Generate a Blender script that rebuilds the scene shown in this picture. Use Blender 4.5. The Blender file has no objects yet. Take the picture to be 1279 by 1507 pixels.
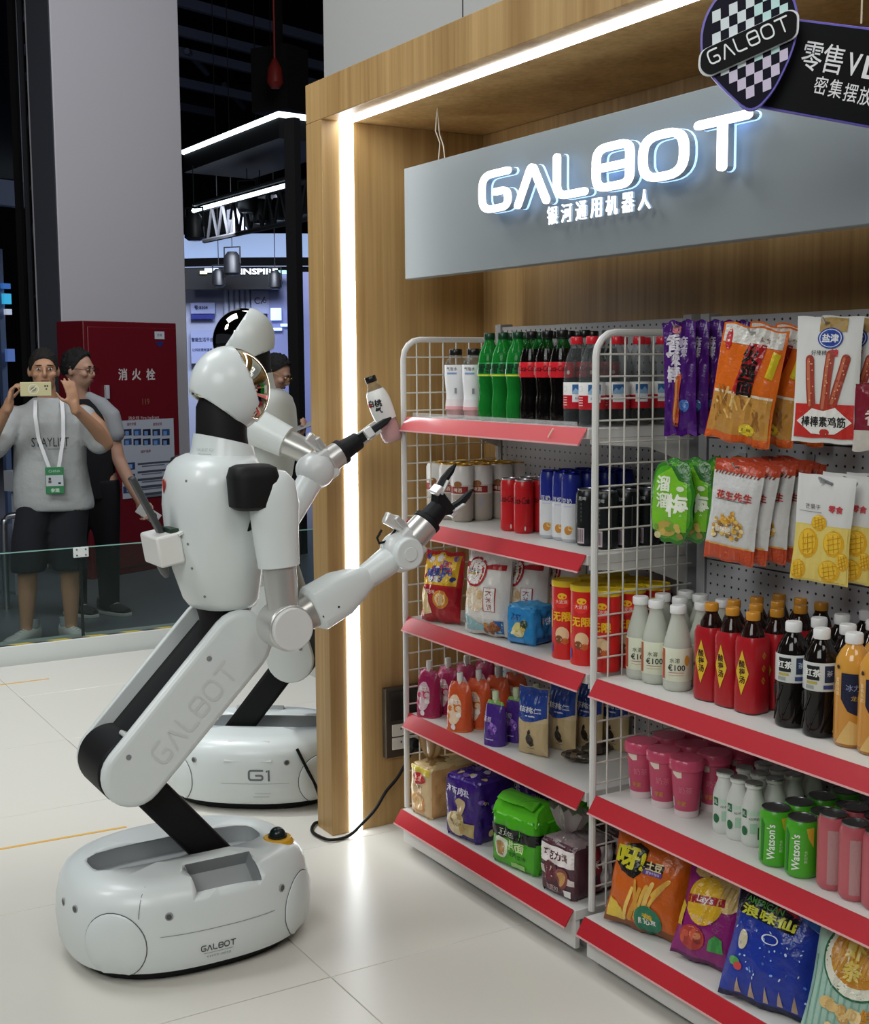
import bpy, bmesh, math, random
from mathutils import Vector, Matrix, noise, geometry

C = bpy.context.scene
COL = C.collection
PI = math.pi
random.seed(7)

# ------------------------------------------------------------------ camera, world, lights, exposure
EYE = Vector((0, 0, 1.42))
FPX, PITCH, ROLL, YAW = 1903.0, -.1138, -.0065, -1.032
_fw = Vector((math.sin(YAW) * math.cos(PITCH), math.cos(YAW) * math.cos(PITCH), math.sin(PITCH)))
_rt = Vector((math.cos(YAW), -math.sin(YAW), 0))
_up = _rt.cross(_fw)
RIGHT = _rt * math.cos(ROLL) + _up * math.sin(ROLL)
UPV = -_rt * math.sin(ROLL) + _up * math.cos(ROLL)
cd = bpy.data.cameras.new('camera')
cam = bpy.data.objects.new('camera', cd)
COL.objects.link(cam)
cd.sensor_fit = 'VERTICAL'
cd.sensor_height = 36
cd.lens = FPX / 1507 * 36
cd.clip_end = 200
cam.matrix_world = Matrix(((RIGHT.x, UPV.x, -_fw.x, EYE.x), (RIGHT.y, UPV.y, -_fw.y, EYE.y), (RIGHT.z, UPV.z, -_fw.z, EYE.z), (0, 0, 0, 1)))
C.camera = cam

w = bpy.data.worlds.new('hall_air')
C.world = w
w.use_nodes = True
w.node_tree.nodes['Background'].inputs[0].default_value = (.35, .4, .6, 1)
w.node_tree.nodes['Background'].inputs[1].default_value = .05
C.view_settings.view_transform = 'Standard'
C.view_settings.look = 'None'
C.view_settings.gamma = 1
C.view_settings.use_curve_mapping = False
C.view_settings.exposure = 0.0


def lamp(name, kind, loc, target, energy, size=1, size_y=None, col=(1, 1, 1), spot=60, blend=.5):
    l = bpy.data.lights.new(name, kind)
    l.energy = energy
    l.color = col
    if kind == 'AREA':
        l.size = size
        if size_y:
            l.shape = 'RECTANGLE'
            l.size_y = size_y
    if kind == 'SPOT':
        l.spot_size = math.radians(spot)
        l.spot_blend = blend
        l.shadow_soft_size = size
    o = bpy.data.objects.new(name, l)
    COL.objects.link(o)
    o.location = loc
    d = Vector(target) - Vector(loc)
    o.rotation_euler = d.to_track_quat('-Z', 'Y').to_euler()
    return o


lamp('booth_and_fill_light', 'AREA', (-.1, -1.7, 3.3), (-2.9, 1.2, 1.1), 68, 2.2, 1.6, (.98, 1, .97))  # set behind the camera as added frontal fill, to brighten the robot's torso
lamp('booth_and_fill_light', 'AREA', (-4.6, .2, 4.4), (-4.3, .9, 0), 70, 1.6, 1.6, (.95, .985, 1))
lamp('booth_and_fill_light', 'AREA', (.6, 1.0, 4.2), (-1.6, 1.6, .8), 40, 1.6, 1.6, (1, .98, .95))
lamp('booth_spot', 'SPOT', (-5.2, .6, 4.6), (-4.8, 1.45, 0), 330, .12, col=(.95, 1, 1), spot=42, blend=.8)
lamp('hall_light', 'AREA', (-5.9, 3.6, 5.6), (-9.3, 2.8, 1.6), 105, 2, 2, (.93, .95, 1))
lamp('hall_light', 'AREA', (-4.2, -2.6, 4.6), (-7.2, .6, .9), 75, 1.2, 1.2, (.97, .98, 1))


# ------------------------------------------------------------------ helpers
def ray(px, py):
    return _fw + RIGHT * ((px - 639.5) / FPX) - UPV * ((py - 753.5) / FPX)


def on(px, py, ax, val):
    d = ray(px, py)
    i = 'XYZ'.index(ax)
    return EYE + d * ((val - EYE[i]) / d[i])


def atd(px, py, depth):
    return EYE + ray(px, py) * depth


def hx(s):
    if not isinstance(s, str):
        return tuple(s)[:3]
    s = s.lstrip('#')
    o = []
    for k in (0, 2, 4):
        c = int(s[k:k + 2], 16) / 255
        o.append(c / 12.92 if c <= .04045 else ((c + .055) / 1.055) ** 2.4)
    return tuple(o)


MATS = {}


def mat(key, col=None, rough=.5, metal=0, bump=None, emit=None, trans=0, clear=0, coat=0, spec=.5, ior=1.45, tint=None):
    """col None: colour comes from the mesh attribute 'Col' (flat print / plastic colour)."""
    if key in MATS:
        return MATS[key]
    m = bpy.data.materials.new(key)
    m.use_nodes = True
    nt = m.node_tree
    b = nt.nodes['Principled BSDF']
    if col is None:
        a = nt.nodes.new('ShaderNodeAttribute')
        a.attribute_name = 'Col'
        nt.links.new(a.outputs['Color'], b.inputs['Base Color'])
    else:
        b.inputs['Base Color'].default_value = (*hx(col), 1)
    b.inputs['Roughness'].default_value = rough
    b.inputs['Metallic'].default_value = metal
    b.inputs['Specular IOR Level'].default_value = spec
    b.inputs['IOR'].default_value = ior
    b.inputs['Transmission Weight'].default_value = trans
    b.inputs['Coat Weight'].default_value = coat
    b.inputs['Coat Roughness'].default_value = .08
    if emit:
        b.inputs['Emission Color'].default_value = (*hx(emit[0]), 1)
        b.inputs['Emission Strength'].default_value = emit[1]
    if bump:
        tc = nt.nodes.new('ShaderNodeTexCoord')
        n = nt.nodes.new('ShaderNodeTexNoise')
        n.inputs['Scale'].default_value = bump[0]
        n.inputs['Detail'].default_value = 4
        bp = nt.nodes.new('ShaderNodeBump')
        bp.inputs['Strength'].default_value = bump[1]
        bp.inputs['Distance'].default_value = bump[2] if len(bump) > 2 else .004
        nt.links.new(tc.outputs['Object'], n.inputs['Vector'])
        nt.links.new(n.outputs['Fac'], bp.inputs['Height'])
        nt.links.new(bp.outputs['Normal'], b.inputs['Normal'])
    if clear:
        t = nt.nodes.new('ShaderNodeBsdfTransparent')
        mx = nt.nodes.new('ShaderNodeMixShader')
        if tint:
            t.inputs[0].default_value = (*hx(tint), 1)
            lw = nt.nodes.new('ShaderNodeLayerWeight')
            lw.inputs['Blend'].default_value = .35
            mr = nt.nodes.new('ShaderNodeMapRange')
            mr.inputs['To Min'].default_value = clear
            mr.inputs['To Max'].default_value = clear * .6
            nt.links.new(lw.outputs['Facing'], mr.inputs['Value'])
            nt.links.new(mr.outputs['Result'], mx.inputs[0])
        else:
            mx.inputs[0].default_value = clear
        out = nt.nodes['Material Output']
        nt.links.new(b.outputs[0], mx.inputs[1])
        nt.links.new(t.outputs[0], mx.inputs[2])
        nt.links.new(mx.outputs[0], out.inputs['Surface'])
    MATS[key] = m
    return m


def wood_mat():
    m = bpy.data.materials.new('oak_veneer')
    m.use_nodes = True
    nt = m.node_tree
    b = nt.nodes['Principled BSDF']
    tc = nt.nodes.new('ShaderNodeTexCoord')
    mp = nt.nodes.new('ShaderNodeMapping')
    mp.inputs['Scale'].default_value = (55, 55, 1.1)
    n = nt.nodes.new('ShaderNodeTexNoise')
    n.inputs['Scale'].default_value = 1
    n.inputs['Detail'].default_value = 6
    n.inputs['Roughness'].default_value = .6
    mp2 = nt.nodes.new('ShaderNodeMapping')
    mp2.inputs['Scale'].default_value = (7, 7, .5)
    n2 = nt.nodes.new('ShaderNodeTexNoise')
    n2.inputs['Scale'].default_value = 1
    n2.inputs['Detail'].default_value = 3
    mix = nt.nodes.new('ShaderNodeMath')
    mix.operation = 'ADD'
    r = nt.nodes.new('ShaderNodeValToRGB')
    r.color_ramp.elements[0].position = .7
    r.color_ramp.elements[0].color = (*hx('#9e7a48'), 1)
    r.color_ramp.elements[1].position = 1.3
    r.color_ramp.elements[1].color = (*hx('#c8a56e'), 1)
    half = nt.nodes.new('ShaderNodeMath')
    half.operation = 'MULTIPLY'
    half.inputs[1].default_value = .5
    r.color_ramp.elements[0].position = .36
    r.color_ramp.elements[1].position = .64
    L = nt.links.new
    L(tc.outputs['Object'], mp.inputs[0])
    L(mp.outputs[0], n.inputs['Vector'])
    L(tc.outputs['Object'], mp2.inputs[0])
    L(mp2.outputs[0], n2.inputs['Vector'])
    L(n.outputs['Fac'], mix.inputs[0])
    L(n2.outputs['Fac'], mix.inputs[1])
    L(mix.outputs[0], half.inputs[0])
    L(half.outputs[0], r.inputs[0])
    L(r.outputs[0], b.inputs['Base Color'])
    b.inputs['Roughness'].default_value = .45
    MATS['wood'] = m
    return m


class MB:
    """collects shapes into one mesh; every face carries its own flat colour"""

    def __init__(s, col='#cccccc'):
        s.v, s.f, s.c = [], [], []
        s.col = hx(col)
        s.M = None

    def add(s, vs, fs, col=None):
        k = len(s.v)
        if s.M is not None:
            vs = [s.M @ Vector(p) for p in vs]
        s.v += [tuple(p) for p in vs]
        s.f += [tuple(i + k for i in f) for f in fs]
        cc = s.col if col is None else hx(col)
        s.c += [cc] * len(fs)
        return s

    def box(s, c, d, col=None, R=None):
        x, y, z = (q / 2 for q in d)
        vs = [Vector((a * x, b * y, e * z)) for e in (-1, 1) for b in (-1, 1) for a in (-1, 1)]
        if R is not None:
            vs = [R @ p for p in vs]
        vs = [p + Vector(c) for p in vs]
        return s.add(vs, [(0, 2, 3, 1), (4, 5, 7, 6), (0, 1, 5, 4), (2, 6, 7, 3), (0, 4, 6, 2), (1, 3, 7, 5)], col)

    def loft(s, rings, col=None, cap=(1, 1), closed=True):
        n = len(rings[0])
        vs = [p for r in rings for p in r]
        fs = []
        for i in range(len(rings) - 1):
            for j in range(n if closed else n - 1):
                a, b = i * n + j, i * n + (j + 1) % n
                fs.append((a, b, b + n, a + n))
        if cap[0]:
            fs.append(tuple(reversed(range(n))))
        if cap[1]:
            k = (len(rings) - 1) * n
            fs.append(tuple(range(k, k + n)))
        return s.add(vs, fs, col)

    def tube(s, path, r, n=8, col=None, cap=(1, 1)):
        P = [Vector(p) for p in path]
        if not hasattr(r, '__len__'):
            r = [r] * len(P)
        rings = []
        ref = None
        for i, p in enumerate(P):
            t = (P[min(i + 1, len(P) - 1)] - P[max(i - 1, 0)]).normalized()
            if ref is None:
                ref = t.orthogonal().normalized()
            ref = (ref - t * ref.dot(t))
            ref = ref.normalized() if ref.length > 1e-6 else t.orthogonal().normalized()
            b = t.cross(ref)
            rings.append([p + (ref * math.cos(2 * PI * k / n) + b * math.sin(2 * PI * k / n)) * r[i] for k in range(n)])
        return s.loft(rings, col, cap)

    def cyl(s, p0, p1, r0, r1=None, n=20, col=None, cap=(1, 1)):
        return s.tube([p0, p1], [r0, r0 if r1 is None else r1], n, col, cap)

    def lathe(s, prof, n=20, o=(0, 0, 0), col=None, cols=None, sq=None, cap=(1, 1)):
        """prof: [(r,z)]; cols: [(zmax,colour)] bands; sq: superellipse exponent"""
        rings = []
        for r, z in prof:
            ring = []
            for k in range(n):
                a = 2 * PI * (k + .5) / n
                c, d = math.cos(a), math.sin(a)
                if sq:
                    q = (abs(c) ** sq + abs(d) ** sq) ** (-1 / sq)
                    c, d = c * q, d * q
                ring.append((o[0] + r * c, o[1] + r * d, o[2] + z))
            rings.append(ring)
        k0 = len(s.f)
        s.loft(rings, col, cap)
        if cols:
            for i in range(len(prof) - 1):
                zm = (prof[i][1] + prof[i + 1][1]) / 2
                for zz, cc in cols:
                    if zm <= zz:
                        break
                for j in range(n):
                    s.c[k0 + i * n + j] = hx(cc)
        return s

    def ell(s, c, r, n=20, m=12, col=None, e=2.0):
        rings = []
        for i in range(m + 1):
            t = -PI / 2 + PI * i / m
            ct, st = math.cos(t), math.sin(t)
            if e != 2:
                ct = abs(ct) ** (2 / e)
                st = math.copysign(abs(st) ** (2 / e), st)
            ct = max(ct, 1e-4)
            ring = []
            for k in range(n):
                a = 2 * PI * k / n
                ca, sa = math.cos(a), math.sin(a)
                if e != 2:
                    ca = math.copysign(abs(ca) ** (2 / e), ca)
                    sa = math.copysign(abs(sa) ** (2 / e), sa)
                ring.append((c[0] + r[0] * ct * ca, c[1] + r[1] * ct * sa, c[2] + r[2] * st))
            rings.append(ring)
        return s.loft(rings, col, (1, 1))

    def prism(s, poly, a, b, O=(0, 0, 0), X=(1, 0, 0), Y=(0, 1, 0), col=None):
        """2-D outline extruded from a to b along X x Y"""
        X, Y, O = Vector(X), Vector(Y), Vector(O)
        N = X.cross(Y)
        r0 = [O + X * p[0] + Y * p[1] + N * a for p in poly]
        r1 = [O + X * p[0] + Y * p[1] + N * b for p in poly]
        return s.loft([r0, r1], col)

    def build(s, name, m, parent=None, loc=None, smooth=35, bevel=0, seg=2, sub=0, solid=0, rz=0):
        me = bpy.data.meshes.new(name)
        me.from_pydata(s.v, [], s.f)
        at = me.color_attributes.new('Col', 'FLOAT_COLOR', 'CORNER')
        buf = []
        for f, c in zip(s.f, s.c):
            buf += [c[0], c[1], c[2], 1.0] * len(f)
        at.data.foreach_set('color', buf)
        me.materials.append(m if not isinstance(m, str) else MATS[m])
        if smooth:
            me.polygons.foreach_set('use_smooth', [True] * len(me.polygons))
            me.set_sharp_from_angle(angle=math.radians(smooth))
        me.update()
        o = bpy.data.objects.new(name, me)
        COL.objects.link(o)
        if parent is not None:
            o.parent = parent
        if loc is not None:
            o.location = loc
        if rz:
            o.rotation_euler.z = rz
        if solid:
            q = o.modifiers.new('thickness', 'SOLIDIFY')
            q.thickness = solid
            q.offset = -1
        if bevel:
            q = o.modifiers.new('round', 'BEVEL')
            q.width = bevel
            q.segments = seg
            q.limit_method = 'ANGLE'
            q.harden_normals = False
        if sub:
            q = o.modifiers.new('smooth', 'SUBSURF')
            q.levels = q.render_levels = sub
        return o


def tag(o, label=None, cat=None, group=None, kind=None):
    for k, v in (('label', label), ('category', cat), ('group', group), ('kind', kind)):
        if v:
            o[k] = v
    return o


def thing(name, label, cat, loc=(0, 0, 0), rz=0, group=None):
    o = bpy.data.objects.new(name, None)
    o.empty_display_size = .05
    COL.objects.link(o)
    o.location = loc
    o.rotation_euler = (0, 0, rz)
    return tag(o, label, cat, group)


def struct(o):
    o['kind'] = 'structure'
    return o


CH = {}


def copy_tree(o, parent=None):
    c = o.copy()
    COL.objects.link(c)
    c.parent = parent
    for ch in list(o.children):
        copy_tree(ch, c)
    return c


_TX = {}


def text_tris(s, bold=0.0):
    """triangles of a line of text, scaled to a unit-high box (w, tris)"""
    if any(ord(ch) > 0x2e80 for ch in s):
        bold = min(bold, .004)
    key = (s, bold)
    if key in _TX:
        return _TX[key]
    cu = bpy.data.curves.new('t', 'FONT')
    cu.body = s
    cu.resolution_u = 2
    cu.offset = bold
    o = bpy.data.objects.new('t', cu)
    COL.objects.link(o)
    dg = bpy.context.evaluated_depsgraph_get()
    ev = o.evaluated_get(dg)
    me = ev.to_mesh()
    me.calc_loop_triangles()
    V = [(v.co.x, v.co.y) for v in me.vertices]
    T = [[V[i] for i in t.vertices] for t in me.loop_triangles]
    ev.to_mesh_clear()
    bpy.data.objects.remove(o)
    bpy.data.curves.remove(cu)
    if not V:
        _TX[key] = (1, [])
        return _TX[key]
    x0, x1 = min(p[0] for p in V), max(p[0] for p in V)
    y0, y1 = min(p[1] for p in V), max(p[1] for p in V)
    h = max(y1 - y0, 1e-6)
    T = [[((p[0] - (x0 + x1) / 2) / h, (p[1] - (y0 + y1) / 2) / h) for p in t] for t in T]
    _TX[key] = ((x1 - x0) / h, T)
    return _TX[key]


def rounded(pts, r, closed=False, n=5):
    """polyline with its corners rounded"""
    P = [Vector((p[0], p[1])) for p in pts]
    out = []
    m = len(P)
    for i, p in enumerate(P):
        if not closed and i in (0, m - 1):
            out.append(p)
            continue
        a, b = P[i - 1], P[(i + 1) % m]
        u, v = (a - p), (b - p)
        k = min(r, u.length * .5, v.length * .5)
        u, v = u.normalized(), v.normalized()
        p0, p1 = p + u * k, p + v * k
        for j in range(n + 1):
            t = j / n
            out.append(p0 * (1 - t) ** 2 + p * 2 * t * (1 - t) + p1 * t * t)
    return out


def ribbon(pts, w, closed=False, caps=True):
    """quads (and round ends) of a stroke of width w"""
    P = pts
    n = len(P)
    L, R = [], []
    for i, p in enumerate(P):
        a = P[i - 1] if (closed or i > 0) else P[i]
        b = P[(i + 1) % n] if (closed or i < n - 1) else P[i]
        t = (b - a).normalized()
        k = Vector((-t.y, t.x)) * w / 2
        L.append(p + k)
        R.append(p - k)
    polys = []
    for i in range(n if closed else n - 1):
        j = (i + 1) % n
        polys.append([R[i], R[j], L[j], L[i]])
    if caps and not closed:
        for e, q, sg in ((0, 1, 1), (n - 1, n - 2, 1)):
            d = (P[e] - P[q]).normalized()
            nn = Vector((-d.y, d.x))
            polys.append([P[e] + (nn * math.cos(PI * k / 6) + d * math.sin(PI * k / 6)) * w / 2 for k in range(7)][::-1])
    return polys


def logo_strokes():
    """the letters of the wordmark: (x offset, [(points, closed, corner)]) in cap-height units"""
    return [
        (0.0, [([(.95, 1), (.0, 1), (0, 0), (.95, 0), (.95, .47), (.5, .47)], False, .36)]),
        (1.3, [([(0, -.04), (.48, 1.02), (.96, -.04)], False, .2)]),
        (2.6, [([(0, 1.04), (0, 0), (.85, 0)], False, .3)]),
        (3.8, [([(0, 1), (.95, 1), (.95, .5), (.95, 0), (0, 0)], True, .3), ([(0, .5), (.92, .5)], False, .1)]),
        (5.1, [([(0, 1), (1.05, 1), (1.05, 0), (0, 0)], True, .42)]),
        (6.5, [([(0, 1), (1.1, 1)], False, .1), ([(.55, 1), (.55, -.04)], False, .1)]),
    ]


LOGO_W = 7.6


class Print(MB):
    """flat print laid on a surface: S(x, y, lift) -> point"""

    def __init__(s, S, lim=.02, lift=.0006, step=.00022):
        super().__init__()
        s.S, s.lim, s.lift, s.step, s.k = S, lim, lift, step, 0

    def tri(s, t, col, layer):
        st = [t]
        lim2 = s.lim ** 2
        vs, fs = [], []
        h = s.lift + s.step * layer + s.k * 6e-6
        while st:
            a, b, c = st.pop()
            e = [(a[0] - b[0]) ** 2 + (a[1] - b[1]) ** 2, (b[0] - c[0]) ** 2 + (b[1] - c[1]) ** 2, (c[0] - a[0]) ** 2 + (c[1] - a[1]) ** 2]
            m = max(e)
            if m > lim2:
                i = e.index(m)
                p, q, r = (a, b, c) if i == 0 else ((b, c, a) if i == 1 else (c, a, b))
                mid = ((p[0] + q[0]) / 2, (p[1] + q[1]) / 2)
                st += [(p, mid, r), (mid, q, r)]
            else:
                k = len(vs)
                vs += [s.S(a[0], a[1], h), s.S(b[0], b[1], h), s.S(c[0], c[1], h)]
                fs.append((k, k + 1, k + 2))
        s.add(vs, fs, col)

    def poly(s, pts, col, layer=1):
        pts = [(p[0], p[1]) for p in pts]
        for t in geometry.tessellate_polygon([[Vector((p[0], p[1], 0)) for p in pts]]):
            q = [pts[i] for i in t]
            if (q[1][0] - q[0][0]) * (q[2][1] - q[0][1]) - (q[2][0] - q[0][0]) * (q[1][1] - q[0][1]) < 0:
                q.reverse()
            s.tri(tuple(q), col, layer)
        return s

    def rect(s, x0, y0, x1, y1, col, layer=1):
        s.k += 1
        return s.poly([(x0, y0), (x1, y0), (x1, y1), (x0, y1)], col, layer)

    def oval(s, cx, cy, rx, ry, col, layer=2, rot=0, n=18):
        s.k += 1
        c, d = math.cos(rot), math.sin(rot)
        return s.poly([(cx + rx * math.cos(2 * PI * k / n) * c - ry * math.sin(2 * PI * k / n) * d,
                        cy + rx * math.cos(2 * PI * k / n) * d + ry * math.sin(2 * PI * k / n) * c) for k in range(n)], col, layer)

    def ring(s, cx, cy, r, w, col, layer=2, n=24, a0=0, a1=2 * PI, sy=1):
        s.k += 1
        for k in range(n):
            p, q = a0 + (a1 - a0) * k / n, a0 + (a1 - a0) * (k + 1) / n
            s.poly([(cx + r * math.cos(p), cy + r * sy * math.sin(p)), (cx + (r + w) * math.cos(p), cy + (r + w) * sy * math.sin(p)),
                    (cx + (r + w) * math.cos(q), cy + (r + w) * sy * math.sin(q)), (cx + r * math.cos(q), cy + r * sy * math.sin(q))], col, layer)
        return s

    def stroke(s, pts, w, col, layer=2, r=0, closed=False):
        s.k += 1
        P = rounded(pts, r, closed) if r else [Vector(p) for p in pts]
        for q in ribbon(P, w, closed):
            s.poly(q, col, layer)
        return s

    def text(s, t, cx, cy, h, col, layer=3, bold=.02, w=None, rot=0, skew=0):
        W, T = text_tris(t, bold)
        s.k += 1
        n1 = len(T)
        sx = (w / W) if w else h
        c, d = math.cos(rot), math.sin(rot)
        if bold >= .015 and ord(t[0]) > 0x2e80:      # heavier weight: the glyph laid twice, a hair apart
            k = .018 + bold * .6
            T = [[(x + ox, y + oy) for x, y in tr] for ox, oy in ((-k, -k * .5), (k, -k * .5), (0, k)) for tr in T]
        for i, tr in enumerate(T):
            if i and i % n1 == 0:
                s.k += 3
            q = []
            for x, y in tr:
                x, y = x * sx + skew * y * h, y * h
                q.append((cx + x * c - y * d, cy + x * d + y * c))
            if (q[1][0] - q[0][0]) * (q[2][1] - q[0][1]) - (q[2][0] - q[0][0]) * (q[1][1] - q[0][1]) < 0:
                q.reverse()
            s.tri(tuple(q), col, layer)
        return s

    def vtext(s, t, cx, ytop, h, col, layer=3, bold=.03, gap=1.12):
        for i, ch in enumerate(t):
            s.text(ch, cx, ytop - h * (.5 + i * gap), h, col, layer, bold)
        return s

    def logo(s, cx, cy, h, w, col, layer=3, sw=.17, rot=0):
        k = w / LOGO_W
        c, d = math.cos(rot), math.sin(rot)
        for ox, parts in logo_strokes():
            for pts, cl, r in parts:
                s.k += 3
                for q in ribbon(rounded(pts, r, cl), sw, cl):
                    pp = []
                    for p in q:
                        x, y = (p.x + ox - LOGO_W / 2) * k, (p.y - .5) * h
                        pp.append((cx + x * c - y * d, cy + x * d + y * c))
                    s.poly(pp, col, layer)
        return s


def cylS(r, z0=0, a0=-PI / 2):
    """print surface of an upright cylinder: x is arc length, 0 faces -Y"""
    def S(x, y, h):
        a = a0 + x / r
        return ((r + h) * math.cos(a), (r + h) * math.sin(a), z0 + y)
    return S


def planeS(O, X, Y):
    O, X, Y = Vector(O), Vector(X), Vector(Y)
    N = X.cross(Y)
    return lambda x, y, h: O + X * x + Y * y + N * h


def bake(o):
    """apply modifiers"""
    dg = bpy.context.evaluated_depsgraph_get()
    me = bpy.data.meshes.new_from_object(o.evaluated_get(dg))
    o.modifiers.clear()
    o.data = me


def cut(o, mb):
    """boolean difference, applied"""
    c = mb.build('cutter', o.data.materials[0], o.parent)
    q = o.modifiers.new('cut', 'BOOLEAN')
    q.operation = 'DIFFERENCE'
    q.object = c
    q.solver = 'EXACT'
    bpy.context.view_layer.update()
    bake(o)
    bpy.data.objects.remove(c)


wood_mat()
mat('gloss', rough=.28)
mat('satin', rough=.45)
mat('matte', rough=.8)
mat('foil', rough=.27, bump=(30, .7, .008), spec=.6)
mat('print', rough=.35)
mat('shell', rough=.33, coat=.15)
mat('metal', rough=.32, metal=1)
mat('chrome', rough=.06, metal=1)
mat('rubber', rough=.6, spec=.3)
mat('black', col='#0b0b0d', rough=.38)
mat('clear', rough=.08, clear=.6)
mat('milky', rough=.2, clear=.3)
mat('led', col='#ffffff', emit=('#f4fbff', 9))
mat('led_soft', col='#ffffff', emit=('#eaf4ff', 3.5))
mat('skin', col=None, rough=.55)
mat('cloth', rough=.9, bump=(60, .15))

# ------------------------------------------------------------------ the setting: floor, frame, hall
FX, FY0, FY1, SOF = -3.41, 1.671, 2.22, 2.115      # inner face of the frame's side, its front, its back, its soffit
HALL_Z = -.15

def floor_mat():
    m = mat('floor_white', col='#d9d6cd', rough=.30, spec=.45)
    return m

fl = MB('#9a978e').box((-3.15, .6, -.055), (6.3, 6.0, .06)).build('floor', mat('floor_joint', col='#b5b2aa', rough=.6))
struct(fl)
xs = [-6.24, -5.62, -4.87, -4.11, -3.355, -2.597, -1.84, -1.08, -.3]
ys = [-2.4, -1.14, .02, 1.262, 2.5]
tm = MB()
for i in range(len(xs) - 1):
    for j in range(len(ys) - 1):
        g = .0009
        sx, sy = xs[i + 1] - xs[i] - 2 * g, ys[j + 1] - ys[j] - 2 * g
        t = MB().box((0, 0, 0), (sx, sy, .03)).build('floor_panel', floor_mat(), fl, ((xs[i] + xs[i + 1]) / 2, (ys[j] + ys[j + 1]) / 2, -.015), bevel=.0012, seg=1)
hf = struct(MB().box((-16, 4, HALL_Z - .05), (34, 40, .1)).build('floor_hall', mat('hall_floor', col='#707278', rough=.4)))

# wooden frame of the shop niche
fw_ = thing('shop_frame', 'oak veneered box frame around the shelves with lit inner edge', 'shop frame', (FX - .1, FY0, 0))
def fbox(name, x0, y0, z0, x1, y1, z1, m='wood', bevel=.002, par=None):
    o = MB().box(((x0 + x1) / 2 - fw_.location.x, (y0 + y1) / 2 - fw_.location.y, (z0 + z1) / 2), (x1 - x0, y1 - y0, z1 - z0)).build(name, m, par or fw_, bevel=bevel)
    return o
XR = -.9
fbox('side_panel', FX - .102, FY0, 0, FX, FY1 + .1, SOF)
fbox('top_beam', FX - .102, FY0, SOF, XR, FY1 + .1, 2.226)
fbox('back_panel', FX, FY1, 0, XR, FY1 + .1, SOF)
a = fbox('light_strip', FX, 1.729, .004, FX + .004, 1.771, SOF, 'led', 0)
b = fbox('light_strip', FX + .004, 1.722, SOF - .004, XR, 1.764, SOF, 'led', 0)
_wl = on(476, 60, 'Y', 2.75).x
struct(MB().box(((_wl + 1.6) / 2, 2.8, 2.2), (1.6 - _wl, .1, 4.4)).build('wall_back', mat('booth_wall', col='#b4b4b1', rough=.6), bevel=.003))
_ws = on(681, 10, 'Y', 2.749).x
struct(MB('#3a3b3e').box((_ws, 2.7495, 3.3), (.006, .003, 2.2)).build('trim_3', 'matte'))

# socket box on the frame's side
ob = thing('socket_box', 'dark wall socket box low on the inner oak side of the frame', 'socket', (FX, 2.0, .3))
p0, p1 = on(562, 1012, 'X', FX), on(598, 1108, 'X', FX)
yy0, yy1, zz0, zz1 = p0.y, p1.y + .06, p1.z, p0.z
ob.location = (FX, (yy0 + yy1) / 2, zz0)
hh = zz1 - zz0
MB().box((.012, 0, hh / 2), (.024, yy1 - yy0, hh)).build('housing', mat('dark_bronze', col='#4b4238', rough=.35, metal=.3), ob, bevel=.003)
MB().box((.0255, 0, hh * .74), (.003, (yy1 - yy0) * .8, hh * .42)).build('cover', mat('smoky', col='#2c2824', rough=.15), ob, bevel=.001)
for k in range(2):
    z = hh * (.12 + .19 * k) + .018
    MB().box((.0262, 0, z), (.005, (yy1 - yy0) * .72, hh * .17), '#dcd9d2').build('socket_plate', 'satin', ob, bevel=.001)
    mb = MB('#1c1c1c')
    for dy in (-.022, -.008):
        mb.box((.029, dy, z + .004), (.002, .004, .006))
    mb.build('socket_hole', 'matte', ob)
MB('#111111').cyl((.028, .012, hh * .12 + .018), (.065, .012, hh * .12 + .018), .016).build('plug', 'rubber', ob, bevel=.003)

# curb and glass fence at the booth's edge
CX = -6.27
cu = struct(MB('#dfe4e2').box((CX - .06, 1.2, .045 - .075), (.12, 9, .09 + .15)).build('trim_1', 'satin', bevel=.004))
MATS['glass'] = mat('glass', col='#46524f', rough=.03, clear=.90, spec=.6, tint='#e6efec')
MATS['glass_edge'] = mat('glass_edge', col='#5f9a8d', rough=.1, emit=None)
seam = on(120, 870, 'X', CX - .05).y
gz0, gz1 = .09, on(120, 806, 'X', CX - .05).z
for nm, y0, y1 in (('left of the bolted clip', seam - 2.2, seam - .004), ('right of the bolted clip', seam + .004, seam + 2.2)):
    g = thing('fence_glass', 'low clear glass fence panel on the white curb, ' + nm, 'glass panel', (CX - .05, (y0 + y1) / 2, gz0))
    MB().box((0, 0, (gz1 - gz0) / 2), (.01, y1 - y0, gz1 - gz0)).build('pane', 'glass', g)
    MB('#8fc0b4').box((0, 0, gz1 - gz0 + .002), (.011, y1 - y0, .004)).build('polished_edge', 'gloss', g)
    ye = (y1 - y0) / 2 * (1 if 'left' in nm else -1)
    MB('#16221f').box((0, ye, (gz1 - gz0) / 2), (.011, .005, gz1 - gz0)).build('side_edge', 'gloss', g)
cl = thing('glass_clip', 'small white bolted clip joining two glass fence panels', 'clip', (CX - .035, seam, gz1 - .04))
MB('#dfe3e3').box((0, 0, .02), (.012, .075, .05)).build('plate', 'satin', cl, bevel=.003)
for dy in (-.022, .022):
    for dz in (.006, .034):
        MB('#5a5c60').cyl((.004, dy, dz), (.009, dy, dz), .004, n=8).build('bolt', 'metal', cl)
tp = MB('#c9b648')
tp.loft([[(CX - .031, -1.6 + k * .09, .0905), (CX - .003, -1.6 + k * .09 + .03, .0905), (CX - .003, -1.6 + k * .09 + .03, .0925), (CX - .031, -1.6 + k * .09, .0925)] for k in range(60)])
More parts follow.
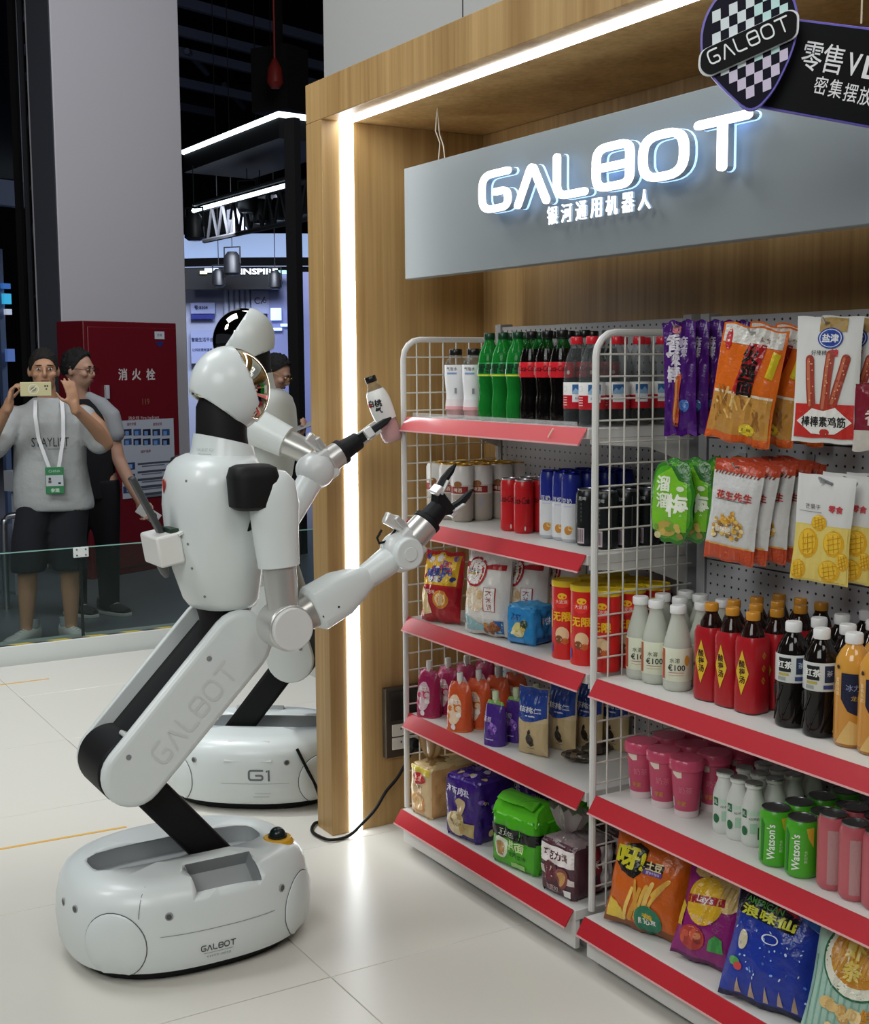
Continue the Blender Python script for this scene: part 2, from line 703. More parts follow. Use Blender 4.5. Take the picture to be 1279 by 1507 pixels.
for k in range(59):
    for j in range(4):
        tp.c[k * 4 + j] = hx('#d3bd4a' if k % 2 else '#55544e')
tag(tp.build('hazard_tape', 'satin'), 'yellow striped tape along the top of the white curb', 'tape')
# yellow floor lines
for (pa, pb, wd, lab) in (((0, 1250), (186, 1217), .012, 'thin yellow floor line running behind the front robot base'), ((0, 1008), (72, 999), .012, 'faint yellow floor line near the glass fence')):
    A, B = on(*pa, 'Z', 0), on(*pb, 'Z', 0)
    A = A - (B - A) * 1.0
    d = (B - A).normalized()
    s_ = Vector((-d.y, d.x, 0)) * wd / 2
    up = Vector((0, 0, .0012))
    o = MB('#dfae52').loft([[A - s_, A + s_, A + s_ + up, A - s_ + up], [B - s_, B + s_, B + s_ + up, B - s_ + up]]).build('floor_line', 'satin')
    tag(o, lab, 'floor tape')

# ------------------------------------------------------------------ gondola shelving
def peg_mat():
    m = bpy.data.materials.new('peg_board_steel')
    m.use_nodes = True
    nt = m.node_tree
    b = nt.nodes['Principled BSDF']
    tc = nt.nodes.new('ShaderNodeTexCoord')
    sp = nt.nodes.new('ShaderNodeSeparateXYZ')
    nt.links.new(tc.outputs['Object'], sp.inputs[0])
    def md(op, a, bb):
        n = nt.nodes.new('ShaderNodeMath')
        n.operation = op
        for i, q in enumerate((a, bb)):
            if isinstance(q, (int, float)):
                n.inputs[i].default_value = q
            elif q is not None:
                nt.links.new(q, n.inputs[i])
        return n.outputs[0]
    P = .0235
    def cell(o):
        q = md('SUBTRACT', md('FRACT', md('DIVIDE', o, P), 0), .5)
        return md('MULTIPLY', md('MULTIPLY', q, P), md('MULTIPLY', q, P))
    d2 = md('ADD', cell(sp.outputs['X']), cell(sp.outputs['Z']))
    hole = md('LESS_THAN', d2, .0030 ** 2)
    mx = nt.nodes.new('ShaderNodeMix')
    mx.data_type = 'RGBA'
    mx.inputs['A'].default_value = (*hx('#b3b4b8'), 1)
    mx.inputs['B'].default_value = (*hx('#1b1b1e'), 1)
    nt.links.new(hole, mx.inputs['Factor'])
    nt.links.new(mx.outputs['Result'], b.inputs['Base Color'])
    b.inputs['Roughness'].default_value = .4
    MATS['peg'] = m


peg_mat()
mat('steel_white', col='#d6d5d1', rough=.38)
mat('steel_grey', col='#a6a7aa', rough=.4)
mat('price_red', col='#b4242f', rough=.3, bump=(30, .1))
mat('price_red_clear', col='#d9686c', rough=.18, coat=.5)
mat('lip', col='#e6ecea', rough=.06, clear=.72)
YB = 2.14
PZ = 1.53

def unit(x0, x1, shelves, first, label):
    t = thing('shelf_unit', label, 'shelf unit', ((x0 + x1) / 2, 1.97, 0))
    cx = t.location.x
    w = x1 - x0
    L = lambda x, y, z: (x - cx, y - 1.97, z)
    def bx(name, xa, ya, za, xb, yb, zb, m, par=t, bevel=.0015):
        return MB().box(L((xa + xb) / 2, (ya + yb) / 2, (za + zb) / 2), (xb - xa, yb - ya, zb - za)).build(name, m, par, bevel=bevel)
    # plinth and deck
    bx('plinth', x0 + .004, 1.806, .022, x1 - .004, 1.820, .095, 'steel_white')
    bx('foot_rail', x0 + .02, 1.86, .0, x1 - .02, 1.90, .095, 'steel_grey')
    deck = bx('base_deck', x0, 1.802, .095, x1, YB, .12, 'steel_white')
    # uprights
    for x in (x0 + .012, x1 - .012):
        bx('upright', x - .014, YB - .004, .0, x + .014, YB + .04, PZ + .005, 'steel_grey')
    zs = [.12, .39, .67, .953, 1.244, PZ]
    for a, b in zip(zs[:-1], zs[1:]):
        # object origin on the panel so that the hole pattern follows it
        o = MB().box((0, 0, (b - a - .003) / 2), (w - .06, .012, b - a - .003)).build('peg_panel', 'peg', t, L(cx, YB + .006, a), bevel=.001)
    def strip(par, y, z, m, clear):
        # slanted ticket strip: top edge on the shelf lip, bottom edge further out
        v = []
        for x in (x0 + .004, x1 - .004):
            v.append([L(x, y, z), L(x, y - .004, z + .001), L(x, y - .028, z - .036), L(x, y - .024, z - .038)])
        MB().loft(v).build('ticket_strip', m, par, bevel=.0006, seg=1)
        e = MB().loft([[L(x, y - .0255, z - .0365), L(x, y - .0295, z - .0355), L(x, y - .030, z - .0395), L(x, y - .026, z - .0405)] for x in (x0 + .004, x1 - .004)])
        e.build('strip_edge', mat('strip_edge', col='#dfa9a8', rough=.25), par)
    strip(t, 1.802, .121, 'price_red', 0)
    for i, z in enumerate(shelves):
        s = MB().box(L(cx, (1.833 + YB) / 2, z - .012), (w - .006, YB - 1.833, .024)).build('shelf', 'steel_white', t, bevel=.002)
        top = first and i == 0
        strip(s, 1.833, z + .001, 'price_red_clear' if top else 'price_red', top)
        if top:
            v = [[L(x, 1.838, z), L(x, 1.834, z), L(x, 1.834, z + .014), L(x, 1.838, z + .014)] for x in (x0 + .03, x1 - .05)]
            MB().loft(v).build('clear_lip', 'lip', s)
            # fold in the clear strip
            MB('#f0c9b8').box(L(x1 - .115, 1.8085, z - .014), (.004, .003, .03), R=Matrix.Rotation(.75, 3, 'Y')).build('strip_crease', 'gloss', s)
        for x in (x0 + .006, x1 - .006):
            b = MB().prism([(1.842 - 1.97, z - .006), (YB - 1.97, z - .006), (YB - 1.97, z - .095), (YB - .12 - 1.97, z - .05), (1.842 - 1.97, z - .036)], -.0015, .0015, (x - cx, 0, 0), (0, 1, 0), (0, 0, 1)).build('bracket', 'steel_white', s)
    # top rail
    return t


SH1 = [1.27, .975, .692, .405]
SH2 = [.69, .41]
X0, X1, X2, X3 = -3.215, -2.372, -2.335, -1.47
U1 = unit(X0, X1, SH1, True, 'white steel gondola shelf unit beside the oak side panel, with four red-edged shelves')
U2 = unit(X2, X3, SH2, False, 'white steel gondola unit at the right with peg board above two red-edged shelves')


def wire_screen(x, yf, label):
    """white wire side screen: bent round frame and a mesh of wires"""
    t = thing('wire_screen', label, 'wire screen', (x, yf, .12))
    h = 1.49 - .12
    d = YB - .005 - yf
    r = .055
    path = [(0, 0, 0), (0, 0, h - r)] + [(0, r - r * math.cos(a), h - r + r * math.sin(a)) for a in (PI / 8, PI / 4, 3 * PI / 8, PI / 2)] + [(0, d, h)]
    MB().tube(path, .0085, 10).build('frame_tube', 'steel_white', t)
    mat('wire', col='#d2cfc6', rough=.4)
    n = 7
    for k in range(1, n):
        y = d * k / n
        MB().tube([(0, y, .0), (0, y, h)], .0022, 6).build('wire', 'wire', t)
    m = 27
    for k in range(m):
        z = h - .05 - k * .0505
        MB().tube([(0, 0, z), (0, d, z)], .0022, 6).build('wire', 'wire', t)
    return t


wire_screen(X0 - .006, 1.825, 'white wire screen at the left end of the shelves against the oak panel')
wire_screen(-2.354, 1.838, 'white wire screen standing between the two shelf units')

# ------------------------------------------------------------------ hanging lit sign
SY = 1.86
pTL, pBL = on(591.7, 249, 'Y', SY), on(599, 411, 'Y', SY)
sx0 = (pTL.x + pBL.x) / 2
sx1 = XR - .02
sz0, sz1 = pBL.z, pTL.z
sg = thing('hanging_sign', 'long grey hanging sign with glowing white wordmark above the shelves', 'sign', (sx0, SY, sz0))
MB('#a7acae').box(((sx1 - sx0) / 2, .02, (sz1 - sz0) / 2), (sx1 - sx0, .04, sz1 - sz0)).build('sign_panel', mat('sign_face', col='#858c8e', rough=.42), sg, bevel=.002)
mat('letter_face', col='#ffffff', emit=('#ffffff', 1.5))
mat('letter_halo', col='#cfe6ff', emit=('#9cc8ff', 1.5))
mat('letter_side', col='#9eaebb', rough=.2, clear=.15)
lx0 = on(703, 285, 'Y', SY - .06).x
lx1 = on(1092, 205, 'Y', SY - .06).x
lz = on(703, 310, 'Y', SY - .06).z
lh = on(703, 259, 'Y', SY - .06).z - lz
LW = lx1 - lx0
k = LW / LOGO_W
def letter(parts, ox, sw, y0, y1, mm, name, par):
    mb = MB()
    for pts, clo, r in parts:
        for q in ribbon(rounded(pts, r, clo, 6), sw, clo):
            mb.prism([((p.x + ox) * k + lx0 - sx0, p.y * lh + lz - sz0) for p in q], -y0, -y1, (0, 0, 0), (1, 0, 0), (0, 0, 1))
    return mb.build(name, mm, par)
for ox, parts in logo_strokes():
    f = letter(parts, ox, .205, -.044, -.050, 'letter_face', 'letter', sg)
    letter(parts, ox, .195, -.027, -.0435, 'letter_side', 'letter_side', f)
    letter(parts, ox, .215, -.022, -.0265, 'letter_halo', 'letter_halo', f)
def sign_text(t, cx, cz, h, w, y, m, name, par, dep=.004, bold=.02):
    W, T = text_tris(t, bold)
    mb = MB()
    sx = w / W
    for tr in T:
        mb.prism([(x * sx + cx, y_ * h + cz) for x, y_ in tr], -y, -y + dep, (0, 0, 0), (1, 0, 0), (0, 0, 1))
    return mb.build(name, m, par, smooth=0)
qa, qb = on(802, 335, 'Y', SY - .03), on(960, 290, 'Y', SY - .03)
tz0, tz1 = on(802, 332, 'Y', SY - .03).z, on(802, 305, 'Y', SY - .03).z
hans = '银河通用机器人'
for i, ch in enumerate(hans):
    cxx = qa.x + (qb.x - qa.x) * (i + .5) / 7 - sx0
    f = sign_text(ch, cxx, (tz0 + tz1) / 2 - sz0, tz1 - tz0, (qb.x - qa.x) / 7 * .70, -.0265, mat('letter_face_small', col='#ffffff', emit=('#f2f8ff', 1.0)), 'letter', sg, .004, .0)
    sign_text(ch, cxx, (tz0 + tz1) / 2 - sz0, tz1 - tz0, (qb.x - qa.x) / 7 * .70, -.0205, mat('halo_dim', col='#9fb4c8', rough=.4), 'letter_back', f, .002, .0)
wires = MB('#d9cdb8')
for px in (646, 1269):
    q = on(px, 150 if px < 700 else 60, 'Y', SY + .02)
    wires = MB('#cfc4ae')
    xx = q.x - sx0
    z1_ = SOF - sz0
    zt = sz1 - sz0
    if px < 700:
        wires.tube([(xx, .015, z1_), (xx - .006, .012, z1_ - .06), (xx + .004, .02, zt + .05), (xx - .004, .02, zt)], .0018, 6)
        wires.tube([(xx, .015, z1_), (xx + .002, .02, z1_ - .07), (xx + .022, .02, zt + .04), (xx + .03, .02, zt)], .0018, 6)
        wires.build('hanging_wire', 'satin', sg)

# ------------------------------------------------------------------ black hanging board with checkered shield
D = 2.02
bo = thing('hanging_board', 'black hanging board with a checkered shield in front of the lit sign', 'sign', tuple(atd(1105, 165, D)))
nrm = Vector((-_fw.x, -_fw.y, 0)).normalized()
nrm = Matrix.Rotation(-.25, 3, 'Z') @ nrm
bx_ = Vector((0, 0, 1)).cross(nrm).normalized()
BM = Matrix((bx_, Vector((0, 0, 1)), nrm)).transposed()          # local: x right, y up, z towards viewer
bo.rotation_euler = BM.to_euler()
s = D / FPX
def bp(px, py):
    """pixel -> board plane metres"""
    n = nrm
    d = ray(px, py)
    o = bo.location
    t = (o - EYE).dot(n) / d.dot(n)
    q = EYE + d * t - o
    return (q.dot(bx_), q.z)
mat('board_black', col='#0a0b0d', rough=.45, spec=.12)
mat('board_gloss', rough=.45, spec=.12)
mat('board_violet', col='#6a5fc0', rough=.3)
bd = [bp(1110, 18), bp(1300, 42), bp(1300, 184), bp(1098, 147)]
big = [bp(1106, 14), bp(1304, 38), bp(1304, 188), bp(1094, 150)]
MB().prism([*big][::-1], -.030, -.022).build('board_edge', 'board_violet', bo, bevel=.0008)
MB().prism([*bd][::-1], -.024, -.0195).build('board_face', 'board_black', bo)
P = Print(planeS((0, 0, -.0195), (1, 0, 0), (0, 1, 0)), lim=.2)
ang = math.atan2(bp(1279, 38)[1] - bp(1180, 25)[1], bp(1279, 38)[0] - bp(1180, 25)[0]) - .03
for ch, px, py, hpx in (('零', 1196, 79, 41), ('售', 1227, 83, 41), ('V', 1258, 91, 32), ('L', 1283, 96, 32), ('密', 1209, 122, 26), ('集', 1231, 127, 26), ('摆', 1253, 133, 26), ('放', 1275, 138, 26)):
    x, y = bp(px, py)
    P.text(ch, x, y, hpx * s, '#e4e4e6', 2, .008 if hpx != 32 else .02, rot=ang, w=hpx * s * (.72 if ch not in 'VL' else .6))
P.build('lettering', 'print', bo)
sh = [(1062, -12), (1150, -30), (1170, 0), (1176, 30), (1172, 62), (1158, 100), (1138, 138), (1118, 160), (1104, 166), (1092, 160), (1066, 136), (1044, 112), (1032, 88), (1031, 50), (1040, 20)]
shp = rounded([bp(*q) for q in sh], .02, True, 3)
cxs, cys = bp(1104, 70)
MB().prism(shp[::-1] if False else shp, .0, .012).build('shield_edge', 'board_violet', bo)
inn = [Vector((cxs + (q.x - cxs) * .955, cys + (q.y - cys) * .96)) for q in shp]
MB('#100e20').prism(inn, .0121, .0135).build('shield_face', 'board_gloss', bo)
P = Print(planeS((0, 0, .0137), (1, 0, 0), (0, 1, 0)), lim=.2)
def inside(q, pol):
    c = False
    for i in range(len(pol)):
        a, b = pol[i], pol[i - 1]
        if (a.y > q[1]) != (b.y > q[1]) and q[0] < (b.x - a.x) * (q[1] - a.y) / (b.y - a.y) + a.x:
            c = not c
    return c
small = [Vector((cxs + (q.x - cxs) * .9, cys + (q.y - cys) * .92)) for q in shp]
# checks: columns nearly upright, rows rising to the right with the band
cw = 12.3
for i in range(-7, 8):
    for j in range(-9, 10):
        if (i + j) % 2:
            continue
        cpx, cpy = 1104 + i * cw, 70 + j * 16.5 - i * 5.2 + 2
        q = [(cpx - cw / 2, cpy - 8.3 + 2.6), (cpx + cw / 2, cpy - 8.3 - 2.6), (cpx + cw / 2 + .4, cpy + 8.3 - 2.6), (cpx - cw / 2 + .4, cpy + 8.3 + 2.6)]
        q = [bp(*e) for e in q]
        if sum(inside(e, small) for e in q) >= 3:
            P.poly(q[::-1], '#bfe3e2' if i > 0 and j < 2 else ('#cfc4dc' if j > 1 else '#d8e2e6'), 1)
P.build('check_pattern', 'print', bo)
ban = rounded([bp(*q) for q in ((1030, 80), (1164, 18), (1176, 24), (1175, 58), (1042, 118), (1028, 108))], .012, True, 4)
MB('#dfe2e4').prism(ban[::-1], .0135, .0205).build('band_edge', 'gloss', bo)
cb = sum((q for q in ban), Vector((0, 0))) / len(ban)
MB('#0c0c0f').prism([cb + (q - cb) * Vector((1, 1)).x * .955 for q in ban][::-1], .0206, .0225).build('band', 'board_gloss', bo)
P = Print(planeS((0, 0, .0227), (1, 0, 0), (0, 1, 0)), lim=.2)
p0, p1 = bp(1044, 91), bp(1160, 38)
P.logo((p0[0] + p1[0]) / 2, (p0[1] + p1[1]) / 2, 19 * s, math.dist(p0, p1), '#e9ecee', 1, .14, math.atan2(p1[1] - p0[1], p1[0] - p0[0]) )
P.build('band_lettering', 'print', bo)
MB('#c9bca2').tube([(*bp(1269, 30), -.02), (bp(1269, 30)[0], bp(1269, -160)[1], -.02)], .0015, 6).build('hanging_wire', 'satin', bo)

# ------------------------------------------------------------------ the two robots
SH = '#dce3e2'
BA, BB, BN = .252, .308, 2.45
BPROF = [(.02, .86), (.03, .955), (.05, .985), (.10, 1.0), (.15, .99), (.185, .965), (.208, .925), (.222, .865), (.231, .79)]

def base_scale(z):
    for (a, p), (b, q) in zip(BPROF[:-1], BPROF[1:]):
        if z <= b:
            t = (z - a) / (b - a)
            return p + (q - p) * t
    return BPROF[-1][1]

def base_pt(th, z, h=0):
    c, d = math.cos(th), math.sin(th)
    q = (abs(c) ** BN + abs(d) ** BN) ** (-1 / BN)
    k = base_scale(z)
    n = Vector((c, d, 0))
    return Vector((c * q * BA * k, d * q * BB * k, z)) + n * h

def arc_surface(th0):
    """print surface on the base's side: x = metres along the perimeter from th0, y = height"""
    def S(x, y, h):
        return base_pt(th0 + x / .30, y, h)
    return S

def capsule_outline(L, r0, r1, n=12):
    """stadium from (0,0) to (L,0)"""
    o = [(r0 * math.cos(a), r0 * math.sin(a)) for a in [PI / 2 + PI * k / n for k in range(n + 1)]]
    o += [(L + r1 * math.cos(a), r1 * math.sin(a)) for a in [-PI / 2 + PI * k / n for k in range(n + 1)]]
    return o

def se_ring(c, a, b, z, n=28, e=2.5):
    out = []
    for k in range(n):
        t = 2 * PI * k / n
        ct, st = math.cos(t), math.sin(t)
        q = (abs(ct) ** e + abs(st) ** e) ** (-1 / e)
        out.append((c[0] + a * ct * q, c[1] + b * st * q, z))
    return out

def oriented(d, up=(0, 0, 1)):
    """columns: x = along d, z = nearest to up"""
    x = Vector(d).normalized()
    z = Vector(up)
    z = (z - x * z.dot(x)).normalized()
    y = z.cross(x)
    return Matrix((x, y, z)).transposed()

def gripper_arm(t, side, sh, el, fore, wr, cuff, hand, open_w, camera, led, roll=0.0):
    """one arm: sleeve, upper arm, elbow, forearm, wrist, cuff and two-finger gripper"""
    sh, el, fore, wr, cuff, hand = map(Vector, (sh, el, fore, wr, cuff, hand))
    X = Vector((side, 0, 0))
    ua = (el - sh).normalized()
    # sleeve: lofted shell hanging from the shoulder
    R = oriented(ua, X)
    def ring(p, a, b, n=20):
        return [p + R.col[1] * (a * math.cos(2 * PI * k / n)) + R.col[2] * (b * math.sin(2 * PI * k / n)) for k in range(n)]
    L = (el - sh).length
    rings = [ring(sh - ua * .052 + X * .005, .012, .012), ring(sh - ua * .046 + X * .005, .036, .03), ring(sh - ua * .02 + X * .007, .056, .045), ring(sh + ua * .03 + X * .008, .061, .049), ring(sh + ua * L * .34, .055, .047), ring(sh + ua * L * .55, .050, .046), ring(sh + ua * L * .555, .047, .043)]
    MB(SH).loft(rings).build('sleeve', 'shell', t, smooth=50)
    MB('#c3c3bf').loft([ring(sh + ua * L * .5, .041, .040), ring(sh + ua * L * .72, .040, .038), ring(sh + ua * L * .92, .036, .034)]).build('upper_arm', mat('arm_silver', rough=.3, metal=.55), t, smooth=50)
    # elbow: short thick drum on the arm's side axis
    e = MB('#cfcfcc').cyl(el - X * .05, el + X * .036, .056, n=32).build('elbow_drum', 'arm_silver', t, bevel=.006, seg=3)
    MB('#dcdddb').cyl(el + X * .036, el + X * .050, .051, n=32).build('elbow_cap', 'shell', e, bevel=.004, seg=3)
    # forearm
    fd = (fore - el).normalized()
    R2 = oriented(fd, X)
    def ring2(p, a, b, n=20, ex=4):
        o = []
        for k in range(n):
            u = 2 * PI * (k + .5) / n
            c, d = math.cos(u), math.sin(u)
            q = (abs(c) ** ex + abs(d) ** ex) ** (-1 / ex)
            o.append(p + R2.col[1] * a * c * q + R2.col[2] * b * d * q)
        return o
    FL = (fore - el).length
    MB('#b9b7b1').loft([ring2(el + fd * .035, .040, .036, ex=2.2), ring2(el + fd * .075, .043, .038, ex=2.2)]).build('forearm_collar', 'arm_silver', t, smooth=50)
    fa = MB(SH).loft([ring2(el + fd * .074, .047, .042, ex=3), ring2(el + fd * .085, .056, .046, ex=4), ring2(el + fd * (FL * .66), .054, .044, ex=4), ring2(el + fd * (FL * .86), .040, .038, ex=3), ring2(el + fd * (FL + .0), .028, .028, ex=3)]).build('forearm', 'shell', t, smooth=40, bevel=.003)
    for q in (.34, .52):
        p = el + fd * FL * q + R2.col[2] * (.0435 if side > 0 else .043) - R2.col[1] * .012
        MB('#3a3b3d').cyl(p, p + R2.col[2] * .0015, .0032, n=10).build('screw', 'matte', fa)
    # wrist ball with side disc and fork
    wd = (wr - fore).normalized()
    MB(SH).tube([fore - fd * .03, fore + wd * .02, wr], [.03, .033, .038], 16).build('wrist_fork', 'shell', t, smooth=60)
    wb = MB('#d6dad9').ell(wr, (.052, .052, .052), 24, 16).build('wrist_ball', 'shell', t, smooth=60)
    MB(SH).cyl(wr + X * .028, wr + X * .053, .040, n=28).build('wrist_disc', 'shell', wb, bevel=.005, seg=3)
    MB(SH).cyl(wr + X * .053, wr + X * .056, .018, n=24).build('wrist_pin', 'shell', wb, bevel=.001)
    cd_ = (cuff - wr).normalized()
    R3 = oriented(cd_, X)
    # cuff ring, black hand body
    cf = MB('#c8c7c3').cyl(wr + cd_ * .040, cuff + cd_ * .012, .037, .035, n=28).build('cuff', 'arm_silver', t, bevel=.004)
    MB('#d9dbda').loft([[wr + cd_ * q + R3.col[1] * y + R3.col[2] * z for y, z in ((-.042, -.03), (.042, -.03), (.042, .03), (-.042, .03))] for q in (.018, .052)]).build('cuff_bracket', 'shell', cf, bevel=.006)
    if led:
        p = wr + cd_ * .05 + R3.col[2] * .030 - R3.col[1] * .018
        p = wr + cd_ * .045 + X * .036 + Vector((0, 0, -.012))
        MB('#1f2a24').cyl(p - X * .006, p, .0085, n=16).build('light_ring', 'gloss', cf)
        MB().cyl(p, p + X * .001, .0055, n=12).build('status_light', mat('green_led', col='#2fae6a', emit=('#2fc06f', .8)), cf)
    hd = (hand - cuff).normalized()
    MB('#101114').cyl(cuff + hd * .006, cuff + hd * .022, .037, n=28).cyl(cuff + hd * .022, hand - hd * .006, .029, .025, n=24).build('hand_body', 'rubber', t, bevel=.003)
    R4 = oriented(hd, (0, 0, 1))
    if roll:
        R4 = Matrix.Rotation(roll, 3, hd) @ R4
    S = R4.col[2]                                                   # fingers open along S
    W = R4.col[1]
    MB('#16171a').loft([[hand + hd * a + S * (b * w_) + W * c for w_, c in ((-1, -.013), (1, -.013), (1, .013), (-1, .013))] for a, b in ((-.012, .024), (.006, .042), (.022, .040))]).build('palm', 'rubber', t, bevel=.003)
    for s_ in (-1, 1):
        b0 = hand + hd * .012 + S * s_ * .034
        tip = hand + hd * .098 + S * s_ * open_w
        mid = b0.lerp(tip, .42) + S * s_ * .006
        f = MB('#17181b').tube([b0, mid, mid.lerp(tip, .55), tip], [.012, .011, .0095, .003], 6).build('finger', 'rubber', t, smooth=30)
        MB('#cfd0ce').box(b0.lerp(mid, .5) + W * (-.014) * 1, (.040, .005, .010), R=oriented(mid - b0, W)).box(b0.lerp(mid, .5) + W * .014, (.040, .005, .010), R=oriented(mid - b0, W)).build('finger_link', mat('link_silver', rough=.3, metal=.4), f, bevel=.0015)
        MB('#dcdcda').box(b0 + hd * .002 + S * s_ * .010, (.026, .030, .014), R=oriented(hd, S)).build('knuckle', 'link_silver', f, bevel=.003)
    if camera:
        # camera on a bracket above the cuff, with its cable
        up = (Vector((0, 0, 1)) - cd_ * cd_.z).normalized()
        back = Vector((0, -1, 0))
        p = wr + cd_ * .058 + up * .040
        cb = MB('#c9cac7').box(p + up * .012 - cd_ * .012, (.016, .052, .034), R=oriented(cd_, X)).build('camera_bracket', 'link_silver', t, bevel=.003)
        MB('#e2e2df').box(p + up * .026 - cd_ * .020, (.030, .062, .020), R=oriented(cd_ + up * .35, X)).build('camera_body', 'link_silver', cb, bevel=.005, seg=3)
        if camera > 1:
            q = p + up * .010 - cd_ * .03
            MB('#0c0c0c').tube([q, q - cd_ * .035 - up * .004, q - cd_ * .055 + up * .008, q - cd_ * .050 + up * .022, q - cd_ * .028 + up * .028], .0034, 8).build('camera_cable', 'rubber', cb)
            MB('#f2f2ee').tube([q - cd_ * .054 + up * .004, q - cd_ * .056 - up * .016], [.0028, .0022], 6).build('cable_tie', 'satin', cb)

def robot(label, loc, rz, front, K=(0, -.150, .468), Hp=(0, .125, .750), uo=(0, 0, 0)):
    t = thing('service_robot', label, 'robot', loc, rz)
    # ---- wheeled base
    prof = [[base_pt(2 * PI * k / 56, z) for k in range(56)] for z, _ in BPROF]
    top = [[Vector((p.x * q, p.y * q, .231 + dz)) for p in prof[-1]] for q, dz in ((.9, .003), (.5, .004))]
    base = MB(SH).loft(prof + top).build('wheel_base', 'shell', t, smooth=40)
    trough = MB('#7d8285').lathe([(1, .190), (1, .30)], 28, sq=4)
    trough.v = [(x * .072, y * .215 - .02, z) for x, y, z in trough.v]
    cut(base, trough)
    # recess on the right shoulder of the base
    rot = Matrix.Rotation(math.radians(33), 3, 'Y')
    ctr = Vector((.178, .030, .204))
    win = MB('#7d8285').box(ctr, (.088, .165, .10), R=rot)
    cut(base, win)
    liner = []
    for q, z in ((1.0, .232), (.985, .193)):
        ring = []
        for k in range(28):
            a = 2 * PI * (k + .5) / 28
            c, d = math.cos(a), math.sin(a)
            e = (abs(c) ** 4 + abs(d) ** 4) ** -.25
            ring.append((c * e * .0719 * q, d * e * .2149 * q - .02, z))
        liner.append(ring)
    MB('#a2a7a9').loft(liner, cap=(0, 1)).build('leg_well', 'satin', base)
    wl = MB('#a5a9aa')
    wl.v = []
    r_ = []
    for z in (.022, -.024):
        r_.append([ctr + rot @ Vector((x, y, z)) for x, y in ((-.0435, -.082), (.0435, -.082), (.0435, .082), (-.0435, .082))])
    wl.loft(r_, cap=(0, 1))
    wl.build('side_recess', 'satin', base, smooth=0)
    # rim round the recess
    rim = MB(SH)
    o_ = rounded([(-.047, -.080), (.047, -.080), (.047, .080), (-.047, .080)], .012, True, 3)
    def oncurve(p, h):
        # lay on the base shell
        v = ctr + rot @ Vector((p.x, p.y, 0))
        return v + rot @ Vector((0, 0, 1)) * h
    # skirt under the shell
    MB('#1b1c1e').loft([[base_pt(2 * PI * k / 40, .03, -.02) * 1 for k in range(40)], [Vector((base_pt(2 * PI * k / 40, .03, -.03).x, base_pt(2 * PI * k / 40, .03, -.03).y, .004)) for k in range(40)]]).build('under_skirt', 'rubber', t)
    def disc(th, zc, r, name, par, col=SH):
        S = arc_surface(th)
        m = MB(col)
        n = 28
        ra = []
        for q, h in ((1.0, -.004), (1.0, .0028), (.965, .0045), (.5, .0045), (.05, .0045)):
            ra.append([S(r * q * math.cos(2 * PI * k / n), min(max(zc + r * q * math.sin(2 * PI * k / n), .026), .228), h) for k in range(n)])
        m.loft(ra)
        ob = m.build(name, 'shell', par, smooth=40)
        P = Print(S, lim=.03, lift=.0006)
        P.ring(0, zc, r, .0022, '#5c5f61', 1, 32)
        P.v = [(v[0], v[1], v[2]) for v in P.v]
        P.build('seam', 'matte', ob)
        return ob
    for th in (-PI * .262, PI * .262, PI * .738, -PI * .738):
        disc(th, .098, .078, 'wheel_cover', base)
    # small round sensors
    for th, z in ((-.40, .165), (.55, .165), (-1.25, .165), (-1.52, .160), (PI - .55, .165), (PI + .45, .165)):
        S = arc_surface(th)
        n = S(0, z, 1) - S(0, z, 0)
        p = S(0, z, .0005)
        MB('#9a9c9c').cyl(p - n * .004, p + n * .0015, .0095, n=18).build('sensor_ring', 'satin', base)
        MB('#4c4e51').cyl(p + n * .0014, p + n * .0026, .0065, n=16).build('sensor', 'gloss', base)
    if front:
        P = Print(arc_surface(-.03), lim=.02, lift=.0008)
        P.logo(-.0, .075, .0125, .082, '#3f4245', 2, .2)
        P.rect(-.036, .0615, .036, .0625, '#77797b', 1)
        P.text('YHTY-0032', .0, .053, .005, '#808285', 2, 0, w=.06)
        P.rect(-.13, .1195, .145, .1208, '#8d9091', 1)
        P.build('base_lettering', 'print', base)
        P = Print(arc_surface(-.62), lim=.02, lift=.0005)
        P.rect(-.0008, .165, .0008, .226, '#6e7173', 1)
        P.build('panel_seam', 'print', base)
    else:
        P = Print(arc_surface(PI + .10), lim=.02, lift=.0008)
        # G1
        for q in ribbon(rounded([(.03, .142), (-.012, .142), (-.012, .112), (.03, .112), (.03, .126), (.010, .126)], .008), .006):
            P.poly(q, '#6d7074', 2)
        for q in ribbon([Vector((.043, .139)), Vector((.049, .143)), Vector((.049, .110))], .006):
            P.poly(q, '#6d7074', 2)
        P.rect(-.1, .0985, .11, .0995, '#8d9091', 1)
        P.rect(.005, .066, .055, .067, '#9a9c9d', 1)
        P.rect(.0, .055, .05, .056, '#9a9c9d', 1)
        P.build('base_lettering', 'print', base)
        fl_ = MB('#d0d3d3')
        S = arc_surface(PI + .02)
        fl_.loft([[S(x, y, h) for x, y in ((-.07, .168), (.085, .168), (.085, .226), (-.07, .226))] for h in (-.004, .004)])
        fl_.build('charge_flap', 'shell', base, bevel=.002)
    # emergency stop
    ep = Vector((.075, .222, .222))
    MB('#d8a326').cyl(ep, ep + Vector((0, 0, .014)), .042, .036, n=32).build('stop_collar', 'gloss', base, bevel=.003)
    es = MB('#10201f').ell(ep + Vector((0, 0, .020)), (.021, .021, .019), 20, 12).build('stop_button', 'gloss', base)
    MB('#0c1413').cyl(ep + Vector((0, 0, .012)), ep + Vector((0, 0, .020)), .024, n=24).build('stop_bezel', 'gloss', base)
    # ---- leg, knee, thigh
    K, Hp, An = Vector(K), Vector(Hp), Vector((0, .095, .175))
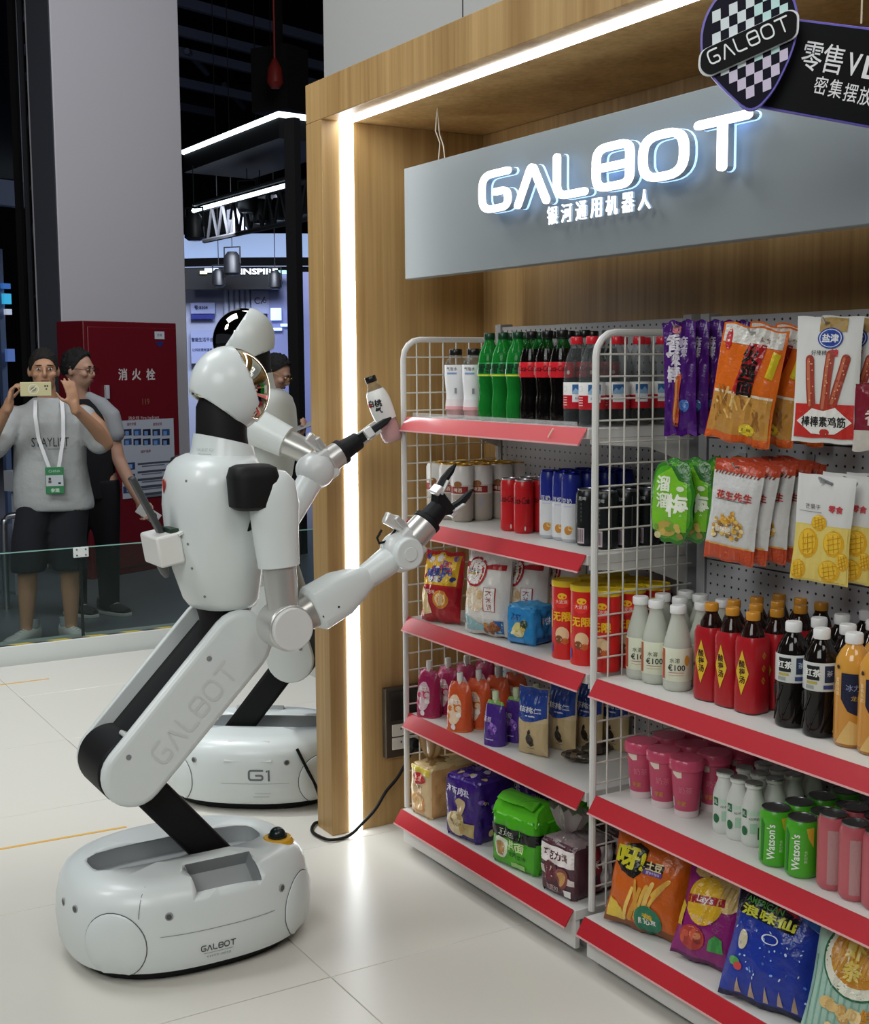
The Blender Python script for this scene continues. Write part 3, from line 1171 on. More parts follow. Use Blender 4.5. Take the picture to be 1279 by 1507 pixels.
    MB('#101012').loft([[K.lerp(An, q) + Vector((x * .048, 0, 0)) + (Vector((0, .77, .64)) * y * .042) for x, y in ((-1, -1), (1, -1), (1, 1), (-1, 1))] for q in (.05, 1.0)]).build('lower_leg', 'rubber', t, bevel=.012, seg=3)
    MB('#141416').cyl(K - Vector((.097, 0, 0)), K + Vector((.080, 0, 0)), .079, n=36).build('knee', 'rubber', t, bevel=.006)
    MB('#c9cccc').box(K + Vector((.05, .012, .076)), (.05, .05, .012), R=Matrix.Rotation(-.5, 3, 'X')).build('knee_cover', 'shell', t, bevel=.004)
    d = (Hp - K)
    Lh = d.length
    d.normalize()
    up = Vector((0, -d.z, d.y))
    MB('#121214').loft([[K + d * (Lh * q) + Vector((x * .088 - .010, 0, 0)) + up * y * .046 for x, y in ((-1, -1), (1, -1), (1, 1), (-1, 1))] for q in (.0, 1.0)]).build('thigh_core', 'rubber', t, bevel=.006)
    cap = capsule_outline(Lh, .078, .082)
    for s_ in (-1, 1):
        a, b = (.078, .114) if s_ > 0 else (-.112, -.096)
        pl = MB(SH)
        pts = [(K + d * x + up * y) for x, y in cap]
        pl.loft([[p + Vector((a, 0, 0)) for p in pts], [p + Vector((b, 0, 0)) for p in pts]])
        ob = pl.build('thigh_shell', 'shell', t, bevel=.016 if s_ > 0 else .005, seg=4)
        for q in (.06, .80):
            c_ = K + d * (Lh * q) + up * .045 + Vector((s_ * (.1135 if s_ > 0 else .1115), 0, 0))
            MB('#85888b').cyl(c_, c_ + Vector((s_ * .002, 0, 0)), .0065, n=14).build('screw', 'satin', ob)
        if s_ > 0:
            O = K + Vector((.1142, 0, 0))
            P = Print(lambda x, y, h, O=O: O + d * x + up * y + Vector((h, 0, 0)), lim=.1)
            P.logo(Lh * .50, -.014, .048, .275, '#d2d5d4', 2, .13)
            P.build('thigh_lettering', 'print', ob)
    # ---- waist and torso
    MB('#141416').loft([se_ring((0, .125), .070, .062, .735, e=2), se_ring((0, .122), .064, .060, .80, e=2), se_ring((0, .118), .082, .066, .836, e=2)]).build('waist', 'rubber', t, loc=uo, smooth=60)
    tr = [(.828, .078, .066, .120), (.832, .096, .078, .119), (.85, .108, .088, .116), (.92, .134, .101, .108), (1.00, .150, .110, .103), (1.08, .157, .112, .100), (1.14, .158, .110, .102), (1.175, .147, .103, .106), (1.195, .122, .090, .112), (1.205, .096, .078, .120)]
    tor = MB(SH).loft([se_ring((0, c), a, b, z, 36, 2.35) for z, a, b, c in tr]).build('torso_shell', 'shell', t, loc=uo, smooth=60)
    # seam down the side, small screws
    for (x, y, z) in ((.1, -.018, 1.15), (.075, .012, 1.0), (.085, .005, .94), (.08, .045, .87)):
        # push to surface: radial ray from the torso axis
        zz = z
        for (z0, a0, b0, c0), (z1, a1, b1, c1) in zip(tr[:-1], tr[1:]):
            if z0 <= zz <= z1:
                q = (zz - z0) / (z1 - z0)
                a_, b_, c_ = a0 + (a1 - a0) * q, b0 + (b1 - b0) * q, c0 + (c1 - c0) * q
        th = math.atan2((y - c_) / b_, x / a_)
        c1_, s1_ = math.cos(th), math.sin(th)
        q = (abs(c1_) ** 2.35 + abs(s1_) ** 2.35) ** (-1 / 2.35)
        p = Vector((a_ * c1_ * q, c_ + b_ * s1_ * q, zz))
        n = Vector((c1_ / a_, s1_ / b_, 0)).normalized()
        MB('#7c8083').cyl(p - n * .002, p + n * .0012, .0032, n=10).build('screw', 'satin', tor)
    col = MB(SH).loft([se_ring((0, .128), .100, .078, 1.196, 32, 2.1), se_ring((0, .130), .090, .072, 1.222, 32, 2.1), [(x, y, z + (y - .13) * -.25 + .012) for x, y, z in se_ring((0, .132), .084, .069, 1.228, 32, 2.1)], [(x, y, z + (y - .13) * -.25 + .010) for x, y, z in se_ring((0, .132), .076, .062, 1.228, 32, 2.1)]], cap=(0, 0)).build('collar', 'shell', t, loc=uo, smooth=60)
    if front:
        P = Print(lambda x, y, h: Vector(((.092 + h) * math.cos(-1.02 + x / .085), .129 + (.074 + h) * math.sin(-1.02 + x / .085), 1.216 + y)), lim=.02, lift=.0035)
        P.text('GALBOT G1', 0, .004, .007, '#a9abab', 2, 0, w=.05)
        P.rect(-.02, -.007, .02, -.0055, '#b5b7b7', 1)
        P.build('collar_lettering', 'print', col)
    MB('#0f0f11').loft([se_ring((0, .130), .078, .064, 1.205, e=2), se_ring((0, .128), .066, .062, 1.25, e=2), se_ring((0, .130), .062, .062, 1.32, e=2), se_ring((0, .140), .05, .05, 1.37, e=2)]).build('neck', 'rubber', t, loc=uo, smooth=60)
    return t

def robot_head(t, yaw, pitch, uo=(0, 0, 0)):
    """helmet shell over a mirror visor; head space: +Y is forward"""
    hc = Vector((0, .150, 1.362)) + Vector(uo)
    M = Matrix.Translation(hc) @ Matrix.Rotation(yaw, 4, 'Z') @ Matrix.Rotation(pitch, 4, 'X')
    vz = MB('#c9c2ae').ell((0, .006, -.002), (.081, .097, .1035), 36, 24).build('visor', mat('visor_mirror', col='#d8d0bd', rough=.04, metal=1), t, smooth=80)
    bm = bmesh.new()
    bm.from_mesh(vz.data)
    bmesh.ops.bisect_plane(bm, geom=bm.verts[:] + bm.edges[:] + bm.faces[:], plane_co=(0, 0, -.05), plane_no=(0, -.4, -1), clear_outer=True)
    bmesh.ops.contextual_create(bm, geom=[e for e in bm.edges if len(e.link_faces) == 1])
    bmesh.ops.transform(bm, matrix=M, verts=bm.verts)
    bm.to_mesh(vz.data)
    bm.free()
    sh = MB(SH).ell((0, 0, 0), (.086, .097, .106), 48, 32).build('helmet_shell', 'shell', t, smooth=80)
    bm = bmesh.new()
    bm.from_mesh(sh.data)
    for co, no in (((0, .012, .085), (0, .93, .37)), ((0, -.03, -.052), (0, -.55, -.83))):
        bmesh.ops.bisect_plane(bm, geom=bm.verts[:] + bm.edges[:] + bm.faces[:], plane_co=co, plane_no=no, clear_outer=True)
    bmesh.ops.transform(bm, matrix=M, verts=bm.verts)
    bm.to_mesh(sh.data)
    bm.free()
    q = sh.modifiers.new('thickness', 'SOLIDIFY')
    q.thickness = .007
    q.offset = -1
    return sh

R1 = (-2.99, 1.052, 0)
r1 = robot('white wheeled service robot in front, reaching both arms towards the shelves', R1, 0, True)
robot_head(r1, -.10, -.04)
l = lambda x, y, z: (x - R1[0], y - R1[1], z)
def pads(t, xs, y, z, uo=(0, 0, 0)):
    for s_ in (-1, 1):
        MB('#121213').loft([se_ring((0, 0), a, b, zz, 28, 3.4) for zz, a, b in ((-.056, .034, .042), (-.048, .046, .054), (.02, .050, .058), (.042, .044, .052), (.049, .03, .038))]).build('shoulder_pad', 'rubber', t, (s_ * xs + uo[0], y + uo[1], z + uo[2]), smooth=50)
        MB('#131314').cyl((s_ * .10, .118, 1.062), (s_ * .150, .118, 1.062), .038, n=28).build('armpit_joint', 'rubber', t, uo, bevel=.004)
pads(r1, .198, .125, 1.142)
gripper_arm(r1, 1, (.196, .172, 1.125), (.214, .192, .804), (.212, .415, .903), (.205, .512, .956), (.205, .580, 1.016), (.205, .632, 1.066), .050, 2, True, .25)
gripper_arm(r1, -1, (-.215, .165, 1.125), (-.240, .23, .80), (-.240, .405, .99), (-.245, .500, 1.13), (-.245, .566, 1.170), (-.245, .640, 1.212), .038, 1, False, 1.25)
# things on the back: taped box, board, heart sticker
bp_ = MB('#e8e8e4').box((.0, -.030, .985), (.125, .062, .075), R=Matrix.Rotation(.16, 3, 'X')).build('battery_box', 'gloss', r1, bevel=.006)
MB('#dfe3df').box((.02, .0, 1.028), (.10, .03, .006), R=Matrix.Rotation(.5, 3, 'X')).build('tape_flap', 'satin', bp_)
MB('#26382d').box((.02, -.012, 1.028), (.06, .03, .014)).build('circuit_block', 'satin', bp_, bevel=.002)
MB('#3f4143').box((.0, -.065, 1.085), (.03, .014, .165), R=Matrix.Rotation(.46, 3, 'X')).build('antenna_board', 'satin', bp_, bevel=.004)
MB('#6b6c6d').tube([(.0, -.035, .945), (.0, -.026, .925), (.0, -.02, .912)], [.012, .011, .006], 10).build('plug_end', 'satin', bp_)
heart = [(0, -.5), (-.5, .0), (-.52, .3), (-.28, .5), (0, .28), (.28, .5), (.52, .3), (.5, .0)]
th0 = -1.85
P = Print(lambda x, y, h: Vector(((.158 + h) * math.cos(th0 + x / .13), .101 + (.111 + h) * math.sin(th0 + x / .13), 1.130 + y)), lim=.01, lift=.0025)
P.poly([(p.x * .036, p.y * .042) for p in rounded(heart, .2, True, 3)], '#c8331f', 1)
P.build('heart_sticker', 'print', r1)

R2 = (-3.94, 1.665, 0)
U2 = (0, -.13, .14)
r2 = robot('white wheeled service robot behind the front one, facing away towards the glass fence', R2, 2.52, False, (0, -.13, .47), (0, -.005, .86), U2)
robot_head(r2, .25, .22, U2)
pads(r2, .198, .125, 1.142, U2)
gripper_arm(r2, -1, (-.196, .0, 1.255), (-.25, -.285, 1.125), (-.06, -.30, 1.03), (-.01, -.29, .98), (.0, -.28, .91), (.0, -.275, .87), .03, 0, False)
gripper_arm(r2, 1, (.215, .03, 1.26), (.222, .05, .94), (.222, .09, .76), (.222, .11, .68), (.222, .12, .61), (.222, .125, .57), .03, 0, False)

# black charging cable from the socket box round the frame to the second robot
pts = [(FX + .06, ob.location.y + .012, zz0 + hh * .12 + .02)]
for px, py in ((588, 1140), (568, 1165), (553, 1190), (534, 1211)):
    q = on(px, py, 'X', FX + .03)
    pts.append(tuple(q))
for px, py in ((513, 1230), (487, 1236), (468, 1230), (459, 1222), (463, 1212)):
    q = on(px, py, 'Z', .008)
    pts.append(tuple(q))
def on_rear_base(px, py):
    """first point of the rear robot's base along a line of sight, lifted a little"""
    rz = r2.rotation_euler.z
    d = 3.3
    while d < 4.6:
        p = EYE + ray(px, py) * d
        q = Matrix.Rotation(-rz, 3, 'Z') @ (p - Vector(R2))
        if .02 < p.z < .235 and (abs(q.x) / (BA * base_scale(p.z))) ** BN + (abs(q.y) / (BB * base_scale(p.z))) ** BN < 1:
            break
        d += .004
    return tuple(EYE + ray(px, py) * (d - .014))
fl2 = on(474, 1206, 'Z', .008)
pts += [tuple(fl2), (fl2.x - .03, fl2.y + .01, .05)]
for px, py in ((466, 1160), (452, 1132), (443, 1114), (437, 1102)):
    pts.append(on_rear_base(px, py))
# smooth
def smooth_path(p, n=6):
    P = [Vector(q) for q in p]
    o = []
    for i in range(len(P) - 1):
        a, b, c, d = P[max(i - 1, 0)], P[i], P[i + 1], P[min(i + 2, len(P) - 1)]
        for k in range(n):
            t = k / n
            o.append(.5 * ((2 * b) + (c - a) * t + (2 * a - 5 * b + 4 * c - d) * t * t + (3 * b - a - 3 * c + d) * t ** 3))
    return o + [P[-1]]
tag(MB('#0e0e10').tube(smooth_path(pts), .005, 8).build('power_cable', 'rubber', smooth=80), 'black power cable from the wall socket along the floor to the rear robot', 'cable')

# ------------------------------------------------------------------ goods on the shelves
ORD = ['first', 'second', 'third', 'fourth', 'fifth', 'sixth', 'seventh', 'eighth']
ROW = ['front row', 'second row', 'third row', 'fourth row', 'fifth row']


def colX(pxs, Y, py):
    return [on(p, py, 'Y', Y).x for p in pxs]


def block(make, name, desc, cat, where, xs, Y, z, rows, dy, group, counts=None, rz=0, jit=.06, dxrow=0):
    """fill a block of facings: columns xs at the front row, further rows behind"""
    proto = None
    for r in range(rows):
        n = counts[r] if counts else len(xs)
        for i, x in enumerate(xs):
            if i < len(xs) - n:
                continue
            if proto is None:
                proto = make(name)
                o = proto
                if o.type == 'EMPTY':
                    pass
            else:
                o = copy_tree(proto)
            o.location = (x + dxrow * r, Y + r * dy + random.uniform(-.003, .003), z)
            o.rotation_euler = (0, 0, rz + random.uniform(-jit, jit))
            pos = ('' if len(xs) == 1 else ORD[i - (len(xs) - n)] + ' from left')
            o['label'] = f"{desc}, {where}, {ROW[r]}" + (', ' + pos if pos else '')
            o['category'] = cat
            o['group'] = group
    return proto


def parts_thing(name):
    o = bpy.data.objects.new(name, None)
    o.empty_display_size = .03
    COL.objects.link(o)
    return o


FACE = -PI / 2 + .62           # side of a round pack that looks at the aisle from the right


def wrap(r, z0=0, a=None):
    return cylS(r, z0, FACE if a is None else a)


# ---- bottles
def cap_(t, r, z, h, col, m='gloss'):
    n = 20
    mb = MB(col)
    mb.lathe([(r * .96, z), (r, z + h * .12), (r, z + h * .86), (r * .9, z + h)], n)
    return mb.build('cap', m, t, smooth=40)


def soda_bottle(glass, liquid, capc, lab, art):
    def make(name):
        t = parts_thing(name)
        prof = [(.020, 0), (.027, .003), (.0305, .012), (.031, .04), (.029, .062), (.0275, .075), (.0285, .09), (.0305, .105), (.031, .118), (.031, .152), (.0295, .165), (.024, .185), (.0165, .2), (.0135, .207), (.0135, .216)]
        MB(glass[0]).lathe(prof, 24).build('bottle', glass[1], t, smooth=60)
        lp = [(max(r - .0015, .002), z + .0015) for r, z in prof if z < liquid[1]]
        lp.append((lp[-1][0] - .001, liquid[1]))
        MB(liquid[0]).lathe(lp, 24).build('drink', liquid[2], t, smooth=60)
        cap_(t, .0148, .213, .018, capc)
        MB(lab).lathe([(.0313, .116), (.0316, .117), (.0316, .1525), (.0313, .1535)], 24, cap=(0, 0)).build('label', 'gloss', t, smooth=60)
        P = Print(wrap(.0316), lim=.012)
        art(P)
        P.build('label_print', 'print', t)
        return t
    return make


mat('green_pet', col='#2fae4a', rough=.08, clear=.72, tint='#3fbf58')
mat('clear_pet', col='#7d8484', rough=.06, clear=.90, tint='#fafbfb')
mat('cola', col='#0d0706', rough=.12)
mat('green_drink', col='#1f8a36', rough=.15, clear=.3, tint='#2f9f48')
mat('water', col='#c5cccc', rough=.05, clear=.90, tint='#f3f6f6')
mat('milky_drink', col='#e0e0d6', rough=.25)
mat('pink_drink', col='#e8b4b4', rough=.2, clear=.2)
mat('smoky_pet', col='#141414', rough=.08, clear=.93, tint='#eef0ee')

def art_sprite(P):
    P.text('雪碧', .002, .138, .024, '#05361a', 1, .02, skew=.15)
    P.text('清爽', .024, .132, .012, '#0a4a22', 1, .02, skew=.15)
    P.rect(-.045, .1185, .04, .1225, '#d3dc3c', 1)
    P.rect(-.034, .121, -.026, .136, '#dfe9df', 2)
def art_cola(P):
    P.text('Coca-Cola', -.002, .138, .014, '#151112', 1, .01, w=.052, skew=.15)
    P.oval(.026, .128, .004, .005, '#efe6e2', 2)
    P.rect(-.040, .122, -.031, .141, '#e8e4e0', 2)
def art_none(P):
    P.rect(-.01, .12, .01, .121, '#888888', 1)

SA = 'top shelf'
z = SH1[0]
Y1 = 1.895
xg = colX([721, 740, 762], Y1, 560)
block(soda_bottle(('#1f9a3a', 'green_pet'), ('#2d8f3a', .178, 'green_drink'), '#123b22', '#138a3e', art_sprite), 'soda_bottle', 'green soda bottle', 'bottle', SA, xg, Y1, z, 3, .072, 'green soda bottles on the top shelf')
xc = colX([782, 804, 826], Y1, 560)
block(soda_bottle(('#d9dedb', 'smoky_pet'), ('#0d0706', .186, 'cola'), '#101010', '#d1202c', art_cola), 'cola_bottle', 'dark cola bottle with red label', 'bottle', SA, xc, Y1, z, 3, .072, 'cola bottles on the top shelf')

def water_bottle(name):
    t = parts_thing(name)
    prof = [(.022, 0), (.029, .003), (.031, .01), (.0305, .018), (.031, .022), (.0305, .027), (.031, .031), (.031, .125), (.0295, .143), (.024, .165), (.0165, .183), (.0135, .19), (.0135, .198)]
    MB('#e8eeee').lathe(prof, 24).build('bottle', 'clear_pet', t, smooth=50)
    cap_(t, .015, .195, .018, '#c8202e')
    MB('#e9e9e6').lathe([(.0313, .042), (.0316, .043), (.0316, .0745), (.0316, .104), (.0313, .105)], 24, cap=(0, 0), cols=[(.0745, '#bf1f2b'), (.2, '#e9e9e6')]).build('label', 'gloss', t, smooth=60)
    P = Print(wrap(.0316), lim=.012)
    P.rect(.0, .078, .03, .100, '#2c5f96', 1)
    P.poly([(0, .082), (.008, .092), (.014, .086), (.022, .095), (.03, .084), (.03, .078), (0, .078)], '#8fb4d6', 2)
    P.rect(.0, .058, .03, .076, '#e4e8ea', 1)
    P.text('天然水', .015, .067, .006, '#27406b', 2, .0)
    for k in range(4):
        P.rect(-.030, .050 + k * .006, -.014, .0525 + k * .006, '#f0b9b4', 1)
    P.ring(-.022, .09, .006, .001, '#c9c9c6', 1, 14)
    P.build('label_print', 'print', t)
    return t
xw = colX([848, 872], Y1, 560)
block(water_bottle, 'water_bottle', 'red capped clear water bottle', 'bottle', SA, xw, Y1, z, 4, .07, 'water bottles on the top shelf')

def peach_bottle(name):
    t = parts_thing(name)
    prof = [(.019, 0), (.026, .004), (.029, .014), (.029, .035), (.0265, .055), (.0265, .072), (.029, .095), (.031, .12), (.031, .148), (.027, .160), (.019, .167), (.017, .176)]
    MB('#eef0ee').lathe(prof, 24).build('bottle', 'clear_pet', t, smooth=60)
    MB('#e7b6b6').lathe([(r - .002, q + .002) for r, q in prof[:6]], 24).build('drink', 'pink_drink', t, smooth=60)
    cap_(t, .0185, .174, .017, '#141414')
    lab = [(r + .0004, q) for r, q in prof if .03 < q < .15]
    lab.insert(0, (.0294, .026))
    MB('#e6e7e8').lathe(lab, 24, cap=(0, 0), cols=[(.031, '#e6a7aa'), (.06, '#e6dfe0'), (.3, '#e9eaeb')]).build('label', 'gloss', t, smooth=60)
    P = Print(wrap(.0312), lim=.012)
    P.text('气泡水', .0, .137, .010, '#272b38', 1, .01)
    P.rect(-.014, .122, .014, .127, '#7f9bc4', 1)
    P.rect(.008, .07, .014, .085, '#8a8a90', 1)
    P.build('label_print', 'print', t)
    return t
xm = colX([671, 698], Y1, 565)
block(peach_bottle, 'sparkling_bottle', 'waisted white pink bottle', 'bottle', SA, xm, Y1, z, 2, .068, 'white pink bottles on the top shelf')

# ---- cans
def can(r, h, cols, art, lid='#b9bbbd', m='gloss'):
    def make(name):
        t = parts_thing(name)
        MB(cols[-1][1]).lathe([(r * .80, 0), (r * .84, .001), (r, h * .055)] + [(r, h * (.055 + .845 * k / 10)) for k in range(1, 11)] + [(r * .86, h * .975)], 24, cols=[(q * h, c) for q, c in cols]).build('can_body', m, t, smooth=50)
        MB(lid).lathe([(r * .86, h * .972), (r * .89, h * .985), (r * .88, h), (r * .82, h), (r * .80, h * .985), (.002, h * .985)], 24).build('can_lid', 'metal', t, smooth=40)
        P = Print(wrap(r), lim=.012)
        art(P, r, h)
        P.build('can_print', 'print', t)
        return t
    return make

def art_beer(P, r, h):
    P.rect(-.03, h * .50, .03, h * .62, '#8c2f32', 1)
    P.oval(.0, h * .66, .012, .009, '#8d5c33', 2)
    P.text('啤酒', 0, h * .56, .012, '#e9dcc0', 2, .01)
    P.rect(.004, h * .28, .016, h * .4, '#9a96a3', 1)
def art_redcan(P, r, h):
    P.text('Coca-Cola', .0, h * .62, .018, '#3b0b10', 1, .012, w=.050, skew=.15)
    P.oval(.012, h * .1, .002, .006, '#e0dcd8', 1)
def art_coco(P, r, h):
    P.text('豆奶', -.004, h * .60, .013, '#f2f2f4', 1, .012)
    P.rect(-.012, h * .515, .01, h * .53, '#c7cce8', 1)
    P.oval(.0, h * .18, .010, .011, '#c98a3c', 1)
    P.oval(.006, h * .21, .006, .006, '#e3bd74', 2)
def art_black(P, r, h):
    P.rect(-.02, h * .05, .0, h * .32, '#c9b7bd', 1)
    for k in range(6):
        P.rect(-.019 + k * .003, h * .08, -.0178 + k * .003, h * .3, '#2b2228', 2)
    P.text('黑啤', -.006, h * .84, .010, '#c9cdca', 1, .0)
    for k in range(5):
        P.text('麦', -.008, h * (.74 - .07 * k), .006, '#56605b', 1, 0)
    P.rect(.02, h * .06, .022, h * .9, '#4d5452', 1)
def art_pink(P, r, h):
    P.rect(-.008, h * .1, .012, h * .82, '#b98d8d', 1)
    P.rect(.018, h * .08, .020, h * .88, '#8e3b45', 1)
def art_green(P, r, h):
    P.text("Watson's", -.006, h * .46, .017, '#f0f6ea', 2, .02, rot=PI / 2, w=h * .62)
    P.poly([(.014, h * .88), (.03, h * .9), (.03, h * .55), (.018, h * .72)], '#d9b23a', 1)
    P.poly([(-.03, h * .1), (-.024, h * .1), (-.021, h * .75), (-.03, h * .85)], '#2b7a2c', 1)
    P.text('苏打汽水', .014, h * .4, .006, '#dff0c8', 2, 0, rot=PI / 2)

SB = 'second shelf'
z = SH1[1]
Y2 = 1.945
x = colX([643, 662, 680], Y2, 730)
block(can(.0325, .163, [(.06, '#a89f92'), (.46, '#a59c91'), (.64, '#c9c2ba'), (1, '#d7d5d1')], art_beer, '#c9a04a'), 'beer_can', 'tall silver beer can with gold lid', 'can', SB, x, Y2, z, 4, .068, 'silver beer cans on the second shelf')
x = colX([752, 771], Y2, 745)
block(can(.0265, .142, [(1, '#c11f24')], art_redcan), 'slim_cola_can', 'red slim cola can', 'can', SB, x, Y2, z, 3, .056, 'red slim cans on the second shelf')
x = colX([809, 826, 842], Y2, 745)
block(can(.0255, .175, [(.04, '#b9bdc4'), (.56, '#dfe1e4'), (1, '#1f2a86')], art_coco, '#1f2a86'), 'milk_can', 'white slim drink can with navy top', 'can', SB, x, Y2, z, 4, .054, 'navy topped cans on the second shelf')
x = colX([866, 893], Y2, 765)
block(can(.031, .140, [(1, '#15181a')], art_black, '#8d9094'), 'black_can', 'black drink can with silver lid', 'can', SB, x, Y2, z, 4, .065, 'black cans on the second shelf')

# ---- tubes
def art_tube(P, r, h):
    P.oval(.0, h * .74, .020, .016, '#e8352a', 1)
    P.oval(.002, h * .81, .012, .008, '#f2c623', 2)
    P.text('大波浪', .0, h * .74, .010, '#f5ede0', 3, .0)
    P.text('无限', .0, h * .55, .022, '#f4c420', 2, .03)
    P.oval(.002, h * .32, .018, .020, '#e8c79a', 1)
    P.oval(-.006, h * .26, .010, .010, '#7d4a2b', 2)
    P.oval(.010, h * .24, .009, .008, '#c8632f', 2)
    P.rect(-.035, h * .08, -.026, h * .2, '#3555a8', 1)
    P.rect(-.034, h * .40, -.028, h * .62, '#f1b81f', 1)
def tube(name):
    r, h = .036, .196
    t = parts_thing(name)
    MB('#d42321').lathe([(r * .97, 0), (r, .003), (r, h * .93)], 28).build('tube_body', 'gloss', t, smooth=50)
    MB('#e6c81f').lathe([(r * 1.02, h * .925), (r * 1.03, h * .93), (r * 1.03, h * .985), (r * .98, h), (r * .9, h), (r * .88, h * .985), (.002, h * .985)], 28).build('tube_lid', 'satin', t, smooth=40)
    P = Print(wrap(r), lim=.012)
    art_tube(P, r, h)
    P.build('tube_print', 'print', t)
    return t
SCc = 'third shelf'
z = SH1[2]
Y3 = 1.905
x = colX([833, 862, 892], Y3, 920)
block(tube, 'chip_tube', 'red chip tube with yellow lid', 'tube', SCc, x, Y3, z, 3, .077, 'red chip tubes on the third shelf')


# ---- soft bags
def pillow_S(w, h, T, seal=.055, belly=.5, wr=1.0, seed=0, gus=0.0):
    """front surface of a filled bag standing on z=0: (x, y) -> point; side +1 front (faces -Y)"""
    rnd = random.Random(seed)
    ph = [rnd.uniform(0, 6.28) for _ in range(8)]
    def thick(u, v):
        u = min(abs(u), 1)
        q = min(max((v - seal * .3) / (1 - seal * 1.3), 0), 1)
        prof = (math.sin(PI * min(max(q, 0), 1) ** (.75 if belly > .5 else 1))) ** .55
        return T / 2 * (1 - u ** 2.6) ** .6 * prof
    def S(x, y, lift, side=1):
        u = 2 * x / w
        v = y / h
        k = 1 - .05 * math.sin(PI * min(max(v, 0), 1)) + .012 * math.sin(9 * v + ph[0])
        th = thick(u, v)
        amp = wr * .0022 * min(1, th / (T * .2) + .25)
        n = amp * (math.sin(11 * u + 7 * v + ph[1]) * math.sin(9 * v - 4 * u + ph[2]) + .6 * math.sin(23 * u - 13 * v + ph[3]))
        edge = max(0, 1 - v / .16) + max(0, (v - .84) / .16)
        n += wr * .0022 * edge * math.sin(26 * u + ph[4])
        return (x * k, -side * (th + lift) - n, y + wr * .002 * edge * math.sin(7 * u + ph[5]))
    return S

def bag(w, h, T, bands, art, wr=1.0, seed=1, seal=.055, mate='foil', belly=.5, zig=True, back=None):
    """bands: [(v max, colour)] bottom to top; art(P, w, h)"""
    def make(name):
        t = parts_thing(name)
        S = pillow_S(w, h, T, seal, belly, wr, seed)
        nu, nv = 18, 26
        vs, fs, cs = [], [], []
        mb = MB()
        for side in (1, -1):
            k = len(vs)
            for j in range(nv + 1):
                for i in range(nu + 1):
                    xx = (-1 + 2 * i / nu) * w / 2
                    vs.append(S(xx, h * j / nv, .0002, side))
            for j in range(nv):
                for i in range(nu):
                    a = k + j * (nu + 1) + i
                    q = (a, a + 1, a + nu + 2, a + nu + 1)
                    fs.append(q if side == 1 else q[::-1])
                    v = (j + .5) / nv
                    for zz, cc in bands:
                        if v <= zz:
                            break
                    cs.append(hx(cc))
        mb.v, mb.f, mb.c = vs, fs, cs
        mb.build('bag', mate, t, smooth=60)
        P = Print(lambda x, y, l: S(x, y, l), lim=.0105, lift=.0013, step=.0004)
        art(P, w, h)
        if P.f:
            P.build('bag_print', mate, t, smooth=60)
        return t
    return make

def place(make, name, label, cat, loc, rz=0, tilt=0, roll=0, group=None):
    o = make(name)
    o.location = loc
    o.rotation_euler = (tilt, roll, rz)
    return tag(o, label, cat, group)

def again(o, label, loc, rz=0, tilt=0, roll=0):
    c = copy_tree(o)
    c.location = loc
    c.rotation_euler = (tilt, roll, rz)
    c['label'] = label
    return c

def dots(P, n, x0, y0, x1, y1, cols, r0, r1, layer=1, seed=3):
    q = random.Random(seed)
    for i in range(n):
        P.oval(q.uniform(x0, x1), q.uniform(y0, y1), q.uniform(r0, r1), q.uniform(r0, r1) * .8, q.choice(cols), layer + i % 3, q.uniform(0, 3), 9)

def onz(px, py, zz):
    return on(px, py, 'Z', zz)

# third shelf: snack bags
def art_candy(P, w, h):
    P.rect(-w * .42, h * .52, w * .44, h * .95, '#e9b92c', 1)
    dots(P, 26, -w * .40, h * .55, w * .40, h * .92, ['#e8e4ea', '#39438e', '#b82c33', '#f1d44f', '#7a5aa8'], .006, .014, 2, 5)
    P.text('糖果屋', 0, h * .70, h * .12, '#2f3f94', 6, .03, rot=.1)
    P.text('妙趣', -.01, h * .60, h * .09, '#eeeeee', 6, .02)
    P.oval(w * .12, h * .32, .026, .026, '#e0912b', 2)
    P.oval(w * .12, h * .32, .018, .018, '#f0d5a0', 3)
    P.poly([(-w * .42, h * .08), (-w * .1, h * .12), (-w * .25, h * .4), (-w * .44, h * .5)], '#f0d6a2', 2)
    P.text('缤纷味', -.02, h * .42, .013, '#f5e9d8', 4, .0)
place(bag(.135, .200, .075, [(.5, '#b01b26'), (1, '#c22a2c')], art_candy, 1.3, 4), 'snack_bag', 'red and yellow sweets bag with crowded print, leftmost on the third shelf', 'snack bag', (*onz(648, 917, SH1[2]).xy, SH1[2] + .004), .42, -.16)
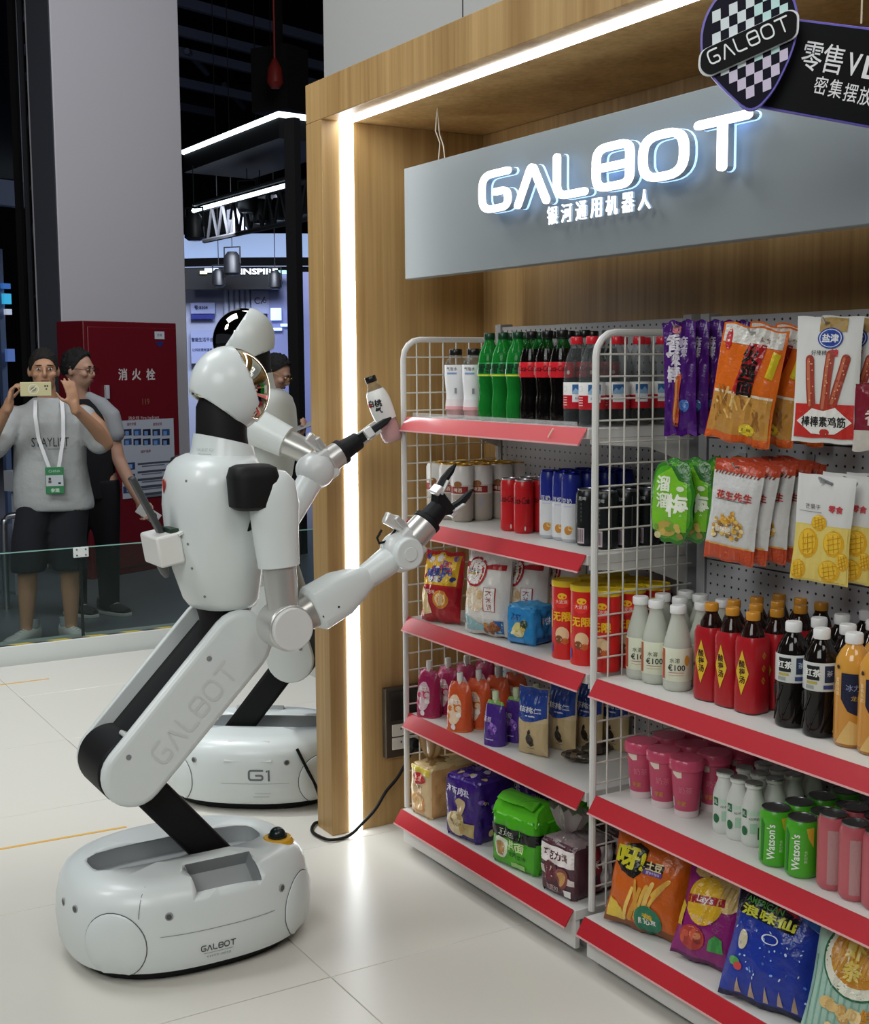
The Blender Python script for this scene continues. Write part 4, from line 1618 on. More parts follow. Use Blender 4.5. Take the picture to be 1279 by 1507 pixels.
def art_rice(P, w, h):
    P.rect(-w * .44, h * .74, w * .45, h * .80, '#b3262e', 1)
    P.poly([(-w * .44, h * .9), (w * .1, h * .78), (w * .45, h * .83), (w * .45, h * .96), (-w * .44, h * .96)], '#e6e6e4', 2)
    P.oval(-w * .14, h * .70, .040, .040, '#b3262e', 3, 0, 26)
    P.oval(-w * .14, h * .70, .034, .034, '#efeeea', 4, 0, 26)
    P.text('旺旺仙贝', -w * .14, h * .71, .012, '#3a2a20', 5, .01, w=.05)
    P.rect(-w * .32, h * .665, w * .04, h * .685, '#c9a24a', 5)
    P.oval(-w * .12, h * .40, .040, .034, '#e0cdb2', 2)
    dots(P, 14, -w * .34, h * .32, w * .12, h * .47, ['#ead9bf', '#cfae80', '#f2e7d2'], .008, .014, 3, 9)
    P.rect(w * .12, h * .28, w * .34, h * .54, '#efefec', 3)
    P.stroke([(w * .12, h * .28), (w * .34, h * .28), (w * .34, h * .54), (w * .12, h * .54)], .0025, '#b3262e', 4, 0, True)
    P.vtext('大米饼', w * .23, h * .525, h * .072, '#9c2a2e', 5, .01)
    P.poly([(-w * .45, h * .04), (w * .45, h * .04), (w * .45, h * .16), (0, h * .12), (-w * .45, h * .22)], '#8fb7bd', 1)
    dots(P, 8, -w * .02, h * .05, w * .30, h * .13, ['#a8672f', '#c58443', '#8a4a24'], .009, .015, 3, 2)
    P.rect(w * .28, h * .03, w * .45, h * .18, '#2b5fa4', 2)
rice = place(bag(.150, .242, .085, [(.2, '#d4d2cc'), (1, '#e3e2de')], art_rice, 1.2, 7), 'rice_cracker_bag', 'white rice cracker bag with a red ring, front of the third shelf', 'snack bag', (*onz(716, 936, SH1[2]).xy, SH1[2] + .004), .30, -.10)
again(rice, 'rice cracker bag standing second behind the red ringed front bag', (rice.location.x + .050, rice.location.y + .092, rice.location.z), .25, -.06)
again(rice, 'rice cracker bag standing third behind the red ringed front bag', (rice.location.x + .10, rice.location.y + .18, rice.location.z), .25, -.03)
redb = place(bag(.15, .242, .07, [(1, '#8e1d24')], lambda P, w, h: P.text('辣味', 0, h * .8, .03, '#e8d9c8', 1, .02), 1.2, 9), 'snack_bag', 'dark red bag leaning behind the white rice cracker bag', 'snack bag', (rice.location.x - .07, rice.location.y + .10, SH1[2] + .004), .2, -.05)

def box_pack(w, d, h, cols, art_front, art_side, art_top=None, puff=.05, m='foil', e=5):
    """soft block pack (multipack, loaf): puffy box; front faces -Y, side faces +X"""
    def make(name):
        t = parts_thing(name)
        mb = MB(cols[0])
        nu, nv = 16, 14
        def face(O, X, Y, N, a, b):
            def S(x, y, l):
                u, v = 2 * x / a, 2 * y / b
                bul = (1 - min(abs(u), 1) ** 3) * (1 - min(abs(v), 1) ** 3)
                n = (.0030 * math.sin(110 * x + 60 * y + O[0] * 90) + .0026 * math.sin(-95 * x + 150 * y + 3) + .0018 * math.sin(260 * x + 40 * y + O[1] * 50)) * bul
                q = Vector(O) + Vector(X) * x + Vector(Y) * y + Vector(N) * (puff * min(a, b) * bul + n + l)
                # rounded edges
                rr = .10
                cu = max(0, (abs(u) - (1 - rr)) / rr)
                cv = max(0, (abs(v) - (1 - rr)) / rr)
                return q - Vector(N) * (.007 * (cu * cu + cv * cv))
            return S
        F = face((0, -d / 2, h / 2), (1, 0, 0), (0, 0, 1), (0, -1, 0), w, h)
        R = face((w / 2, 0, h / 2), (0, 1, 0), (0, 0, 1), (1, 0, 0), d, h)
        B = face((0, d / 2, h / 2), (-1, 0, 0), (0, 0, 1), (0, 1, 0), w, h)
        L = face((-w / 2, 0, h / 2), (0, -1, 0), (0, 0, 1), (-1, 0, 0), d, h)
        T = face((0, 0, h), (1, 0, 0), (0, 1, 0), (0, 0, 1), w, d)
        U = face((0, 0, 0), (1, 0, 0), (0, -1, 0), (0, 0, -1), w, d)
        for S, a, b, c in ((F, w, h, cols[0]), (R, d, h, cols[1]), (B, w, h, cols[0]), (L, d, h, cols[1]), (T, w, d, cols[2])):
            vs = [S((-1 + 2 * i / nu) * a / 2, (-1 + 2 * j / nv) * b / 2, 0) for j in range(nv + 1) for i in range(nu + 1)]
            fs = [(j * (nu + 1) + i, j * (nu + 1) + i + 1, (j + 1) * (nu + 1) + i + 1, (j + 1) * (nu + 1) + i) for j in range(nv) for i in range(nu)]
            mb.add(vs, fs, c)
        mb.add([(-w / 2 + .007, -d / 2 + .007, 0), (w / 2 - .007, -d / 2 + .007, 0), (w / 2 - .007, d / 2 - .007, 0), (-w / 2 + .007, d / 2 - .007, 0)], [(3, 2, 1, 0)], cols[1])
        b_ = mb.build('pack', m, t, smooth=60)
        for S, art, a, b in ((F, art_front, w, h), (R, art_side, d, h), (T, art_top, w, d)):
            if art:
                P = Print(S, lim=.009, lift=.0013, step=.0004)
                art(P, a, b)
                if P.f:
                    P.build('pack_print', m, t, smooth=60)
        return t
    return make

def art_blue_f(P, w, h):
    P.oval(-w * .02, -h * .12, .022, .020, '#e3d58a', 1)
    P.text('苏打', -w * .1, h * .22, .018, '#0f3f8f', 2, .01)
    P.oval(w * .2, h * .05, .010, .012, '#3c4a2a', 2)
    P.rect(-w * .45, -h * .45, w * .2, -h * .33, '#4e8fc8', 1)
    dots(P, 8, -w * .2, -h * .25, w * .2, -h * .05, ['#e9df9c', '#d6bb58', '#f2ecc0'], .005, .009, 2, 4)
def art_blue_s(P, w, h):
    P.text('薄饼', 0, h * .1, .020, '#d9ecf7', 2, .01)
    P.rect(-w * .4, -h * .42, w * .4, -h * .30, '#1a4f8f', 1)
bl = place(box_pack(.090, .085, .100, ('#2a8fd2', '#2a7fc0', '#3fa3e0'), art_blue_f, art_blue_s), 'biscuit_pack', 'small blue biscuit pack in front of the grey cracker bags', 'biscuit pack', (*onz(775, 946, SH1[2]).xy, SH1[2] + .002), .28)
bl.location.y += .012

# fourth shelf: spouted jelly pouches
def pouch(w, h, T, cols, art, cap, tilt_cap=0):
    def make(name):
        t = parts_thing(name)
        nu, nv = 16, 14
        def S(x, y, l, side=1):
            v = min(max(y / h, 0), 1)
            u = 2 * x / w
            taper = 1 - .26 * max(0, (v - .84) / .16) ** 1.2
            th = T / 2 * (1 - min(abs(u), 1) ** 3) ** .6 * (1 - v ** 2.2) ** .7
            th = max(th, 0)
            n = .0012 * math.sin(15 * u + 9 * v) * math.sin(11 * v)
            return (x * taper, -side * (th + l) + n, y + .004 * math.sin(PI * (u * .5 + .5)) * (v - .5))
        mb = MB()
        vs, fs, cs = [], [], []
        for side in (1, -1):
            k = len(vs)
            for j in range(nv + 1):
                for i in range(nu + 1):
                    vs.append(S((-1 + 2 * i / nu) * w / 2, h * j / nv, .0002, side))
            for j in range(nv):
                for i in range(nu):
                    a = k + j * (nu + 1) + i
                    q = (a, a + 1, a + nu + 2, a + nu + 1)
                    fs.append(q if side == 1 else q[::-1])
                    v = (j + .5) / nv
                    for zz, cc in cols:
                        if v <= zz:
                            break
                    cs.append(hx(cc))
        n0 = (nu + 1) * (nv + 1)
        fs.append(tuple(range(n0, n0 + nu + 1)) + tuple(reversed(range(0, nu + 1))))
        cs.append(hx(cols[0][1]))
        mb.v, mb.f, mb.c = vs, fs, cs
        mb.build('pouch', 'foil', t, smooth=60)
        if cap:
            MB(cap).lathe([(.0055, h - .006), (.0055, h + .004), (.0085, h + .004), (.0088, h + .026), (.0075, h + .028)], 14).build('spout_cap', 'gloss', t, smooth=40)
        P = Print(lambda x, y, l: S(x, y, l), lim=.009, lift=.0011, step=.0004)
        art(P, w, h)
        P.build('pouch_print', 'foil', t, smooth=60)
        return t
    return make
def art_jelly(c1, c2):
    def art(P, w, h):
        P.oval(-w * .02, h * .46, w * .32, h * .30, c1, 1)
        dots(P, 8, -w * .3, h * .25, w * .3, h * .6, [c2, '#f0e9e2', c1], .006, .011, 2, 6)
        P.text('果冻', -w * .02, h * .62, .014, '#f5f0ea', 6, .02)
        P.oval(w * .02, h * .12, .008, .008, '#e8e4e2', 2)
        P.rect(-w * .45, h * .02, w * .45, h * .05, c2, 1)
    return art
SD = 'fourth shelf'
z = SH1[3]
Yj = 1.868
jelly = pouch(.078, .135, .062, [(1, '#a8275a')], art_jelly('#e2c3cc', '#cc3d63'), '#e9e7e2')
x = colX([632], Yj, 1020)
block(jelly, 'jelly_pouch', 'pink spouted jelly pouch', 'pouch', SD, x, Yj, z, 4, .064, 'pink jelly pouches on the fourth shelf', rz=.35)
x = colX([678], Yj, 1035)
block(pouch(.080, .135, .062, [(1, '#d2562c')], art_jelly('#efd2b4', '#d8742a'), '#e9e7e2'), 'jelly_pouch', 'orange spouted jelly pouch', 'pouch', SD, x, Yj, z, 4, .062, 'orange jelly pouches on the fourth shelf', rz=.35)
def art_grape(P, w, h):
    P.text('葡萄', -w * .18, h * .6, .014, '#d8c9ec', 2, .01)
    P.oval(w * .12, h * .42, .014, .012, '#8a57c0', 1)
    dots(P, 7, w * .0, h * .3, w * .3, h * .5, ['#6b3aa4', '#a27ad2', '#4a2480'], .006, .009, 2, 8)
    P.rect(-w * .2, h * .16, w * .2, h * .18, '#cbb8e6', 2)
x = colX([727], Yj, 1060)
gp = block(pouch(.066, .118, .056, [(.9, '#4b2a86'), (1, '#7fae55')], art_grape, '#cfe0b8'), 'jelly_pouch', 'purple spouted grape jelly pouch', 'pouch', SD, x, Yj + .004, z, 3, .066, 'purple jelly pouches on the fourth shelf', rz=.25)

def art_grain(P, w, h):
    P.poly([(-w * .49, h * .56), (-w * .2, h * .50), (w * .1, h * .51), (w * .49, h * .58), (w * .49, h * .99), (-w * .49, h * .99)], '#23459c', 1)
    P.text('核桃仁', 0, h * .68, h * .085, '#e8eaf0', 2, .02, w=w * .72)
    P.rect(-w * .12, h * .58, w * .2, h * .60, '#d8dcea', 2)
    P.poly([(-.006, h * .30), (.006, h * .34), (.004, h * .40), (-.004, h * .36)], '#2b2620', 2)
    P.oval(0, h * .24, .012, .014, '#3a332a', 2)
    P.oval(.004, h * .17, .008, .006, '#2b2620', 2)
    P.rect(-w * .1, h * .1, w * .14, h * .11, '#8d7b60', 2)
gr = place(bag(.096, .178, .045, [(.5, '#cdb588'), (1, '#d8c49c')], art_grain, .7, 12, .08), 'nut_pouch', 'beige pouch with blue top standing in front on the fourth shelf', 'pouch', (*onz(779, 1112, SH1[3]).xy, SH1[3] + .002), .33, -.03)
gr.location.y += .012
again(gr, 'beige pouch with blue top, second in the pouch row', (gr.location.x + .012, gr.location.y + .085, gr.location.z), .2, -.04)
again(gr, 'beige pouch with blue top, third in the pouch row beside the screen', (gr.location.x + .04, gr.location.y + .15, gr.location.z), .2, -.04)
again(gr, 'beige pouch with blue top, last in the pouch row near the peg board', (gr.location.x + .08, gr.location.y + .205, gr.location.z), .2, -.04)
# crumpled dark wrappers lying at the shelf's right end
for i, (px, py, lab) in enumerate(((842, 1124, 'crumpled dark wrapped snack lying at the right end of the fourth shelf'), (868, 1112, 'dark wrapped snack lying behind the wire screen'))):
    q = onz(px, py, SH1[3])
    mb = MB('#2e2a24')
    rn = random.Random(20 + i)
    rings = []
    for k in range(7):
        u = -1 + k / 3
        rr = .020 * (1 - abs(u) ** 2.4 * .75)
        rings.append([(u * .045, rr * (1.25 if 1 else 1) * math.cos(2 * PI * j / 12) * rn.uniform(.75, 1.2), .018 + rr * .8 * math.sin(2 * PI * j / 12) * rn.uniform(.7, 1.1)) for j in range(12)])
    mb.loft(rings)
    for k in range(len(mb.c)):
        mb.c[k] = hx(rn.choice(['#26231f', '#3b352b', '#6b5a44', '#1b1a18', '#4a3d35']))
    o = mb.build('wrapped_snack', 'foil', None, (q.x, q.y + .02, SH1[3]), rz=.6 + i)
    tag(o, lab, 'snack')

# ---- bottom deck of the left unit
z0 = .12
def gathered(t, w, d, h, top, col, seed=1, m='foil', fan=.05, lean=0):
    """tied bag mouth: neck that flares into a ragged fan"""
    rn = random.Random(seed)
    mb = MB(col)
    rings = []
    for q, (rx, ry, zz) in enumerate(((w * .46, d * .46, h * .96), (w * .36, d * .36, h * 1.06), (w * .14, d * .14, h * 1.14), (.014, .014, h * 1.20), (fan * .7, fan * .4, h * 1.30), (fan * 1.2, fan * .6, top))):
        ring = []
        for k in range(28):
            a = 2 * PI * k / 28
            wob = 1 + (.16 if q > 0 else .03) * math.sin(7 * a + seed) + rn.uniform(-.06, .06)
            ring.append((rx * math.cos(a) * wob, ry * math.sin(a) * wob - lean * min(1, q / 3), zz + (rn.uniform(-.012, .012) if q == 5 else rn.uniform(-.003, .003))))
        rings.append(ring)
    mb.loft(rings, cap=(0, 0))
    mb.build('gathered_top', m, t, smooth=50)

def art_bread_f(P, w, h):
    P.oval(0, h * .26, .030, .016, '#c02a2e', 2)
    P.text('吐司', 0, h * .26, .014, '#f5e6cc', 3, .01)
    P.text('原味面包', 0, h * .10, .010, '#7c3b1c', 3, .0)
    P.oval(0, -h * .22, w * .34, h * .2, '#d79a5b', 1)
    P.oval(0, -h * .22, w * .27, h * .15, '#e9c690', 2)
    P.poly([(-w * .48, h * .48), (w * .48, h * .48), (w * .48, h * .34), (-w * .48, h * .40)], '#d8c24a', 1)
def bread(name):
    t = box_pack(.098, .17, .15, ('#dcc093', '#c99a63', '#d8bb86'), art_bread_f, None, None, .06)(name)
    gathered(t, .098, .15, .142, .240, '#a98352', 2, mat('film', rough=.15, clear=.25, bump=(60, .4)), .05, .045)
    return t
place(bread, 'bread_loaf', 'bagged sandwich loaf with twisted brown film top, left of the deck', 'bread', (on(620, 1200, 'Z', z0).x, 1.805 + .085 + .012, z0 + .001), .06)
def art_pur_f(P, w, h):
    P.oval(-w * .1, -h * .25, w * .30, h * .2, '#d7c79a', 1)
    P.oval(w * .05, h * .06, .018, .024, '#c9b183', 2)
    P.text('海苔肉松', -w * .05, h * .3, .020, '#d9cfe8', 2, .02, w=w * .7)
    P.text('夹心吐司', -w * .02, -h * .25, .012, '#5a3b2a', 3, .0)
    P.rect(w * .02, -h * .4, w * .42, -h * .18, '#b7a468', 2)
    dots(P, 8, -w * .3, -h * .3, w * .1, -h * .1, ['#e8dcb4', '#b99a5c', '#8a5a2c'], .006, .012, 3, 3)
def art_pur_t(P, w, d):
    dots(P, 16, -w * .45, -d * .4, w * .45, d * .4, ['#7b5ab0', '#d4c8e8', '#2a1260', '#c9b77a'], .006, .016, 1, 14)
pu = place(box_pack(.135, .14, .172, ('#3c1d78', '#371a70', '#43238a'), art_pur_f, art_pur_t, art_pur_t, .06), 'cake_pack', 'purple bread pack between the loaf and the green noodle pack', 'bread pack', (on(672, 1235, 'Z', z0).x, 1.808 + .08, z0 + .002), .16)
again(pu, 'purple bread pack standing behind the front purple pack', (pu.location.x + .03, pu.location.y + .155, z0 + .002), .1)
def art_noo_f(P, w, h):
    P.rect(-w * .49, h * .06, w * .49, h * .27, '#15181a', 1)
    P.oval(-w * .24, -h * .14, .026, .030, '#dfe6cf', 2)
    P.oval(-w * .24, -h * .16, .019, .020, '#b58a4c', 3)
    P.text('拌面', w * .1, -h * .04, .026, '#d8f0b0', 3, .02)
    P.text('清爽酸菜味', w * .12, -h * .22, .012, '#1d5a1c', 3, .0)
    P.rect(0, -h * .45, w * .3, -h * .36, '#9fd27c', 2)
    P.text('五连包', -w * .12, h * .16, .018, '#d0d6c2', 2, .0)
def art_noo_s(P, w, h):
    P.rect(-w * .49, h * .10, w * .49, h * .27, '#15181a', 1)
    P.oval(0, -h * .02, .03, .028, '#b99a52', 2)
    dots(P, 10, -.025, -h * .12, .025, h * .06, ['#d8c27c', '#8b6a34', '#e8dca0'], .005, .010, 3, 5)
    for k in range(4):
        P.stroke([(-.024, -h * (.22 + .06 * k)), (.024, -h * (.20 + .06 * k))], .006, '#101510', 2)
def noodles(name):
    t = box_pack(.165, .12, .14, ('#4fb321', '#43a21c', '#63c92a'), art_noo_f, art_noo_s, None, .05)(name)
    # folded-over film top
    mb = MB('#62c82c')
    rings = []
    for q, (hx_, hy_, zz, oy) in enumerate(((.080, .058, .132, 0), (.078, .045, .160, -.002), (.074, .012, .180, -.006), (.070, .004, .186, -.030), (.066, .003, .172, -.055))):
        rings.append([(sx * hx_ + .002 * math.sin(9 * sx + q), sy * hy_ + oy, zz + .003 * math.sin(5 * sx + 3 * q)) for sx, sy in [(-1, -1), (-.5, -1), (0, -1), (.5, -1), (1, -1), (1, 1), (.5, 1), (0, 1), (-.5, 1), (-1, 1)]])
    mb.loft(rings).build('folded_top', 'foil', t, smooth=50)
    return t
no = place(noodles, 'noodle_pack', 'bright green and black noodle multipack in the middle of the deck', 'noodle pack', (on(748, 1280, 'Z', z0).x - .005, 1.806 + .075, z0 + .002), .16)
again(no, 'green noodle multipack in shade behind the front green pack', (no.location.x + .06, no.location.y + .14, z0 + .002), -.15)
def art_cho_f(P, w, h):
    P.rect(-w * .49, h * .1, w * .49, h * .42, '#efe6e4', 1)
    P.text('巧克力派', 0, h * .27, .020, '#5a2430', 2, .02, w=w * .7)
    P.oval(-w * .12, -h * .06, .024, .028, '#6a2f3a', 2)
    P.oval(w * .20, -h * .12, .020, .026, '#8a4a48', 3)
    P.oval(w * .20, -h * .12, .012, .018, '#c99a5c', 4)
    P.poly([(-w * .49, -h * .12), (w * .49, -h * .22), (w * .49, -h * .12), (0, h * .02), (-w * .49, h * .02)], '#d9cbc6', 1)
    P.text('软面包', -w * .1, -h * .36, .014, '#c9b2b2', 2, .0)
    P.rect(w * .25, -h * .44, w * .44, -h * .32, '#e9e9e9', 2)
def art_cho_s(P, w, h):
    P.rect(-w * .2, -h * .4, w * .1, h * .4, '#7e2030', 1)
    P.rect(w * .1, -h * .4, w * .4, h * .4, '#e5dcdc', 1)
    P.text('派', -w * .05, h * .1, .024, '#e8d8d8', 2, .01)
    P.oval(-w * .05, -h * .2, .012, .016, '#39457a', 2)
def choc(name):
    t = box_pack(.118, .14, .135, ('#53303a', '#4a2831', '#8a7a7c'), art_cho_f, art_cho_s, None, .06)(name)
    gathered(t, .118, .13, .130, .215, '#8d8182', 5, mat('film_grey', rough=.12, clear=.35, bump=(60, .4)), .05, .03)
    return t
ch_ = place(choc, 'chocolate_bread', 'brown chocolate bread bag with gathered clear top at the right of the deck', 'bread', (on(826, 1318, 'Z', z0).x - .012, 1.812 + .075, z0 + .002), .12)
again(ch_, 'brown bread bag standing behind the front chocolate bread bag', (ch_.location.x + .0, ch_.location.y + .165, z0 + .002), .0)

# ------------------------------------------------------------------ right unit: bottles and cups on its shelves
SE = 'upper right shelf'
z = SH2[0]
Y4 = 1.93
mat('cloudy_pet', col='#d5d8cc', rough=.12, clear=.30, tint='#f0f2ea')
mat('cloudy', col='#d2d5c8', rough=.25, clear=.12, tint='#e8eadf')
def lemon(name):
    t = parts_thing(name)
    prof = [(.027, 0), (.031, .004), (.032, .012), (.032, .095), (.029, .115), (.022, .140), (.0165, .160), (.0150, .172), (.0165, .174), (.0165, .178)]
    MB('#d5d8cc').lathe(prof, 26).build('bottle', 'cloudy_pet', t, smooth=50)
    MB('#d2d5c8').lathe([(r - .002, q + .002) for r, q in prof[:6]], 24).build('drink', 'cloudy', t, smooth=60)
    cap_(t, .0185, .174, .018, '#e9e9e7')
    MB('#d9dcc4').lathe([(.0323, .024), (.0327, .025), (.0327, .098), (.0323, .099)], 26, cap=(0, 0)).build('label', 'gloss', t, smooth=60)
    P = Print(wrap(.0327), lim=.012)
    P.rect(-.034, .028, -.024, .096, '#c04a2a', 1)
    P.text('水溶', .002, .072, .011, '#2e3a1f', 2, .0)
    P.text('€100', .006, .056, .014, '#1f2320', 2, .01)
    P.rect(-.012, .044, .022, .0452, '#b5604a', 1)
    P.rect(-.012, .038, .022, .0386, '#b5604a', 1)
    P.oval(.030, .072, .006, .012, '#d99a3a', 1)
    P.build('label_print', 'print', t)
    return t
x = colX([943, 966, 999], Y4, 940)
block(lemon, 'lemon_bottle', 'cloudy lemon drink bottle with white cap', 'bottle', SE, x, Y4, z, 3, .067, 'cloudy lemon drink bottles')

def herbal(name):
    t = parts_thing(name)
    s_ = 3.6
    k = 1.06
    prof = [(.026, 0), (.0285, .003), (.0295, .01), (.0295, .05), (.0275, .075), (.0275, .085), (.0290, .105), (.0290, .150), (.0255, .162)]
    MB('#a81c24').lathe([(r * k, q) for r, q in prof], 28, sq=s_, cols=[(.006, '#1d1210'), (.3, '#a61b23')]).build('sleeve', 'gloss', t, smooth=50)
    MB('#2a1512').lathe([(.0255, .160), (.023, .172), (.016, .186), (.0135, .192), (.0135, .198)], 24).build('bottle', mat('tea_pet', col='#22110e', rough=.08), t, smooth=60)
    cap_(t, .0150, .196, .017, '#c98a2c')
    def S(x, y, h):
        # front-right face flat print: faces -Y and +X
        for (r0, q0), (r1, q1) in zip(prof[:-1], prof[1:]):
            if y <= q1:
                r = r0 + (r1 - r0) * (y - q0) / (q1 - q0)
                break
        r *= k * 1.005
        return (x, -(r * (1 - .25 * (abs(x) / r) ** 3.6 * .6)) - h, y)
    P = Print(S, lim=.010, lift=.0007)
    P.poly([(0, .040), (.017, .088), (0, .136), (-.017, .088)], '#d9b52c', 1)
    P.vtext('酸梅汤', 0, .114, .015, '#3a1410', 2, .02)
    P.build('sleeve_print', 'print', t)
    def S2(x, y, h):
        p = S(x, y, h)
        return (-p[1], x, y)
    P = Print(S2, lim=.010, lift=.0007)
    for q in (.125, .098, .072):
        P.poly([(0, q - .008), (.006, q), (0, q + .008), (-.006, q)], '#c9812c', 1)
        P.text('福', 0, q, .007, '#7c1016', 2, .0)
    P.build('sleeve_print', 'print', t)
    return t
x = colX([1046, 1076, 1107], Y4, 960)
block(herbal, 'herbal_tea_bottle', 'red herbal drink bottle with orange cap', 'bottle', SE, x, Y4, z, 4, .068, 'red herbal drink bottles', jit=.12)

def blacktea(name):
    t = parts_thing(name)
    prof = [(.029, 0), (.033, .004), (.0335, .014), (.0325, .03), (.0335, .05), (.0325, .07), (.0335, .095), (.0335, .150), (.030, .163), (.021, .180), (.0145, .190), (.0140, .198)]
    MB('#16100e').lathe(prof, 28).build('bottle', mat('dark_pet', col='#15100e', rough=.08), t, smooth=60)
    cap_(t, .0165, .193, .020, '#e6e6e5')
    MB('#cdd0cc').lathe([(.0338, .094), (.0341, .095), (.0341, .149), (.0338, .150)], 28, cap=(0, 0)).build('label', 'gloss', t, smooth=60)
    P = Print(wrap(.0341), lim=.012)
    P.rect(-.026, .116, .000, .144, '#15171a', 1)
    P.text('红茶', -.013, .130, .015, '#e9e9e6', 2, .02)
    P.rect(.010, .112, .030, .145, '#25324f', 1)
    P.text('茶', .020, .130, .012, '#cfd6e0', 2, .0)
    P.rect(-.026, .108, -.004, .113, '#b6a64a', 1)
    P.rect(.008, .099, .028, .107, '#3a477e', 1)
    P.rect(-.028, .098, -.010, .105, '#9b9d98', 1)
    P.build('label_print', 'print', t)
    # diagonal ribs
    mb = MB('#221a17')
    for k in range(8):
        a0 = 2 * PI * k / 8
        mb.tube([(.0335 * math.cos(a0 + q * .9), .0335 * math.sin(a0 + q * .9), .012 + .075 * q) for q in (0, .25, .5, .75, 1)], .0022, 5)
    mb.build('ribs', 'dark_pet', t, smooth=60)['kind'] = 'stuff'
    return t
x = colX([1165, 1209], Y4 - .005, 1000)
block(blacktea, 'black_tea_bottle', 'dark tea bottle with white cap', 'bottle', SE, x, Y4 - .005, z, 4, .072, 'dark tea bottles')

def orange_bottle(name):
    t = parts_thing(name)
    prof = [(.029, 0), (.0335, .004), (.0345, .014), (.0345, .10), (.033, .12), (.0345, .145), (.032, .168), (.024, .184), (.0155, .195), (.0145, .203)]
    MB('#c98a35').lathe(prof, 28, cols=[(.01, '#b07428'), (.05, '#caa060'), (.1, '#c98a35'), (.3, '#cf9640')]).build('bottle', mat('peach_pet', rough=.1, coat=.3), t, smooth=60)
    cap_(t, .0170, .198, .020, '#e6e6e5')
    P = Print(wrap(.0345, 0), lim=.010)
    P.poly([(-.018, .145), (.045, .145), (.045, .060), (.030, .058), (-.004, .072), (-.018, .095)], '#191d38', 1)
    P.text('冰力克', .012, .118, .013, '#8a93b8', 2, .01)
    P.text('龙井', .012, .098, .010, '#c9a24a', 2, .0)
    P.oval(-.026, .155, .004, .004, '#3a1a18', 1)
    P.vtext('蜜桃乌龙', -.026, .135, .008, '#e8d3a2', 2, .0)
    P.poly([(-.028, .008), (.03, .008), (.03, .04), (.0, .055)], '#d8b06a', 1)
    P.build('label_print', 'print', t)
    return t
x = colX([1254, 1292], Y4 - .008, 1020)
block(orange_bottle, 'peach_tea_bottle', 'amber peach tea bottle with navy label', 'bottle', SE, x, Y4 - .008, z, 3, .072, 'amber peach tea bottles')

# ---- lower right shelf
SF = 'lower right shelf'
z = SH2[1]
Y5 = 1.925
mat('pink_film', col='#c9506e', rough=.22, bump=(80, .35))
def cup(name):
    t = parts_thing(name)
    h = .122
    MB('#c85070').lathe([(.026, 0), (.0275, .003), (.0275, .016), (.028, .017), (.0365, h)], 28, cols=[(.014, '#e3d3d3'), (.5, '#c54c6a')]).build('cup', 'gloss', t, smooth=45)
    MB('#c4496a').lathe([(.0385, h - .014), (.0405, h - .012), (.0405, h + .006), (.037, h + .011), (.002, h + .010)], 28).build('film_lid', 'pink_film', t, smooth=40)
    P = Print(lambda x, y, l: ((.0275 + .009 * (y - .017) / .105 + l) * math.cos(FACE + x / .033), (.0275 + .009 * (y - .017) / .105 + l) * math.sin(FACE + x / .033), y), lim=.012)
    P.poly([(-.03, .112), (-.004, .112), (-.004, .094), (-.014, .092), (-.026, .100)], '#e8d6c8', 1)
    P.text('芋泥', -.006, .034, .011, '#c9904a', 2, .02)
    P.rect(-.036, .024, -.028, .045, '#c9c2c4', 1)
    P.text('奶茶', .004, .066, .016, '#d9798f', 2, .01)
    P.build('cup_print', 'print', t)
    return t
x = colX([944, 977, 1011], Y5, 1140)
block(cup, 'milk_tea_cup', 'pink milk tea cup with film lid', 'cup', SF, x, Y5, z, 3, .084, 'pink milk tea cups')

def milk(name):
    t = parts_thing(name)
    prof = [(.022, 0), (.0245, .003), (.025, .012), (.025, .082), (.022, .096), (.0155, .114), (.0150, .122), (.0185, .124), (.0185, .131)]
    MB('#d9dcd6').lathe(prof, 24).build('bottle', mat('milk_plastic', col='#d8dbd5', rough=.35), t, smooth=50)
    MB('#b9bcbb').lathe([(.0186, .130), (.0186, .1335), (.016, .1345), (.002, .1335)], 20).build('foil_lid', 'metal', t, smooth=40)
    P = Print(wrap(.025), lim=.012)
    P.rect(-.022, .062, -.010, .080, '#1f6a3e', 1)
    P.text('乳', -.016, .071, .010, '#e3efe5', 2, .0)
    P.oval(-.015, .034, .008, .010, '#1f6a3e', 1)
    P.text('AD钙奶', .006, .062, .006, '#2c7a4a', 2, .0)
    P.rect(-.002, .030, .012, .052, '#a9cdb4', 1)
    P.rect(.014, .018, .024, .044, '#3a4a40', 1)
    P.rect(-.008, .070, .018, .078, '#bfdcc8', 1)
    P.build('bottle_print', 'print', t)
    return t
x = colX([1066, 1088, 1110], Y5, 1190)
block(milk, 'milk_bottle', 'small white milk bottle with foil lid', 'bottle', SF, x, Y5, z, 4, .056, 'small white milk bottles')

x = colX([1141, 1179], 1.885, 1240)
block(can(.0325, .118, [(.02, '#b5bcae'), (.97, '#4fae2a'), (1, '#c8a33a')], art_green, '#8f9294'), 'soda_can', 'bright green soda can', 'can', SF, x, 1.885, z, 4, .068, 'bright green soda cans')
x = colX([1224, 1259, 1294], 1.888, 1260)
block(can(.0295, .148, [(.02, '#a9a4a4'), (1, '#c06068')], art_pink, '#8f9092'), 'pink_can', 'tall pink drink can', 'can', SF, x, 1.888, z, 4, .062, 'tall pink drink cans')

